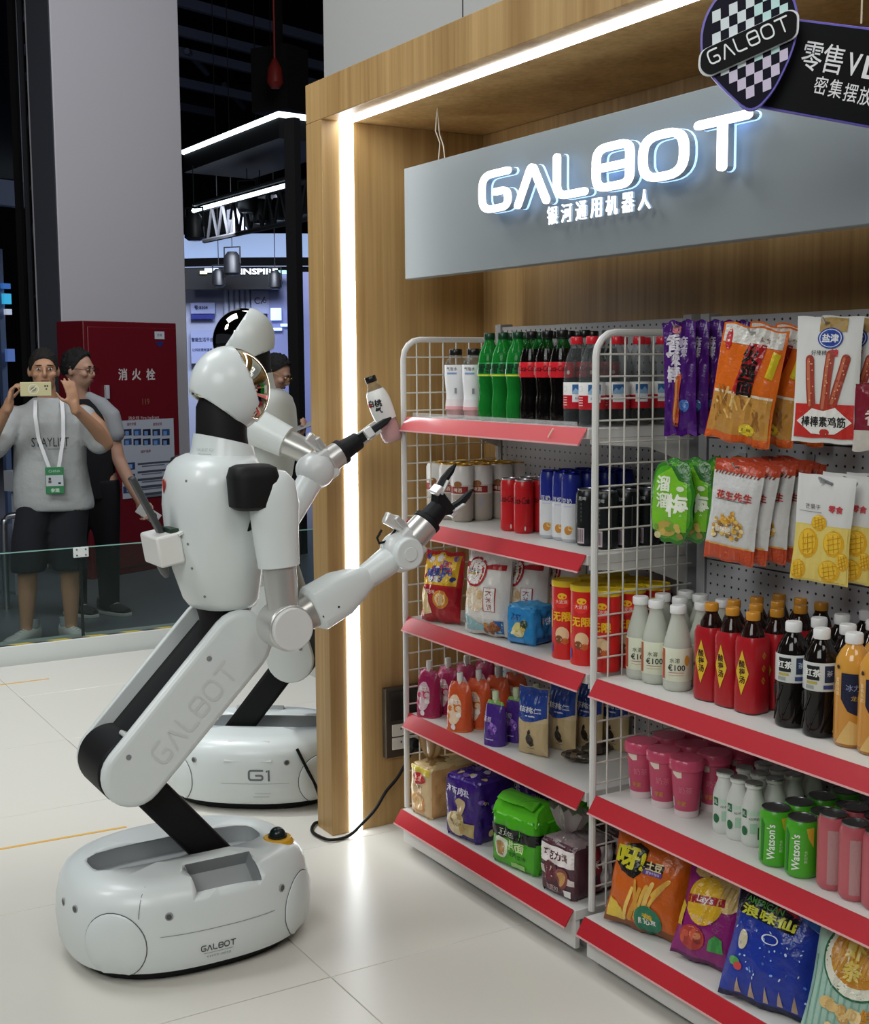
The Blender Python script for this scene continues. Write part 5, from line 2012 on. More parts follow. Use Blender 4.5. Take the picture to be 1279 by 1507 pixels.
# ---- crisps on the right deck
def art_potato(P, w, h):
    P.poly([(-w * .44, h * .64), (-w * .30, h * .80), (-w * .12, h * .84), (w * .02, h * .80), (w * .02, h * .70), (w * .26, h * .69), (w * .26, h * .60), (0, h * .58), (-w * .1, h * .50), (-w * .3, h * .54)], '#1b1510', 1)
    P.text('呀!', -w * .20, h * .68, h * .20, '#d9d02c', 2, .05, w=w * .40)
    P.text('土豆', w * .14, h * .665, h * .085, '#e4d3a0', 2, .03)
    P.rect(w * .02, h * .575, w * .26, h * .62, '#6a4a9a', 2)
    P.text('里脊牛排味', w * .14, h * .597, h * .03, '#e9e0ef', 3, .0)
    P.text('好友趣', -w * .20, h * .90, h * .045, '#e9b48a', 2, .0)
    for k, (x0, y0, x1, y1) in enumerate(((-.05, .12, .10, .46), (.02, .10, .16, .50), (-.12, .10, .02, .42), (.10, .22, .30, .52), (-.20, .08, -.10, .40), (-.02, .16, -.06, .48), (.18, .40, .34, .56))):
        P.stroke([(w * x0, h * y0), (w * x1, h * y1)], .010, ['#e3b24c', '#efc768', '#d89a35'][k % 3], 2 + k % 3)
    P.oval(w * .13, h * .14, .036, .032, '#1f7a5a', 6, 0, 22)
    P.text('美味', w * .13, h * .175, .014, '#e6c23a', 7, .02)
    P.text('随心享', w * .13, h * .125, .014, '#f0ede4', 7, .02)
    P.poly([(-w * .45, h * .06), (-w * .2, h * .05), (-w * .22, h * .18), (-w * .42, h * .26)], '#e8c74a', 1)
z = .121
def onfront(px, py, zz, dy=.0):
    q = on(px, py, 'Z', zz)
    return (q.x, q.y + dy, zz + .006)
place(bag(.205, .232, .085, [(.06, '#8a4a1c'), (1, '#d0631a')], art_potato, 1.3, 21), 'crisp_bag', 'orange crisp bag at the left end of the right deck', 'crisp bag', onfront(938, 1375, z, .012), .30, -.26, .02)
def art_lays(P, w, h):
    dots(P, 5, -w * .3, h * .72, w * .42, h * .93, ['#d8b978', '#e2c88e'], .020, .030, 1, 12)
    P.oval(w * .22, h * .70, .030, .034, '#dcc083', 3)
    for k in range(4):
        P.stroke([(w * (.10 + .07 * k), h * .60), (w * (.12 + .07 * k), h * .80)], .003, '#c4a05c', 5)
    P.oval(-w * .10, h * .60, .046, .052, '#e3b52a', 4, 0, 24)
    P.poly([(-w * .40, h * .54), (w * .20, h * .60), (w * .18, h * .68), (-w * .40, h * .62)], '#a32432', 5)
    P.text("Lay's", -w * .10, h * .61, h * .10, '#efe6e4', 6, .02, rot=.06)
    P.text('德国香肠味', -w * .08, h * .42, .010, '#e8cfe0', 4, .0)
    P.oval(-w * .18, h * .22, .032, .026, '#b23c34', 3)
    dots(P, 8, -w * .34, h * .16, -w * .04, h * .28, ['#c9563f', '#8e2a26', '#d98a5c'], .006, .012, 4, 6)
    P.poly([(w * .06, h * .14), (w * .30, h * .16), (w * .26, h * .28), (w * .16, h * .31), (w * .08, h * .25)], '#3f9a4a', 4)
    P.poly([(-w * .47, h * .3), (-w * .36, h * .3), (-w * .38, h * .5), (-w * .46, h * .55)], '#d9b43a', 3)
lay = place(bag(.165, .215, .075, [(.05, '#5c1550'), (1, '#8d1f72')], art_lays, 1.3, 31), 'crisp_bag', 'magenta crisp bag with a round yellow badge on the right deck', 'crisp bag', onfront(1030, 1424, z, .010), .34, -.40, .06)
again(lay, 'magenta crisp bag lying in shade behind the front magenta bag', (lay.location.x + .035, lay.location.y + .095, z + .002), .30, -.30, .02)
def art_wonder(P, w, h):
    P.poly([(-w * .46, h * .80), (-w * .1, h * .88), (w * .10, h * .80), (w * .46, h * .66), (w * .46, h * .97), (-w * .46, h * .97)], '#dfe3ec', 1)
    for a, b in (((-.44, .82), (-.02, .95)), ((.06, .84), (.44, .70)), ((-.1, .96), (.44, .80))):
        P.stroke([(w * a[0], h * a[1]), (w * b[0], h * b[1])], .014, '#3a6fc0', 2)
    P.stroke([(-w * .26, h * .95), (w * .22, h * .72)], .010, '#b5283a', 3)
    P.stroke([(w * .0, h * .74), (w * .16, h * .92)], .008, '#b5283a', 4)
    P.poly([(-w * .46, h * .66), (w * .22, h * .60), (w * .26, h * .72), (-w * .10, h * .80), (-w * .46, h * .82)], '#0f1222', 4)
    P.text('AMERICAN', -w * .14, h * .755, h * .05, '#58a84a', 6, .02, rot=-.10)
    P.text('浪味仙', -w * .08, h * .675, h * .085, '#d6d63c', 6, .03, rot=-.06, w=w * .60)
    dots(P, 40, -w * .44, h * .12, w * .44, h * .60, ['#8fb4ee', '#4a76d0', '#c9dcf6'], .0012, .004, 2, 41)
    P.ring(w * .0, h * .52, .016, .004, '#dfe6f2', 3, 20, sy=.5)
    P.oval(-w * .30, h * .46, .012, .020, '#cfc6a8', 2)
    P.oval(-w * .36, h * .28, .014, .009, '#4e9a4a', 2)
    P.oval(-w * .30, h * .25, .010, .008, '#c9484a', 3)
    for k in range(5):
        P.poly([(w * (-.30 + .15 * k), h * .05), (w * (-.24 + .15 * k), h * .05), (w * (-.28 + .15 * k), h * .17)], '#b9a08a', 2)
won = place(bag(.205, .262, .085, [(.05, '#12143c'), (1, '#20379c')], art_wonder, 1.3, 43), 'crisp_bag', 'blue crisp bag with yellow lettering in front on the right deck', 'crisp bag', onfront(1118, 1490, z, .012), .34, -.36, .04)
again(won, 'blue crisp bag leaning in shade behind the front blue one', (won.location.x + .10, won.location.y + .10, z + .002), .30, -.28, -.02)
def art_teal(P, w, h):
    for i in range(-6, 7):
        P.rect(w * i * .075 - .0015, h * .08, w * i * .075 + .0015, h * .62, '#7fb0a2', 1)
    P.oval(0, h * .66, .074, .074, '#2f6a4a', 2, 0, 28)
    P.oval(0, h * .66, .070, .070, '#e3e2d0', 3, 0, 28)
    P.oval(0, h * .68, .058, .056, '#c98a2c', 4, 0, 26)
    for k in range(9):
        P.stroke([(-.045 + .011 * k, h * .56), (-.03 + .011 * k, h * .82)], .006, '#d8a244', 5)
    P.vtext('虾条', -.01, h * .80, .036, '#e9d06a', 7, .04)
    P.text('AMERICAN FLAVOUR', 0, h * .92, .010, '#3a4a3a', 4, .0)
    dots(P, 16, -w * .34, h * .08, w * .12, h * .32, ['#d9b878', '#c99a55', '#ead09a'], .010, .017, 3, 17)
    P.text('鲜虾', w * .24, h * .30, .026, '#c98a2c', 4, .03)
    P.text('原味', w * .26, h * .18, .020, '#c98a2c', 4, .02)
    dots(P, 12, .03, h * .5, .075, h * .62, ['#4e8a3c', '#d9b43a', '#3f7a3a'], .005, .010, 6, 23)
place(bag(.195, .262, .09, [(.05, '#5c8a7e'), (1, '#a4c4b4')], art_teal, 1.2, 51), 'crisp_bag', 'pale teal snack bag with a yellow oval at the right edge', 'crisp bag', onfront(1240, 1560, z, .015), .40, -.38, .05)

# ------------------------------------------------------------------ hanging packs on the peg board
def hook(px, py, Y, n, name_lab):
    q = on(px, py, 'Y', Y)
    mb = MB('#b9babc')
    mb.tube([(q.x, YB, q.z + .004), (q.x, Y - .016, q.z + .004), (q.x, Y - .022, q.z + .014)], .0022, 6)
    mb.box((q.x, YB - .002, q.z + .004), (.022, .004, .035))
    o = mb.build('peg_hook', mat('hook_metal', col='#a9abad', rough=.3, metal=.8))
    return tag(o, name_lab, 'hook'), q

def hang(make, name, labels, px, py, Y, h, dy, rz, cat, group, sway=0, tilt=0, dx=0):
    _, q = hook(px, py, Y, len(labels), 'thin metal peg hook carrying the ' + group)
    proto = None
    for i, lb in enumerate(labels):
        o = make(name) if proto is None else copy_tree(proto)
        proto = proto or o
        # the pack hangs from the hook by its top edge
        M = Matrix.Rotation(rz + .05 * math.sin(3 * i), 4, 'Z') @ Matrix.Rotation(sway + .03 * math.sin(2.2 * i), 4, 'Y') @ Matrix.Rotation(tilt, 4, 'X')
        off = M @ Vector((0, 0, -h + .012))
        o.location = Vector((q.x + dx * i, Y + dy * i, q.z + .004)) + off
        o.rotation_euler = M.to_euler()
        o['label'] = lb
        o['category'] = cat
        o['group'] = group
    return proto

def art_purple(P, w, h):
    P.oval(-w * .05, h * .93, .012, .010, '#d98a8c', 2)
    P.vtext('香辣棒', -w * .12, h * .88, .034, '#e4e0e8', 3, .05, 1.02)
    P.vtext('麻辣', w * .16, h * .86, .022, '#c9c0d6', 3, .03, 1.02)
    P.poly([(-w * .22, h * .08), (-w * .02, h * .08), (w * .1, h * .55), (-w * .05, h * .57)], '#8c3a2a', 2)
    P.stroke([(-w * .05, h * .12), (w * .08, h * .52)], .010, '#b5502c', 3)
    P.stroke([(-w * .14, h * .10), (0, h * .50)], .006, '#cf8a4a', 4)
    P.oval(w * .20, h * .26, .012, .014, '#3a66b0', 4)
    P.text('辣', w * .20, h * .26, .012, '#a9c4ea', 5, .0)
hang(bag(.082, .252, .022, [(.04, '#5a1f86'), (1, '#4a1a72')], art_purple, 1.6, 61, .04), 'spicy_stick_pack', ['purple snack pack hanging in front beside the wire screen', 'purple snack pack hanging second behind the front purple one', 'purple snack pack hanging third from the front', 'purple snack pack hanging fourth from the front', 'purple snack pack hanging last against the peg board'], 1000, 483, 1.945, .252, .036, .34, 'snack pack', 'purple hanging packs', -.03, 0, .005)
def art_orange(P, w, h):
    P.rect(-w * .46, h * .84, w * .46, h * .985, '#dcdad2', 1)
    P.text('素食', w * .2, h * .90, .012, '#8a6a5a', 2, .0)
    P.oval(-w * .36, h * .86, .008, .022, '#c8323a', 2)
    P.poly([(-w * .16, h * .42), (w * .14, h * .42), (w * .24, h * .86), (-w * .02, h * .86)], '#a91f24', 2)
    P.vtext('火鸡面', w * .04, h * .83, .034, '#171411', 4, .05, 1.0)
    P.poly([(w * .30, h * .60), (w * .40, h * .58), (w * .46, h * .80), (w * .36, h * .82)], '#d9c42c', 3)
    P.rect(-w * .47, h * .41, w * .47, h * .432, '#e4d6c2', 1)
    P.rect(-w * .47, h * .06, w * .47, h * .41, '#c48f44', 1)
    rn = random.Random(5)
    for k in range(26):
        a, b = rn.uniform(-.36, .34) * w, rn.uniform(.12, .36) * h
        P.stroke([(a, b), (a + rn.uniform(-.02, .02), b + rn.uniform(.012, .03))], .005, rn.choice(['#dcb064', '#a8742e', '#e6c27c', '#96622a']), 2 + k % 3)
    P.oval(w * .16, h * .13, .018, .013, '#e0c42c', 6)
    P.text('香辣味', w * .16, h * .13, .007, '#3a2a12', 7, .0)
    P.rect(-w * .47, h * .01, w * .47, h * .07, '#d9601c', 2)
hang(bag(.150, .245, .028, [(.07, '#d9601c'), (1, '#dd6a1c')], art_orange, 1.4, 71, .04), 'tofu_snack_pack', ['orange snack pack hanging tilted in front of the peg board', 'orange snack pack hanging behind the tilted front one', 'orange snack pack hanging last of the orange packs'], 1112, 492, 1.955, .245, .062, .34, 'snack pack', 'orange hanging packs', .17, 0, .012)
def art_stick(P, w, h):
    P.rect(-w * .14, h * .88, w * .28, h * .99, '#a98a4c', 1)
    P.oval(w * .04, h * .83, .026, .020, '#1d3f9a', 3, 0, 22)
    P.ring(w * .04, h * .83, .021, .002, '#cfd6e6', 4, 22, sy=.77)
    P.text('盐津', w * .04, h * .83, .016, '#e9ecf4', 5, .02)
    P.text('好棒棒', -w * .12, h * .715, .010, '#2a2a2c', 3, .0)
    P.text('辣', w * .12, h * .715, .015, '#c8262c', 3, .02)
    for x0, y0, x1, y1 in ((-.20, .30, -.26, .66), (.0, .28, .06, .70), (.14, .32, .30, .67)):
        P.stroke([(w * x0, h * y0), (w * x1, h * y1)], .018, '#9c3a2a', 3)
        P.stroke([(w * x0 - .003, h * y0), (w * x1 - .003, h * y1)], .006, '#c06a4a', 4)
        rn = random.Random(int(x0 * 100))
        for k in range(8):
            t_ = rn.uniform(0, 1)
            P.oval(w * (x0 + (x1 - x0) * t_) + rn.uniform(-.006, .006), h * (y0 + (y1 - y0) * t_), .0016, .0016, '#e0b08a', 5, 0, 6)
    P.rect(-w * .46, h * .04, w * .46, h * .31, '#c12a22', 2)
    P.poly([(-w * .42, h * .17), (-w * .18, h * .275), (0, h * .255), (w * .18, h * .285), (w * .44, h * .17), (w * .18, h * .075), (0, h * .065), (-w * .18, h * .075)], '#e6e4de', 5)
    P.text('棒棒素鸡筋', 0, h * .17, .020, '#1b1a1a', 6, .02, w=w * .68)
    P.oval(w * .02, h * .085, .010, .007, '#b52a22', 6)
hang(bag(.132, .245, .020, [(1, '#dcdcd8')], art_stick, .5, 81, .04, 'satin'), 'gluten_stick_pack', ['white snack pack with red sticks hanging in front', 'white snack pack with red sticks hanging behind the front one', 'white snack pack hanging last of the white packs'], 1222, 478, 1.955, .245, .046, .40, 'snack pack', 'white hanging packs', .03, 0, .020)
place(bag(.12, .13, .02, [(.3, '#c9c2b8'), (1, '#7c2030')], lambda P, w, h: P.text('香干', 0, h * .5, .03, '#d9c9c0', 2, .02), 1.0, 83), 'snack_pack', 'dark red and white pack hanging at the right edge beside the white packs', 'snack pack', (on(1298, 665, 'Y', 1.99).x, 1.99, on(1298, 665, 'Y', 1.99).z), .3)
hook(1298, 588, 1.99, 1, 'thin metal peg hook carrying the dark red pack at the right edge')

# second row
def prune(name):
    t = parts_thing(name)
    w, h, T = .110, .190, .026
    out = []
    n = 44
    for k in range(n):
        a = 2 * PI * k / n
        c, s_ = math.cos(a), math.sin(a)
        q = (abs(c) ** 2.7 + abs(s_) ** 2.7) ** (-1 / 2.7)
        wob = 1 + .03 * math.sin(9 * a) + .02 * math.sin(5 * a + 1)
        out.append((c * q * w / 2 * wob, s_ * q * h / 2 * wob + h / 2))
    def S(x, y, l, side=1):
        r = min(1, math.sqrt((2 * x / w) ** 2 * .9 + (2 * (y - h / 2) / h) ** 2 * .9))
        th = T / 2 * max(0, 1 - r ** 3) ** .7
        return (x, -side * (th + l) + .0018 * math.sin(90 * x + 60 * y), y)
    mb = MB('#4a9a22')
    for side in (1, -1):
        rings = [[S(p[0] * q, (p[1] - h / 2) * q + h / 2, .0002, side) for p in out] for q in (1, .9, .75, .55, .35, .15, .03)]
        k0 = len(mb.f)
        mb.loft(rings if side == -1 else rings, cap=(0, 1))
        for f in range(k0, len(mb.c)):
            mb.c[f] = hx('#2f7a1c' if f - k0 < n else '#4c9f22')
    mb.build('bag', 'foil', t, smooth=60)
    P = Print(lambda x, y, l: S(x, y, l), lim=.010, lift=.0012, step=.0004)
    P.poly([(-w * .44, h * .15), (w * .36, h * .15), (w * .40, h * .5), (w * .36, h * .84), (w * .1, h * .93), (-w * .32, h * .8), (-w * .44, h * .5)], '#7ac02c', 1)
    P.poly([(w * .0, h * .92), (w * .3, h * .93), (w * .42, h * .72), (w * .20, h * .76)], '#2d6a2a', 2)
    P.vtext('溜溜', -w * .16, h * .80, .034, '#e9f0da', 4, .02, 1.1)
    P.text('梅', w * .17, h * .46, .050, '#f0f4e2', 4, .03)
    P.oval(-w * .08, h * .18, .026, .018, '#b9a24c', 3)
    dots(P, 9, -w * .36, h * .09, w * .24, h * .22, ['#d9d29a', '#9a8a3a', '#6aa02c', '#c9b45c'], .006, .012, 4, 33)
    P.oval(w * .24, h * .66, .010, .006, '#dbe8c8', 4)
    P.build('bag_print', 'foil', t, smooth=60)
    return t
hang(prune, 'dried_fruit_pack', ['rounded green dried fruit pack hanging in front', 'green dried fruit pack hanging second behind the front one', 'green dried fruit pack hanging third behind the front one', 'green dried fruit pack hanging last against the peg board'], 992, 686, 1.93, .190, .052, .30, 'snack pack', 'green hanging packs', .02, 0, .012)
def art_pea(P, w, h):
    P.rect(-w * .46, h * .885, w * .46, h * .995, '#b4452a', 1)
    for k in range(13):
        P.poly([(-w * .45 + k * w * .07, h * .855), (-w * .42 + k * w * .07, h * .855), (-w * .39 + k * w * .07, h * .885), (-w * .42 + k * w * .07, h * .885)], '#8a3a30', 1)
    P.text('花生先生', w * .02, h * .66, .017, '#b9342a', 3, .03, w=w * .72)
    P.rect(-w * .36, h * .61, w * .30, h * .615, '#4a4a4c', 2)
    dots(P, 60, -w * .34, h * .24, w * .28, h * .42, ['#d9a83c', '#c48a2a', '#e8c668', '#8a6a4a', '#efd9a0'], .004, .007, 2, 55)
    dots(P, 20, -w * .18, h * .40, w * .10, h * .49, ['#d9a83c', '#e8c668', '#c48a2a'], .003, .006, 2, 56)
    P.text('香酥脆', -w * .12, h * .32, .012, '#f0ead8', 6, .02)
    P.rect(-w * .46, h * .155, w * .46, h * .17, '#d9a24a', 2)
    P.rect(-w * .46, h * .02, w * .46, h * .155, '#c04a26', 1)
hang(bag(.118, .215, .030, [(.16, '#c04a26'), (.88, '#cfcfcd'), (1, '#b4452a')], art_pea, .9, 91, .05), 'peanut_pack', ['white and red peanut pack hanging in front', 'peanut pack hanging second behind the front peanut pack', 'peanut pack hanging third behind the front peanut pack', 'peanut pack hanging fourth behind the front peanut pack', 'peanut pack hanging last against the peg board'], 1089, 690, 1.93, .215, .036, .30, 'snack pack', 'white and red peanut packs', .12, 0, .008)
def art_mango(P, w, h):
    P.stroke([(-w * .12, h * .965), (w * .02, h * .945), (w * .10, h * .93)], .006, '#6a6c6e', 2)
    P.text('芒果干', -w * .18, h * .705, .010, '#5a4a4a', 3, .0)
    P.text('零食', w * .22, h * .70, .014, '#b9343a', 3, .02)
    P.rect(-w * .42, h * .655, -w * .02, h * .66, '#8a8a8a', 2)
    P.rect(-w * .47, h * .02, w * .47, h * .53, '#dcc66a', 1)
    for cx, cy, rx, ry in ((-.22, .36, .022, .030), (.24, .38, .022, .026), (-.05, .56, .016, .016), (.18, .12, .022, .022), (-.36, .10, .016, .020), (.40, .22, .012, .018)):
        P.oval(w * cx, h * cy, rx, ry, '#d9a41c', 2)
        P.oval(w * cx - .002, h * cy + .002, rx * .82, ry * .82, '#e6bc34', 3)
        for k in (-1, 0, 1):
            P.stroke([(w * cx - rx * .6, h * cy + k * ry * .4 - .004), (w * cx + rx * .6, h * cy + k * ry * .4 + .004)], .0012, '#c08a14', 5)
            P.stroke([(w * cx + k * rx * .45 - .002, h * cy + ry * .65), (w * cx + k * rx * .45 + .002, h * cy - ry * .65)], .0012, '#c08a14', 5)
hang(bag(.118, .212, .014, [(.53, '#dcc66a'), (1, '#d3d3d0')], art_mango, .35, 97, .03, 'satin'), 'dried_mango_pack', ['white and yellow dried mango pack hanging in front', 'dried mango pack hanging second behind the front mango pack', 'dried mango pack hanging last of the mango packs'], 1217, 712, 1.945, .212, .050, .36, 'snack pack', 'white and yellow mango packs', .06, 0, .016)

# ---- bottle held in the robot's left gripper
A, B = Vector(on(543, 551, 'X', -3.262)), Vector(on(580, 650, 'X', -3.232))
def held(name):
    t = parts_thing(name)
    prof = [(.020, 0), (.028, .004), (.031, .016), (.0305, .050), (.0285, .062), (.031, .075), (.0325, .095), (.0325, .125), (.028, .148), (.018, .166), (.0145, .172), (.0145, .182)]
    MB('#eef0ee').lathe(prof, 26).build('bottle', 'clear_pet', t, smooth=60)
    MB('#e7b6b6').lathe([(r - .002, q + .002) for r, q in prof[:6]], 24).build('drink', 'pink_drink', t, smooth=60)
    cap_(t, .0165, .180, .018, '#141414')
    MB('#e3e4e0').lathe([(.0312, .066), (.0316, .075), (.0331, .095), (.0331, .126), (.0285, .148), (.024, .157)], 26, cap=(0, 0)).build('label', 'gloss', t, smooth=60)
    P = Print(cylS(.0332, 0, -.75), lim=.008)
    P.oval(-.010, .120, .010, .007, '#c8404a', 2)
    P.text('白桃', .010, .122, .020, '#1a1a1a', 3, .03, rot=-.2)
    P.text('气', .014, .100, .018, '#1a1a1a', 3, .03)
    P.build('label_print', 'print', t)
    return t
hb = place(held, 'held_bottle', 'white pink drink bottle with black cap held in the left gripper', 'bottle', B)
hb.rotation_euler = (A - B).to_track_quat('Z', 'Y').to_euler()

# ------------------------------------------------------------------ the exhibition hall behind
EDIR = Vector((-.400, .9165, 0))                     # the column's and cabinet's front edge
NRM = Vector((.9165, .400, 0))                       # their front faces look this way
ROT = math.atan2(EDIR.y, EDIR.x)

def hallframe(name, label, cat, origin):
    """an Empty whose x runs along EDIR, y into the wall, z up"""
    return thing(name, label, cat, origin, ROT)

def pl(px, py, O):
    """pixel -> (x along EDIR, z) on the upright plane through O"""
    d = ray(px, py)
    t = (Vector(O) - EYE).dot(NRM) / d.dot(NRM)
    q = EYE + d * t - Vector(O)
    return q.dot(EDIR), q.z

def lbox(m, x0, x1, y0, y1, z0, z1, col=None):
    return m.box(((x0 + x1) / 2, (y0 + y1) / 2, (z0 + z1) / 2), (x1 - x0, y1 - y0, z1 - z0), col)

# local y must point away from the viewer: EDIR x up = EDIR rotated; y_local = rot90(EDIR) = (-.9165,-.4) = -NRM
A = atd(128, 640, 9.45)
A.z = HALL_Z
cab = hallframe('hydrant_cabinet', 'red fire hydrant cabinet against the white column, with white lettering and a poster', 'cabinet', A)
xr, zt = pl(259, 474, A)
_, zt = pl(128, 472, A)
mat('cab_red', col='#68111c', rough=.4)
bd_ = lbox(MB(), 0, xr, 0, .30, 0, zt).build('body', 'cab_red', cab, bevel=.006)
lbox(MB(), .03, xr - .015, -.012, 0, .05, zt - .04).build('door', 'cab_red', cab, bevel=.006)
PS = planeS((0, -.0125, 0), (1, 0, 0), (0, 0, 1))
P = Print(PS, lim=1)
def hq(px, py):
    return pl(px, py, A)
def htext(P, t, px, py, hpx, col, layer=2, bold=.02, w=None):
    x, y = hq(px, py)
    P.text(t, x, y, hpx * .00497, col, layer, bold, w)
for ch, px in (('消', 179), ('火', 199), ('栓', 220)):
    htext(P, ch, px, 551, 17, '#c9c0bd')
htext(P, '119', 213, 591, 9, '#8a6a4a', 2, 0, w=.07)
htext(P, '消火栓 Fire hydrant', 210, 615, 7, '#d8b9b9', 2, 0, w=.31)
def hrect(P, x0, y0, x1, y1, col, layer=1):
    a, b = hq(x0, y1)
    c, d = hq(x1, y0)
    P.rect(a, b, c, d, col, layer)
hrect(P, 226, 488, 240, 499, '#c9cdd4', 1)
P.poly([hq(226, 503), hq(240, 503), hq(234, 512)][::-1], '#2b2f6a', 1)
htext(P, '合格', 233, 493, 5, '#3a3f6a', 2, 0)
P.build('lettering', 'print', cab)
hd = pl(155, 577, A)
MB('#b9bcc0').box((hd[0] - .005, -.025, hd[1]), (.03, .03, .10)).build('door_handle', 'satin', cab, bevel=.004)
po = lbox(MB('#b4b9c4'), hq(175, 618)[0], hq(253, 618)[0], -.018, -.0135, hq(200, 732)[1], hq(200, 618)[1]).build('poster', 'satin', cab)
P = Print(planeS((0, -.0185, 0), (1, 0, 0), (0, 0, 1)), lim=1)
htext(P, '操作步骤', 191, 624, 5, '#8a2a34', 2, 0, w=.09)
htext(P, '使用说明', 229, 624, 5, '#8a2a34', 2, 0, w=.09)
for r in range(2):
    for k in range(5):
        hrect(P, 180 + 14 * k, 631 + 14 * r, 191 + 14 * k, 641 + 14 * r, ['#2a3348', '#33507c', '#202636'][(k + r) % 3])
        hrect(P, 182 + 14 * k, 634 + 14 * r, 187 + 14 * k, 641 + 14 * r, '#6f8fc4', 2)
htext(P, '维护保养', 212, 664, 5, '#8a2a34', 2, 0, w=.10)
for k, py in enumerate((680, 692, 703, 714, 725)):
    hrect(P, 200, py, 249, py + 1.6, '#4a4f5a')
    hrect(P, 206, py + 4, 240 - 4 * (k % 2), py + 5.4, '#6a707c')
for k in range(3):
    hrect(P, 179, 680 + 17 * k, 196, 692 + 17 * k, '#2f436a')
    hrect(P, 184, 683 + 17 * k, 192, 690 + 17 * k, '#7fa0d0', 2)
P.build('poster_print', 'print', po)

# the white column
B0 = atd(91, 480, 9.78)
B0.z = HALL_Z
cw, _ = pl(275, 480, B0)
mat('column_white', col='#c4c2c6', rough=.65)
co = lbox(MB(), 0, cw, 0, .30, 0, 7.4).build('wall_column', 'column_white', None, B0, rz=ROT, bevel=.01)
struct(co)
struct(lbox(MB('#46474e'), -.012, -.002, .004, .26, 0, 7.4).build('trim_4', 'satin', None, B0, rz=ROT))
# black service panel at the column's right side
bk = lbox(MB('#08080a'), cw + .015, cw + .10, .15, .5, 0, 7.4).build('trim_2', 'matte', None, B0, rz=ROT)
struct(bk)

mat('hall_black', col='#08080a', rough=.6)
mat('truss_grey', col='#3a3b42', rough=.5, metal=.3)
# left: dark truss tower, grey window frame and screens
T0 = atd(58, 500, 10.3)
T0.z = HALL_Z
tw = thing('truss_tower', 'dark truss tower with cables standing left of the white column', 'truss', T0, ROT)
for x, y in ((-.06, 0), (.10, 0), (-.06, .09), (.10, .09)):
    MB('#2e2f34').cyl((x, y, 0), (x, y, 7), .022, n=8).build('upright', 'matte', tw)
rn = random.Random(3)
for k in range(16):
    z = .4 + k * .42
    MB('#3a3b40').tube([(-.06, 0, z), (.10, 0, z + .42 * (1 if k % 2 else -.0) + .2)], .010, 6).build('brace', 'matte', tw)
for k in range(5):
    z = 3.2 + .55 * k
    MB('#c9cbc8').box((.03 + rn.uniform(-.02, .02), -.03, z), (.045, .03, rn.uniform(.08, .3))).build('clamp', 'satin', tw, bevel=.006)
lbox(MB('#0a0a0c'), -.11, -.08, .02, .09, 0, 7).build('cable_duct', 'matte', tw)
Wf = atd(20, 300, 12.5)
Wf.z = HALL_Z
wf = thing('window_frame_panel', 'grey framed dark partition high at the left edge behind the truss tower', 'partition', Wf, ROT)
def wq(px, py):
    return pl(px, py, Wf)
mat('frame_grey', col='#b9bccb', rough=.5)
x1, z1 = wq(41, 266)
lbox(MB(), x1 - .10, x1, 0, .1, z1 - .25, 6.6).build('post', 'frame_grey', wf)
lbox(MB('#8490b0'), -2.0, x1, -.01, .1, z1 - .26, z1 - .02).build('sill_rail', 'satin', wf)
lbox(MB('#0b0e1c'), -2.0, x1 - .1, .04, .06, z1, 6.6).build('dark_pane', 'gloss', wf)
lbox(MB('#33435c'), -2.0, x1 - .2, .5, .6, 0, wq(10, 405)[1]).build('lower_panel', 'satin', wf)
lbox(MB('#5c6f90'), *sorted((wq(25, 400)[0], wq(33, 400)[0])), .3, .35, 0, wq(10, 362)[1]).build('slim_post', 'satin', wf)
for i, (x0, y0, x2, y2, c, e) in enumerate(((26, 416, 37, 423, '#3f7ad0', .45), (28, 431, 38, 446, '#39b0e0', .7), (31, 454, 39, 462, '#c9d4ea', .5), (33, 513, 43, 532, '#5f7fc4', .35))):
    a, b = wq(x0, y2), wq(x2, y0)
    MB().box(((a[0] + b[0]) / 2, .25, (a[1] + b[1]) / 2), (b[0] - a[0], .04, b[1] - a[1])).build('lit_screen', mat('screen_%d' % i, col=c, emit=(c, e)), wf)

# right: black canopy with a white light edge
mat('white_line', col='#ffffff', emit=('#dff2ff', 2.6))
zc = 1.42 + 370 * 11 / FPX
def atz(px, py, zz):
    return on(px, py, 'Z', zz)
P2 = atz(410, 168, zc)
P1 = atz(270, 224, zc)
P3 = atz(520, 183, zc)
cn = thing('black_canopy', 'black booth canopy edged with a glowing white line behind the robots', 'canopy', (P2.x, P2.y, 0))
o2 = Vector((P2.x, P2.y, 0))
pts = [P2 - o2, P1 - o2, P1 + P3 - P2 - o2, P3 - o2]
ring = lambda dz, k=1: [Vector((p.x * k, p.y * k, zc + dz)) for p in pts]
MB().loft([ring(-.20), ring(-.03)]).build('fascia', 'hall_black', cn)
for a, b in ((0, 1), (0, 3)):
    q0, q1 = pts[a], pts[b]
    MB().tube([Vector((q0.x, q0.y, zc)), Vector((q1.x, q1.y, zc))], .026, 8).build('light_line', 'white_line', cn)
for px, py, dd in ((434, 420, 10.6),):
    q = atd(px, py, dd)
    for w_, cc in ((.075, '#060608'),):
        MB(cc).box((q.x - o2.x, q.y - o2.y, 1.6), (w_, .11, 3.6), R=Matrix.Rotation(ROT, 3, 'Z')).build('canopy_post', 'matte', cn)
zb = 1.42 + 266 * 11.5 / FPX
a, b = atz(285, 310, zb), atz(424, 272, zb)
tl = thing('light_bar', 'straight white tube light hanging under the black canopy', 'lamp', a)
MB().tube([(0, 0, 0), b - a], .022, 8).build('tube_lamp', 'white_line', tl)
MB('#101114').tube([Vector((0, 0, .06)), b - a + Vector((0, 0, .06))], .02, 6).build('carrier', 'matte', tl)
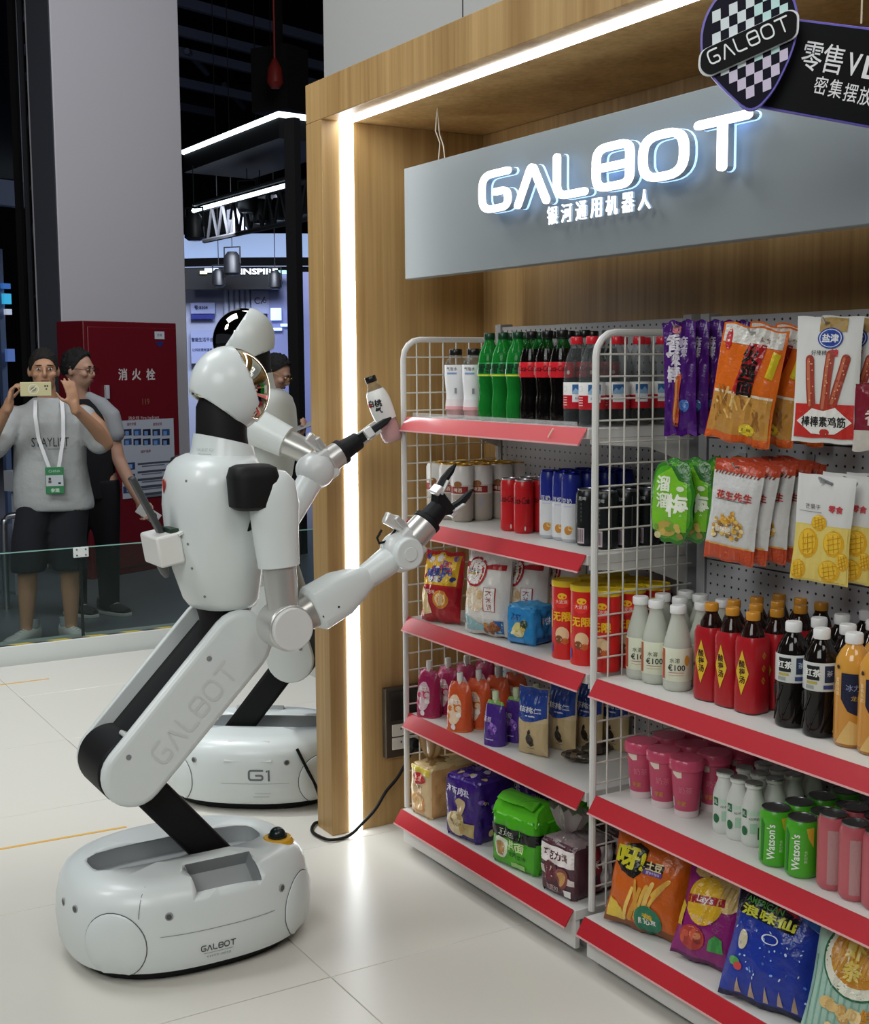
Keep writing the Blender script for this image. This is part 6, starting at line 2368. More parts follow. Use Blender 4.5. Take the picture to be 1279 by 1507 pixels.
# truss below it
tr_ = thing('lighting_truss', 'black lighting truss with spotlights behind the robots', 'truss', atd(355, 318, 13.2))
tz = tr_.location.z
E2 = (b - a).normalized()
tr_.rotation_euler.z = math.atan2(E2.y, E2.x)
for zz in (.17, -.17):
    MB('#0d0e10').tube([(-1.0, 0, zz), (1.6, 0, zz)], .025, 6).build('chord', 'matte', tr_)
for k in range(9):
    x = -.9 + .28 * k
    MB('#0d0e10').tube([(x, 0, -.17), (x + .14, 0, .17)], .016, 6).tube([(x + .14, 0, .17), (x + .28, 0, -.17)], .016, 6).build('web', 'matte', tr_)
for k, (x0, x1) in enumerate(((-.62, -.46), (-.36, -.24), (-.14, .24), (.34, .46))):
    MB('#3f4045').box(((x0 + x1) / 2, .12, -.0), (x1 - x0, .02, .26)).build('panel', 'satin', tr_)
def spot_(px, py, d, lab, s=1.0, top=8.15):
    t = thing('spotlight', lab, 'spotlight', atd(px, py, d), .6)
    MB('#17181b').lathe([(.05 * s, -.10 * s), (.075 * s, -.08 * s), (.07 * s, .06 * s), (.04 * s, .10 * s)], 16).build('can', 'satin', t)
    MB('#0e0e10').tube([(-.08 * s, 0, .0), (-.08 * s, 0, .14 * s), (.08 * s, 0, .14 * s), (.08 * s, 0, 0)], .010, 6).build('yoke', 'matte', t)
    MB('#0e0e10').cyl((0, 0, .14 * s), (0, 0, max(.16 * s, top - t.location.z)), .005, n=6).build('drop_rod', 'matte', t)
    MB('#9fb0b8').cyl((0, 0, -.102 * s), (0, 0, -.10 * s), .046 * s, n=16).build('lens', 'gloss', t)
spot_(364, 293, 12.8, 'dark spotlight hanging in the middle of the lighting truss', 1.3, 3.35)
spot_(383, 311, 12.9, 'grey spotlight right of the middle truss spotlight', 1.2, 3.35)
spot_(286, 334, 12.6, 'spotlight at the left end of the lighting truss', 1.3, 3.35)
spot_(409, 308, 13.0, 'spotlight at the right end of the lighting truss', 1.1, 3.35)
# lower black fascia behind
fs = thing('dark_fascia', 'dark fascia beam above the pale curved screen', 'beam', atd(350, 322, 14.5), tr_.rotation_euler.z)
MB().box((.4, .1, .08), (4.0, .1, .36)).build('board', 'hall_black', fs)

# pale curved screens
def arc_band(name, label, cx, y_top, y_bot, d, R, col, st):
    c = atd(cx, (y_top + y_bot) / 2, d)
    t = thing(name, label, 'screen', c)
    h = (y_bot - y_top) * d / FPX
    out = Vector((_fw.x, _fw.y, 0)).normalized()
    sd = Vector((out.y, -out.x, 0))
    rings = []
    for k in range(25):
        a_ = -.42 + .84 * k / 24
        p = out * (R - R * math.cos(a_)) + sd * (R * math.sin(a_))
        rings.append([p + Vector((0, 0, -h / 2)), p + out * .05 + Vector((0, 0, -h / 2)), p + out * .05 + Vector((0, 0, h / 2)), p + Vector((0, 0, h / 2))])
    MB().loft(rings).build('glowing_band', mat(name + '_glow', col=col, emit=(col, st)), t, smooth=30)
    rim = [[q[0] + Vector((0, 0, -.11)) - out * .02, q[1] + Vector((0, 0, -.11)), q[1] + Vector((0, 0, -.01)), q[0] - out * .02 + Vector((0, 0, -.01))] for q in rings]
    MB('#08090b').loft(rim).build('dark_rim', 'matte', t, smooth=30)
    for k in (4, 12, 20):
        p = Vector(rings[k][2]) + out * .02
        MB('#0e0e10').cyl(p, p + Vector((0, 0, 8.15 - c.z - p.z)), .006, n=6).build('drop_rod', 'matte', t)
arc_band('curved_screen', 'wide pale blue curved overhead screen behind the robots', 380, 344, 378, 17, 4.6, '#a3bbe6', .72)
arc_band('curved_light', 'thin pale curved light band under the curved screen', 380, 383, 392, 17.2, 4.6, '#b4c2ea', .72)

# bluish booth
Bo = atd(340, 470, 15.5)
Bo.z = HALL_Z
fd_ = Vector((_fw.x, _fw.y, 0)).normalized()
bt = thing('blue_booth', 'bluish white exhibition booth with curtain folds and wall lettering', 'booth', Bo, math.atan2(-fd_.x, fd_.y))
def bq(px, py):
    d = ray(px, py)
    t = (Bo - EYE).dot(fd_) / d.dot(fd_)
    q = EYE + d * t - Bo
    return q.dot(Vector((fd_.y, -fd_.x, 0))), q.z
def bbox(name, x0, y0, x1, y1, d0, d1, col, m='satin'):
    a, b = bq(x0, y1), bq(x1, y0)
    return lbox(MB(col), a[0], b[0], d0, d1, a[1], b[1]).build(name, m, bt)
lbox(MB('#a5adca'), bq(240, 500)[0], bq(402, 500)[0], 0, .08, 0, bq(300, 424)[1]).build('back_wall', 'satin', bt)
lbox(MB('#7d84b4'), bq(396, 500)[0], bq(520, 500)[0], -.1, -.02, 0, bq(300, 402)[1]).build('side_wall', 'satin', bt)
for k in range(6):
    x = bq(334 + 8 * k, 470)[0]
    MB('#b8c0da').cyl((x, -.03, .5), (x, -.03, bq(300, 426)[1]), .03, n=10).build('curtain_fold', 'satin', bt)
bbox('logo_panel', 372, 428, 397, 462, -.10, -.06, '#9aa3c9')
bbox('blue_strip', 283, 463, 317, 470, -.09, -.06, '#232c8a')
bbox('info_board', 284, 486, 320, 535, -.10, -.06, '#98a3cc')
bbox('number_board', 283, 446, 318, 462, -.09, -.06, '#8f9ac6')
P = Print(planeS((0, -.101, 0), (1, 0, 0), (0, 0, 1)), lim=2)
def btext(t, px, py, hpx, col, w=None):
    x, y = bq(px, py)
    P.text(t, x, y, hpx * 15.5 / FPX, col, 2, .02, w)
btext('号:8304', 298, 453, 5.5, '#1f2447')
btext('智能生活平台', 300, 500, 6, '#27305c', w=.26)
btext('让科技更有温度', 300, 515, 4.5, '#3a4470', w=.24)
P.ring(bq(381, 443)[0], bq(381, 443)[1], .028, .012, '#1f2447', 2, 18, .8, 5.6)
P.stroke([bq(386, 447), bq(391, 438)], .014, '#1f2447', 2)
P.ring(bq(391, 444)[0], bq(391, 444)[1], .012, .010, '#1f2447', 2, 12)
P.build('wall_lettering', 'print', bt)
mat('booth_lit', col='#cfe0fa', emit=('#bcd4fa', .8))
for x0, y0, x1, y1 in ((401, 454, 416, 472), (401, 483, 417, 487), (415, 477, 430, 481), (426, 455, 430, 464)):
    bbox('lit_panel', x0, y0, x1, y1, -.16, -.12, '#ffffff', 'booth_lit')
# dark header with glowing letters
hd_ = thing('booth_header', 'dark booth header with glowing letters and small spotlights', 'header', atd(346, 410, 15.0), bt.rotation_euler.z)
s_ = 15.0 / FPX
MB('#0a0b10').box((-.05, .06, 0), (140 * s_, .08, 31 * s_)).build('header_board', 'matte', hd_)
mat('glow_letters', col='#ffffff', emit=('#e3f2ff', 1.3))
W_, T_ = text_tris('INSPIRE', .02)
mb = MB()
for tr in T_:
    mb.prism([(x * 54 * s_ / W_ + 36 * s_, y * 8.5 * s_ + 10 * s_) for x, y in tr], 0, .02, (0, 0, 0), (1, 0, 0), (0, 0, 1))
mb.build('glowing_letters', 'glow_letters', hd_, smooth=0)
for x, y, w_, h_, cc, e in ((0.5, 11, 5, 11, '#e08038', .8), (70, 9, 12, 5, '#8fe0e0', .9), (-34, 12, 20, 6, '#d6f0ff', 1.0), (-46, 9, 10, 4, '#e6e8a0', .8), (-22, 9, 14, 4, '#d0ffe8', .8)):
    MB().box((x * s_, -.01, y * s_), (w_ * s_, .03, h_ * s_)).build('glowing_patch', mat('patch' + cc[1:], col=cc, emit=(cc, e)), hd_)
spot_(342, 388, 14.5, 'small dark spotlight hanging below the curved screen', 1.3)
spot_(322, 409, 14.6, 'small spotlight on the dark booth header, left one', 1.0)
spot_(405, 412, 14.6, 'small spotlight on the dark booth header, right one', 1.0)
lamp('booth_lamp', 'AREA', tuple(atd(345, 440, 13.6) + Vector((0, 0, .9))), tuple(Bo + Vector((0, 0, 1.3))), 120, 1.2, .6, (.8, .86, 1))

# ceiling and roof beams
struct(MB('#05060b').box((-14, 6, 8.2), (50, 50, .1)).build('ceiling', 'matte'))
struct(MB('#07080d').box((-30, 6, 3.9), (.2, 50, 8.6)).build('wall_far', 'matte'))
mat('roof_steel', col='#555a6e', rough=.5)
for i, (px, py, zz) in enumerate(((330, 20, 6.6), (330, 62, 6.4), (330, 92, 6.2), (330, 135, 6.0), (20, 20, 6.6), (20, 110, 6.4))):
    q = atz(px, py, zz)
    o = MB().box((0, 0, 0), (9, .09, .14)).build('roof_beam', 'roof_steel', None, q, rz=ROT - .06)
    tag(o, ['steel roof beam highest in the gap beside the column', 'second steel roof beam in the gap beside the column', 'third steel roof beam in the gap beside the column', 'lowest steel roof beam in the gap above the canopy', 'upper steel roof beam at the left picture edge', 'lower steel roof beam at the left picture edge'][i], 'beam')
for i, (pa, pb) in enumerate((((275, 75), (305, 108)), ((330, 125), (358, 158)))):
    a, b = atz(*pa, 6.2), atz(*pb, 6.2)
    tag(MB().tube([Vector((0, 0, 0)), b - a], .05, 6).build('roof_brace', 'roof_steel', None, a), ['thin diagonal roof brace near the column', 'thin diagonal roof brace above the canopy'][i], 'beam')
q = atz(405, 130, 4.4)
tag(MB('#8a2a22').lathe([(.05, 0), (.09, .06), (.08, .2), (.03, .3), (.012, .32), (.012, 8.15 - q.z)], 12).build('hoist', 'satin', None, q), 'small dark red hoist hanging from the hall roof', 'hoist')
q = atz(412, 120, 4.6)
tag(MB('#120d0d').loft([[(x * a, y * b, z) for x, y in ((-1, -1), (1, -1), (1, 1), (-1, 1))] for a, b, z in ((.25, .2, -.35), (.25, .2, .35), (.03, .03, .36), (.03, .03, 8.15 - q.z))]).build('speaker_box', 'matte', None, q, rz=.5), 'dark boxy loudspeaker cluster hanging beside the red hoist', 'speaker')

# chrome rail and little things behind the glass
ra = atd(6, 800, 8.4)
ra.z = HALL_Z
q = lambda px, py: atd(px, py, 8.4)
t_ = [Vector((q(6, 800).x, q(6, 800).y, HALL_Z)), q(6, 780), q(9, 766), q(18, 759), q(60, 757)]
tag(MB('#b9bcc0').tube([p - ra for p in smooth_path(t_)], .022, 10).build('handrail', 'metal', None, ra, smooth=80), 'bent chrome handrail at the left behind the man in grey', 'rail')
wb = atd(24, 722, 8.9)
tag(MB('#9da0a6').box((0, 0, .07), (.12, .1, .14)).box((0, 0, -.45), (.05, .05, .9)).build('info_stand', 'satin', None, wb, rz=ROT), 'small white notice stand behind the man in grey', 'stand')

# ------------------------------------------------------------------ visitors
def blob(mb, name, m, parent, voxel=.008, it=4):
    """fuse the shapes of mb into one continuous surface"""
    o = mb.build(name, m, parent, smooth=0)
    q = o.modifiers.new('fuse', 'REMESH')
    q.mode = 'VOXEL'
    q.voxel_size = voxel
    s = o.modifiers.new('relax', 'SMOOTH')
    s.iterations = it
    s.factor = .5
    bpy.context.view_layer.update()
    bake(o)
    o.data.polygons.foreach_set('use_smooth', [True] * len(o.data.polygons))
    return o

def limb(mb, pts, rs, n=12):
    P = [Vector(p) for p in pts]
    mb.tube(P, rs, n)
    for p, r in zip(P, rs):
        mb.ell(p, (r, r, r), n, 8)
    return mb

def fhand(mb, wrist, d, nrm, thumb, curl=.35, spread=.10, s=1.0, pinch=0):
    """palm, four fingers of unequal length and a thumb from the palm's side"""
    d = Vector(d).normalized()
    nrm = Vector(nrm)
    nrm = (nrm - d * nrm.dot(d)).normalized()               # palm looks along nrm
    t = Vector(thumb)
    t = (t - d * t.dot(d) - nrm * t.dot(nrm)).normalized()   # towards the thumb
    w0 = Vector(wrist)
    R = Matrix((t, d, nrm)).transposed()
    pc = w0 + d * .048 * s
    e = MB()
    e.ell((0, 0, 0), (.040 * s, .052 * s, .015 * s), 14, 10, e=2.6)
    mb.add([pc + R @ Vector(v) for v in e.v], e.f)
    limb(mb, [w0 - d * .02, w0 + d * .02], [.026 * s, .027 * s])
    for k, (off, L) in enumerate(((.028, .070), (.010, .078), (-.009, .073), (-.027, .058))):
        b = w0 + d * .092 * s + t * off * s
        a = curl * (1 + .12 * k) + (pinch if k == 0 else 0)
        dd = (d + t * spread * (1.5 - k) * .6).normalized()
        pts = [b - d * .01 * s]
        ang = 0
        p = b
        for j, q in enumerate((.42, .32, .26)):
            ang += a * (.7 if j == 0 else 1)
            p = p + (dd * math.cos(ang) + nrm * math.sin(ang)) * L * q * s
            pts.append(p)
        limb(mb, pts, [.0095 * s, .0088 * s, .0080 * s, .0068 * s], 8)
    b = w0 + d * .030 * s + t * .034 * s
    p1 = b + (d * .55 + t * .75 + nrm * .25).normalized() * .034 * s
    p2 = p1 + (d * .80 + t * .35 + nrm * .45).normalized() * .030 * s
    p3 = p2 + (d * .85 + t * .05 + nrm * .50).normalized() * .024 * s
    limb(mb, [b - t * .012 * s, p1, p2, p3], [.013 * s, .0105 * s, .0095 * s, .0075 * s], 8)

def head_shape(mb, c, R, s=1.0):
    def el(o, r):
        e = MB()
        e.ell((0, 0, 0), [q * s for q in r], 22, 16)
        mb.add([c + R @ (Vector(v) + Vector(o) * s) for v in e.v], e.f)
    el((0, .012, .022), (.076, .096, .096))
    el((0, -.018, -.045), (.060, .072, .070))
    el((0, -.050, -.088), (.026, .024, .022))
    el((0, -.070, .030), (.052, .022, .020))
    for k, (y, z, r) in enumerate(((-.088, .018, .009), (-.096, .002, .011), (-.102, -.016, .0135), (-.098, -.022, .012))):
        el((0, y, z), (r, r * 1.1, r * 1.2))
    for q in (-1, 1):
        el((q * .010, -.092, -.022), (.008, .009, .007))
        el((q * .078, .012, -.006), (.010, .018, .030))
        el((q * .044, -.062, -.018), (.022, .024, .020))
    el((0, -.082, -.052), (.022, .012, .012))

def face_parts(t, body, c, R, s=1.0, glasses=None, hair='#16130f', cut_=None, vol=1.0):
    def pt(o):
        return c + R @ (Vector(o) * s)
    def part(name, col, shapes, m='satin'):
        mb = MB(col)
        for o, r, rot in shapes:
            e = MB()
            e.ell((0, 0, 0), [q * s for q in r], 14, 10)
            mb.add([c + R @ (Matrix.Rotation(rot, 3, 'Y') @ Vector(v) + Vector(o) * s) for v in e.v], e.f)
        return mb.build(name, m, body, smooth=60)
    for q in (-1, 1):
        ey = part('eye', '#c9c2b9', [((q * .031, -.0815, .012), (.0130, .0075, .0062), 0)], 'gloss')
        part('iris', '#120d0a', [((q * .031, -.0875, .012), (.0052, .003, .0052), 0)], 'gloss')
        part('eyebrow', hair, [((q * .031, -.0905, .034), (.018, .005, .0032), q * .06)], 'matte')
    part('lips', '#8f5a50', [((0, -.0935, -.050), (.022, .006, .0040), 0), ((0, -.0930, -.057), (.018, .006, .0045), 0)])
    # hair
    mb = MB(hair)
    mb.ell((0, 0, 0), ((.0800 + .004 * (vol - 1)) * s, (.1015 + .006 * (vol - 1)) * s, .1010 * s), 56, 36)
    rn = random.Random(int(abs(c.x * 1000)) % 97)
    h = mb.build('hair', mat('hair_' + hair[1:], col=hair, rough=.75, bump=(160, .9, .006)), body, smooth=80)
    bm = bmesh.new()
    bm.from_mesh(h.data)
    for v in bm.verts:
        n = noise.noise(v.co * 60) * .006 + noise.noise(v.co * 150) * .006
        v.co *= 1 + n / .1 * vol
        if v.co.z > .03:
            v.co.z += (.012 * (vol - 1) + .004) * s * min(1, (v.co.z - .03) / .03)
    for co, no in (cut_ or [((0, -.080, .044), (0, -.86, -.51)), ((0, -.030, -.020), (0, -.50, -.86)), ((0, .0, -.055), (0, -.15, -.98))]):
        bmesh.ops.bisect_plane(bm, geom=bm.verts[:] + bm.edges[:] + bm.faces[:], plane_co=Vector(co) * s, plane_no=no, clear_outer=True)
        es = [e for e in bm.edges if len(e.link_faces) == 1]
        if es:
            bmesh.ops.contextual_create(bm, geom=es)
    for v in bm.verts:      # ragged hairline
        q = noise.noise(v.co * 130 + Vector((3, 1, 2)))
        v.co += Vector((q * .003, noise.noise(v.co * 150) * .004, q * .005))
    M = Matrix.Translation(c + R @ Vector((0, .014 * s, .022 * s))) @ R.to_4x4()
    bmesh.ops.transform(bm, matrix=M, verts=bm.verts)
    bm.to_mesh(h.data)
    bm.free()
    if glasses:
        mb = MB(glasses)
        for q in (-1, 1):
            mb.tube([pt((q * .033 + .024 * math.cos(2 * PI * k / 18), -.103, .008 + .019 * math.sin(2 * PI * k / 18))) for k in range(19)], .0016, 6)
            mb.tube([pt((q * .056, -.100, .012)), pt((q * .080, -.04, .014)), pt((q * .082, .012, .010))], .0016, 6)
        mb.tube([pt((-.010, -.104, .012)), pt((.010, -.104, .012))], .0016, 6)
        mb.build('glasses', 'metal', body)

def facing(px, depth):
    """rotation that turns a figure's -Y to the viewer at that picture column"""
    d = ray(px, 700)
    return math.atan2(d.y, d.x) - PI / 2

SKIN1 = mat('skin_a', col='#b98c6e', rough=.55)
SKIN2 = mat('skin_b', col='#b88f78', rough=.55)
def rotz(a, p=0, r=0):
    return Matrix.Rotation(a, 3, 'Z') @ Matrix.Rotation(p, 3, 'X') @ Matrix.Rotation(r, 3, 'Y')

# ---- man in the grey T-shirt filming with his phone
DM = 7.30
f0 = on(86, 946, 'Z', HALL_Z)
k = f0.length and (Vector((f0.x, f0.y, 0)).length)
man = thing('person', 'man in grey T-shirt and dark shorts holding up a pale phone, white lanyard', 'person', (f0.x, f0.y, HALL_Z), facing(86, DM))
hc = Vector((-.020, -.02, 1.548))
HR = rotz(.05, .04)
b = MB()
head_shape(b, hc, HR)
limb(b, [(0, .02, 1.31), (-.01, .01, 1.42), (-.015, .0, 1.48)], [.060, .055, .053])
limb(b, [(0, .03, .90), (0, .03, 1.10), (0, .03, 1.27)], [.110, .095, .085])
for s in (-1, 1):
    limb(b, [(s * .07, .03, 1.28), (s * .165, .02, 1.29)], [.065, .050])
Lh, Rh = Vector((-.205, -.30, 1.365)), Vector((.135, -.27, 1.350))
limb(b, [(-.185, .02, 1.30), (-.29, -.06, 1.22), (-.345, -.10, 1.12)], [.058, .050, .042])
limb(b, [(-.345, -.10, 1.12), (-.30, -.17, 1.20), Lh], [.042, .040, .028])
limb(b, [(.185, .02, 1.30), (.26, -.05, 1.23), (.300, -.09, 1.14)], [.058, .050, .042])
limb(b, [(.300, -.09, 1.14), (.25, -.15, 1.22), Rh], [.042, .040, .028])
fhand(b, Lh, (.22, -.02, .97), (.9, -.1, -.1), (.1, .9, .1), .75, .03)
fhand(b, Rh, (-.15, .0, 1.0), (-.5, .85, 0), (-.85, -.2, .2), .22, .16)
for s, ax, kx in ((-1, -.170, -.150), (1, .075, .085)):
    limb(b, [(s * .09, .02, .88), (kx + .0 * s, .0, .47), (kx * .98 + (ax - kx) * .5, .035, .32), (ax, .03, .10), (ax, .02, .06)], [.092, .058, .055, .036, .036])
body = blob(b, 'body', SKIN1, man, .0075, 4)
face_parts(man, body, hc, HR)
sh = MB()
rings = []
for z, cx, rx, ry in ((.765, .012, .215, .135), (.80, .010, .220, .142), (.90, .0, .212, .140), (1.02, -.005, .200, .130), (1.16, 0, .198, .128), (1.26, 0, .192, .118), (1.325, 0, .165, .098), (1.365, -.004, .120, .086), (1.398, -.008, .078, .072)):
    rings.append([(cx + rx * math.cos(2 * PI * j / 32) * (1 + .02 * math.sin(5 * 2 * PI * j / 32)), .02 + ry * math.sin(2 * PI * j / 32) * (1 + .03 * math.sin(3 * 2 * PI * j / 32 + z * 9)), z + .006 * math.sin(2 * PI * j / 32 * 2)) for j in range(32)])
sh.loft(rings)
for s, el in ((-1, Vector((-.345, -.10, 1.12))), (1, Vector((.300, -.09, 1.14)))):
    a0 = Vector((s * .13, .02, 1.29))
    limb(sh, [a0, Vector((s * .19, .01, 1.285)), a0.lerp(el, .60) + Vector((0, 0, -.010)), a0.lerp(el, .78) + Vector((0, 0, -.022))], [.072, .070, .073, .074])
shirt = blob(sh, 't_shirt', mat('shirt_grey', col='#b2b5b4', rough=.9, bump=(14, .5, .02)), man, .011, 3)
P = Print(planeS((0, -.128, 0), (1, 0, 0), (0, 0, 1)), lim=1)
# lettering follows the chest
def chest(x, y, h):
    return Vector((x, .02 - (.128 + .010) * math.sqrt(max(.05, 1 - (x / .205) ** 2)) - h, y))
P = Print(chest, lim=.02, lift=.004)
P.text('STAYLIST', 0.0, 1.155, .050, '#2a2c30', 2, .0, w=.20)
P.text('exhibition team', .035, 1.118, .010, '#55585c', 2, .0, w=.10)
P.build('shirt_print', 'print', shirt)
so = MB()
for s, kx in ((-1, -.148), (1, .083)):
    so.loft([[(cx + rx * math.cos(2 * PI * j / 20), .02 + ry * math.sin(2 * PI * j / 20), z) for j in range(20)] for z, cx, rx, ry in ((.42, kx, .098, .105), (.60, kx * .85, .108, .112), (.80, s * .085 + .005, .115, .122), (.88, s * .075, .115, .118))])
blob(so, 'shorts', mat('shorts_dark', col='#24242a', rough=.9), man, .012, 2)
def shoe(par, ax, ang, name='shoe', col='#b9b9b6'):
    M = Matrix.Rotation(ang, 3, 'Z')
    def q(v):
        return Vector((ax, .02, 0)) + M @ Vector(v)
    mb = MB(col)
    prof = [(.085, .034, .075, .10), (.06, .038, .070, .105), (.0, .042, .0, .085), (-.07, .047, .0, .062), (-.13, .045, .0, .050), (-.168, .030, .0, .038)]
    rings = []
    for y, hw, _, hh in prof:
        rings.append([q((hw * math.cos(2 * PI * j / 16), y, .012 + hh * .5 + hh * .5 * math.sin(2 * PI * j / 16))) for j in range(16)])
    mb.loft(rings)
    o = mb.build(name, 'satin', par, smooth=60)
    so_ = MB('#c9c8c3')
    so_.loft([[q((hw * 1.12 * sx, y, z)) for sx, z in ((-1, 0), (1, 0), (1, .022), (-1, .022))] for y, hw in ((.095, .034), (.0, .042), (-.08, .049), (-.14, .045), (-.175, .026))])
    so_.build('sole', 'satin', o, bevel=.004)
    lc = MB('#e2e2de')
    for j in range(4):
        y = .0 - .022 * j
        lc.tube([q((-.022, y, .088 - .006 * j)), q((0, y - .006, .098 - .007 * j)), q((.022, y, .088 - .006 * j))], .003, 6)
    lc.build('laces', 'satin', o)
    sk = MB('#9b9ea3').cyl(q((0, .045, .09)), q((0, .05, .14)), .038, .040, n=16)
    sk.build('sock', 'cloth', o)
shoe(man, -.170, -.75)
shoe(man, .075, .55)
# lanyard and badge
la = MB('#e6e7e8')
for s in (-1, 1):
    la.loft([[Vector((x - .010, y, z)), Vector((x + .010, y, z)), Vector((x + .010, y + .003, z)), Vector((x - .010, y + .003, z))] for x, y, z in ((s * .070, -.055, 1.385), (s * .074, -.112, 1.30), (s * .066 + .004, -.142, 1.18), (s * .034 + .012, -.150, 1.05), (s * .026 + .014, -.152, 1.02))])
ly = la.build('lanyard', 'satin', man)
bd2 = MB('#3f8a5a').box((.016, -.158, .945), (.098, .006, .150)).build('badge', 'gloss', ly, bevel=.003)
P = Print(planeS((.016, -.1612, .945), (1, 0, 0), (0, 0, 1)), lim=1)
P.rect(-.046, -.030, .046, .030, '#c9cdd2', 1)
P.oval(-.026, .010, .007, .008, '#3a3034', 2)
P.rect(-.034, -.014, -.018, .001, '#6a5a5e', 2)
P.rect(.018, -.020, .032, -.010, '#2a2a2e', 2)
P.text('CHINA', 0, .052, .014, '#bfe0c8', 2, .0)
P.text('参观', 0, -.054, .022, '#d5ead8', 2, .02)
P.build('badge_print', 'print', bd2)
# phone in his hands: an object of its own
def rel(o, v):
    return o.location + Matrix.Rotation(o.rotation_euler.z, 3, 'Z') @ Vector(v)
ph = thing('phone', 'pale yellow phone held up sideways by the man in grey', 'phone', rel(man, (-.062, -.345, 1.452)), man.rotation_euler.z)
MB('#cfc89c').box((0, 0, 0), (.160, .009, .076)).build('case', 'gloss', ph, bevel=.004, seg=3)
P = Print(planeS((0, -.0046, 0), (1, 0, 0), (0, 0, 1)), lim=1)
P.ring(-.012, .0, .024, .003, '#efeee4', 1, 28)
P.oval(-.012, 0, .016, .012, '#8a8672', 1, .4)
P.stroke([(-.028, -.012), (.004, .014)], .004, '#efeee4', 2)
for dx in (0, .012):
    P.oval(.048 + dx, .016, .0045, .0045, '#2a2a28', 1)
P.oval(.054, .0, .0045, .0045, '#4a4a44', 1)
P.build('camera_marks', 'print', ph)

# ---- young man in profile behind him
f1 = on(138, 905, 'Z', HALL_Z)
y2 = thing('person', 'young man with glasses and black clothes in profile, standing beside the red cabinet', 'person', (f1.x, f1.y, HALL_Z), facing(138, 8.2))
hc2 = Vector((-.035, .0, 1.545))
HR2 = rotz(1.05, .10)
b = MB()
head_shape(b, hc2, HR2)
limb(b, [(-.03, .02, 1.32), (-.04, .01, 1.40), (-.045, .0, 1.47)], [.062, .055, .054])
limb(b, [(-.02, .02, .88), (-.02, .02, 1.08), (-.02, .02, 1.24)], [.115, .10, .085])
limb(b, [(.12, .0, 1.27), (.165, .0, 1.08), (.185, -.02, .99)], [.062, .048, .042])
limb(b, [(.185, -.02, .99), (.255, -.08, .83), (.300, -.13, .735)], [.042, .040, .028])
fhand(b, (.300, -.13, .735), (.35, -.25, -.85), (-.4, -.8, .1), (.6, -.5, .4), .55, .04)
limb(b, [(-.16, .0, 1.27), (-.20, .02, 1.0), (-.17, -.10, .80)], [.06, .045, .032])
fhand(b, (-.17, -.10, .80), (.1, -.4, -.85), (.8, 0, 0), (0, -1, .2), .5, .04)
for s in (-1, 1):
    limb(b, [(s * .09, .02, .86), (s * .10, .01, .47), (s * .10, .03, .10), (s * .10, .02, .06)], [.09, .058, .038, .036])
body2 = blob(b, 'body', SKIN2, y2, .0085, 4)
face_parts(y2, body2, hc2, HR2, 1.0, '#3a3a3e', '#0f0d0c', [((0, -.045, .035), (0, -.88, -.47)), ((0, .0, -.040), (0, -.25, -.97))], 1.9)
v = MB()
v.loft([[(-.02 + rx * math.cos(2 * PI * j / 28), .02 + ry * math.sin(2 * PI * j / 28), z) for j in range(28)] for z, rx, ry in ((.74, .19, .13), (.95, .185, .13), (1.14, .185, .125), (1.26, .17, .11), (1.33, .12, .085), (1.37, .075, .07))])
limb(v, [(.09, .02, 1.24), (.135, .02, 1.20), (.150, .02, 1.10)], [.060, .055, .052])
limb(v, [(-.12, .02, 1.26), (-.18, .0, 1.22), (-.20, .0, 1.10)], [.075, .072, .070])
blob(v, 'black_shirt', mat('black_cloth', col='#101014', rough=.9), y2, .012, 2)
cp = MB()
limb(cp, [(.02, .0, 1.375), (.09, .0, 1.325), (.150, -.015, 1.26), (.172, -.02, 1.15)], [.040, .056, .060, .058])
blob(cp, 'grey_sleeve', mat('sleeve_grey', col='#97999c', rough=.9), y2, .010, 3)
tr2 = MB()
for s in (-1, 1):
    tr2.loft([[(cx + rx * math.cos(2 * PI * j / 18), .02 + rx * math.sin(2 * PI * j / 18), z) for j in range(18)] for z, cx, rx in ((.03, s * .10, .062), (.45, s * .10, .078), (.80, s * .08, .115), (.86, s * .07, .12))])
blob(tr2, 'trousers', 'black_cloth' if False else MATS['black_cloth'], y2, .013, 2)
for s in (-1, 1):
    shoe(y2, s * .10, .7, 'shoe', '#3a3a3c')
p2 = thing('phone', 'white phone with a round black camera hanging in the young man’s hand', 'phone', rel(y2, (.352, -.175, .655)), y2.rotation_euler.z)
p2.rotation_euler = (0, .62, y2.rotation_euler.z)
MB('#d6d6d2').box((0, 0, 0), (.150, .009, .074)).build('case', 'gloss', p2, bevel=.004, seg=3)
MB('#0d0d0f').cyl((.03, -.0045, 0), (.03, -.0075, 0), .028, n=24).build('camera_ring', 'gloss', p2)

# ---- man behind the robots reading his phone
f2 = on(404, 880, 'Z', HALL_Z)
dz = 8.6 / f2.length if False else 1
q3 = atd(400, 600, 8.5)
m3 = thing('person', 'dark haired man with gold glasses looking down at a phone behind the robots', 'person', (q3.x, q3.y, HALL_Z), facing(400, 8.5))
hc3 = Vector((.030, -.06, 1.515))
HR3 = rotz(1.25, .50)
b = MB()
head_shape(b, hc3, HR3)
limb(b, [(-.03, .02, 1.27), (-.015, .0, 1.36), (.0, -.03, 1.44)], [.062, .056, .056])
limb(b, [(-.03, .04, .88), (-.04, .05, 1.06), (-.03, .03, 1.19)], [.115, .10, .085])
limb(b, [(-.15, .04, 1.24), (-.17, .0, 1.00), (.02, -.20, 1.05)], [.06, .045, .030])
limb(b, [(.10, .02, 1.24), (.15, -.02, 1.02), (.165, -.14, 1.10)], [.06, .046, .030])
fhand(b, (.165, -.14, 1.10), (.45, -.45, .65), (.3, -.4, .6), (.6, .3, .2), .55, .05)
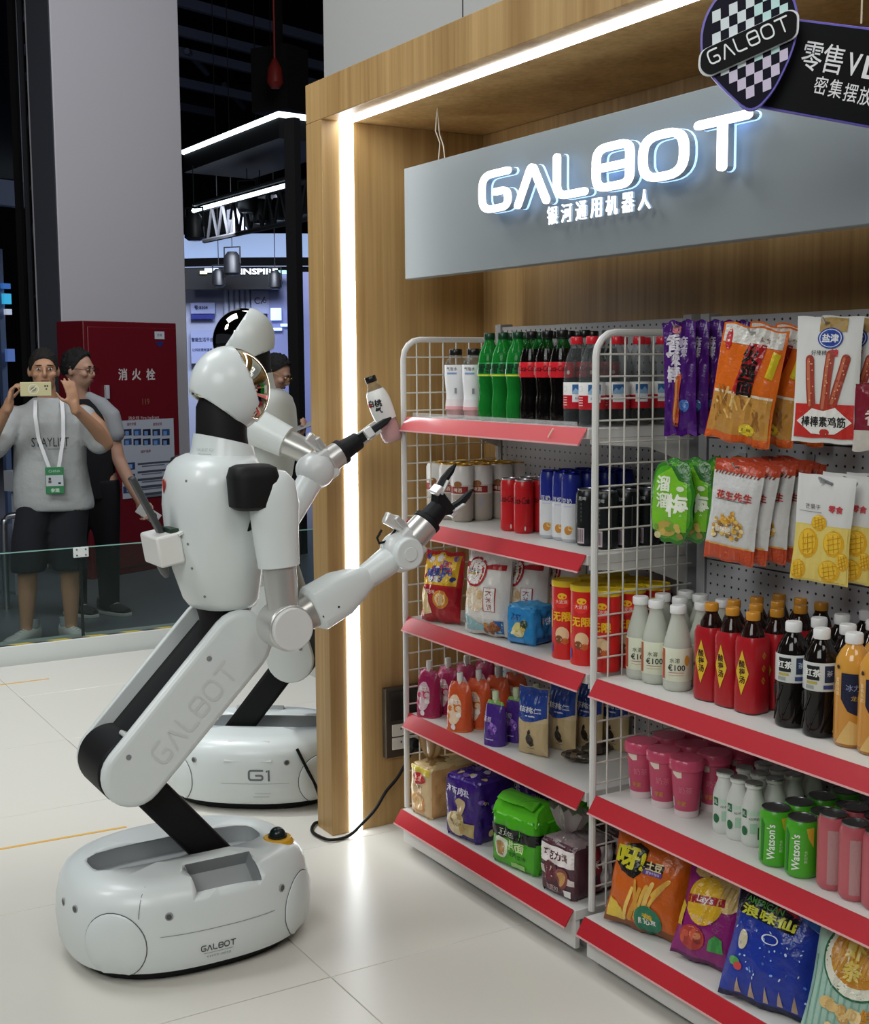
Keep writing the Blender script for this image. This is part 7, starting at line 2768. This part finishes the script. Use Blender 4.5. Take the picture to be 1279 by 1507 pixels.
fhand(b, (.02, -.20, 1.05), (.6, -.3, .5), (.3, -.4, .7), (.3, .6, .4), .55, .05)
for s in (-1, 1):
    limb(b, [(s * .09 - .02, .03, .86), (s * .10, .02, .47), (s * .10, .03, .10), (s * .10, .02, .06)], [.09, .058, .038, .036])
body3 = blob(b, 'body', SKIN2, m3, .0085, 4)
face_parts(m3, body3, hc3, HR3, 1.0, '#b08a4a', '#0f0d0c', [((0, -.050, .045), (0, -.86, -.51)), ((0, .0, -.030), (0, -.25, -.97))], 1.5)
v = MB()
v.loft([[(-.03 + rx * math.cos(2 * PI * j / 28), .03 + ry * math.sin(2 * PI * j / 28), z) for j in range(28)] for z, rx, ry in ((.72, .19, .14), (.95, .19, .14), (1.12, .19, .13), (1.22, .17, .115), (1.29, .12, .09), (1.335, .075, .07))])
limb(v, [(.07, .02, 1.22), (.13, .0, 1.16), (.152, -.02, 1.03), (.158, -.09, 1.06)], [.072, .070, .060, .048])
limb(v, [(-.13, .03, 1.22), (-.165, .02, 1.12), (-.17, .0, 1.02), (-.06, -.12, 1.035)], [.072, .070, .062, .048])
blob(v, 'dark_shirt', MATS['black_cloth'], m3, .012, 2)
tr3 = MB()
for s in (-1, 1):
    tr3.loft([[(cx + rx * math.cos(2 * PI * j / 18), .02 + rx * math.sin(2 * PI * j / 18), z) for j in range(18)] for z, cx, rx in ((.03, s * .10, .062), (.45, s * .10, .078), (.80, s * .08, .115), (.86, s * .07, .12))])
blob(tr3, 'trousers', MATS['black_cloth'], m3, .013, 2)
for s in (-1, 1):
    shoe(m3, s * .10, .5, 'shoe', '#3a3a3c')
lan = MB('#8d8f93').tube([(.055, -.07, 1.33), (.075, -.10, 1.26), (.085, -.115, 1.16)], .010, 6).build('lanyard', 'satin', m3)
p3 = thing('phone', 'phone held flat in the hands of the man behind the robots', 'phone', rel(m3, (.222, -.215, 1.185)), m3.rotation_euler.z)
p3.rotation_euler = (.3, -.35, m3.rotation_euler.z)
MB('#9b9da2').box((0, 0, 0), (.145, .072, .009)).build('case', 'gloss', p3, bevel=.004)
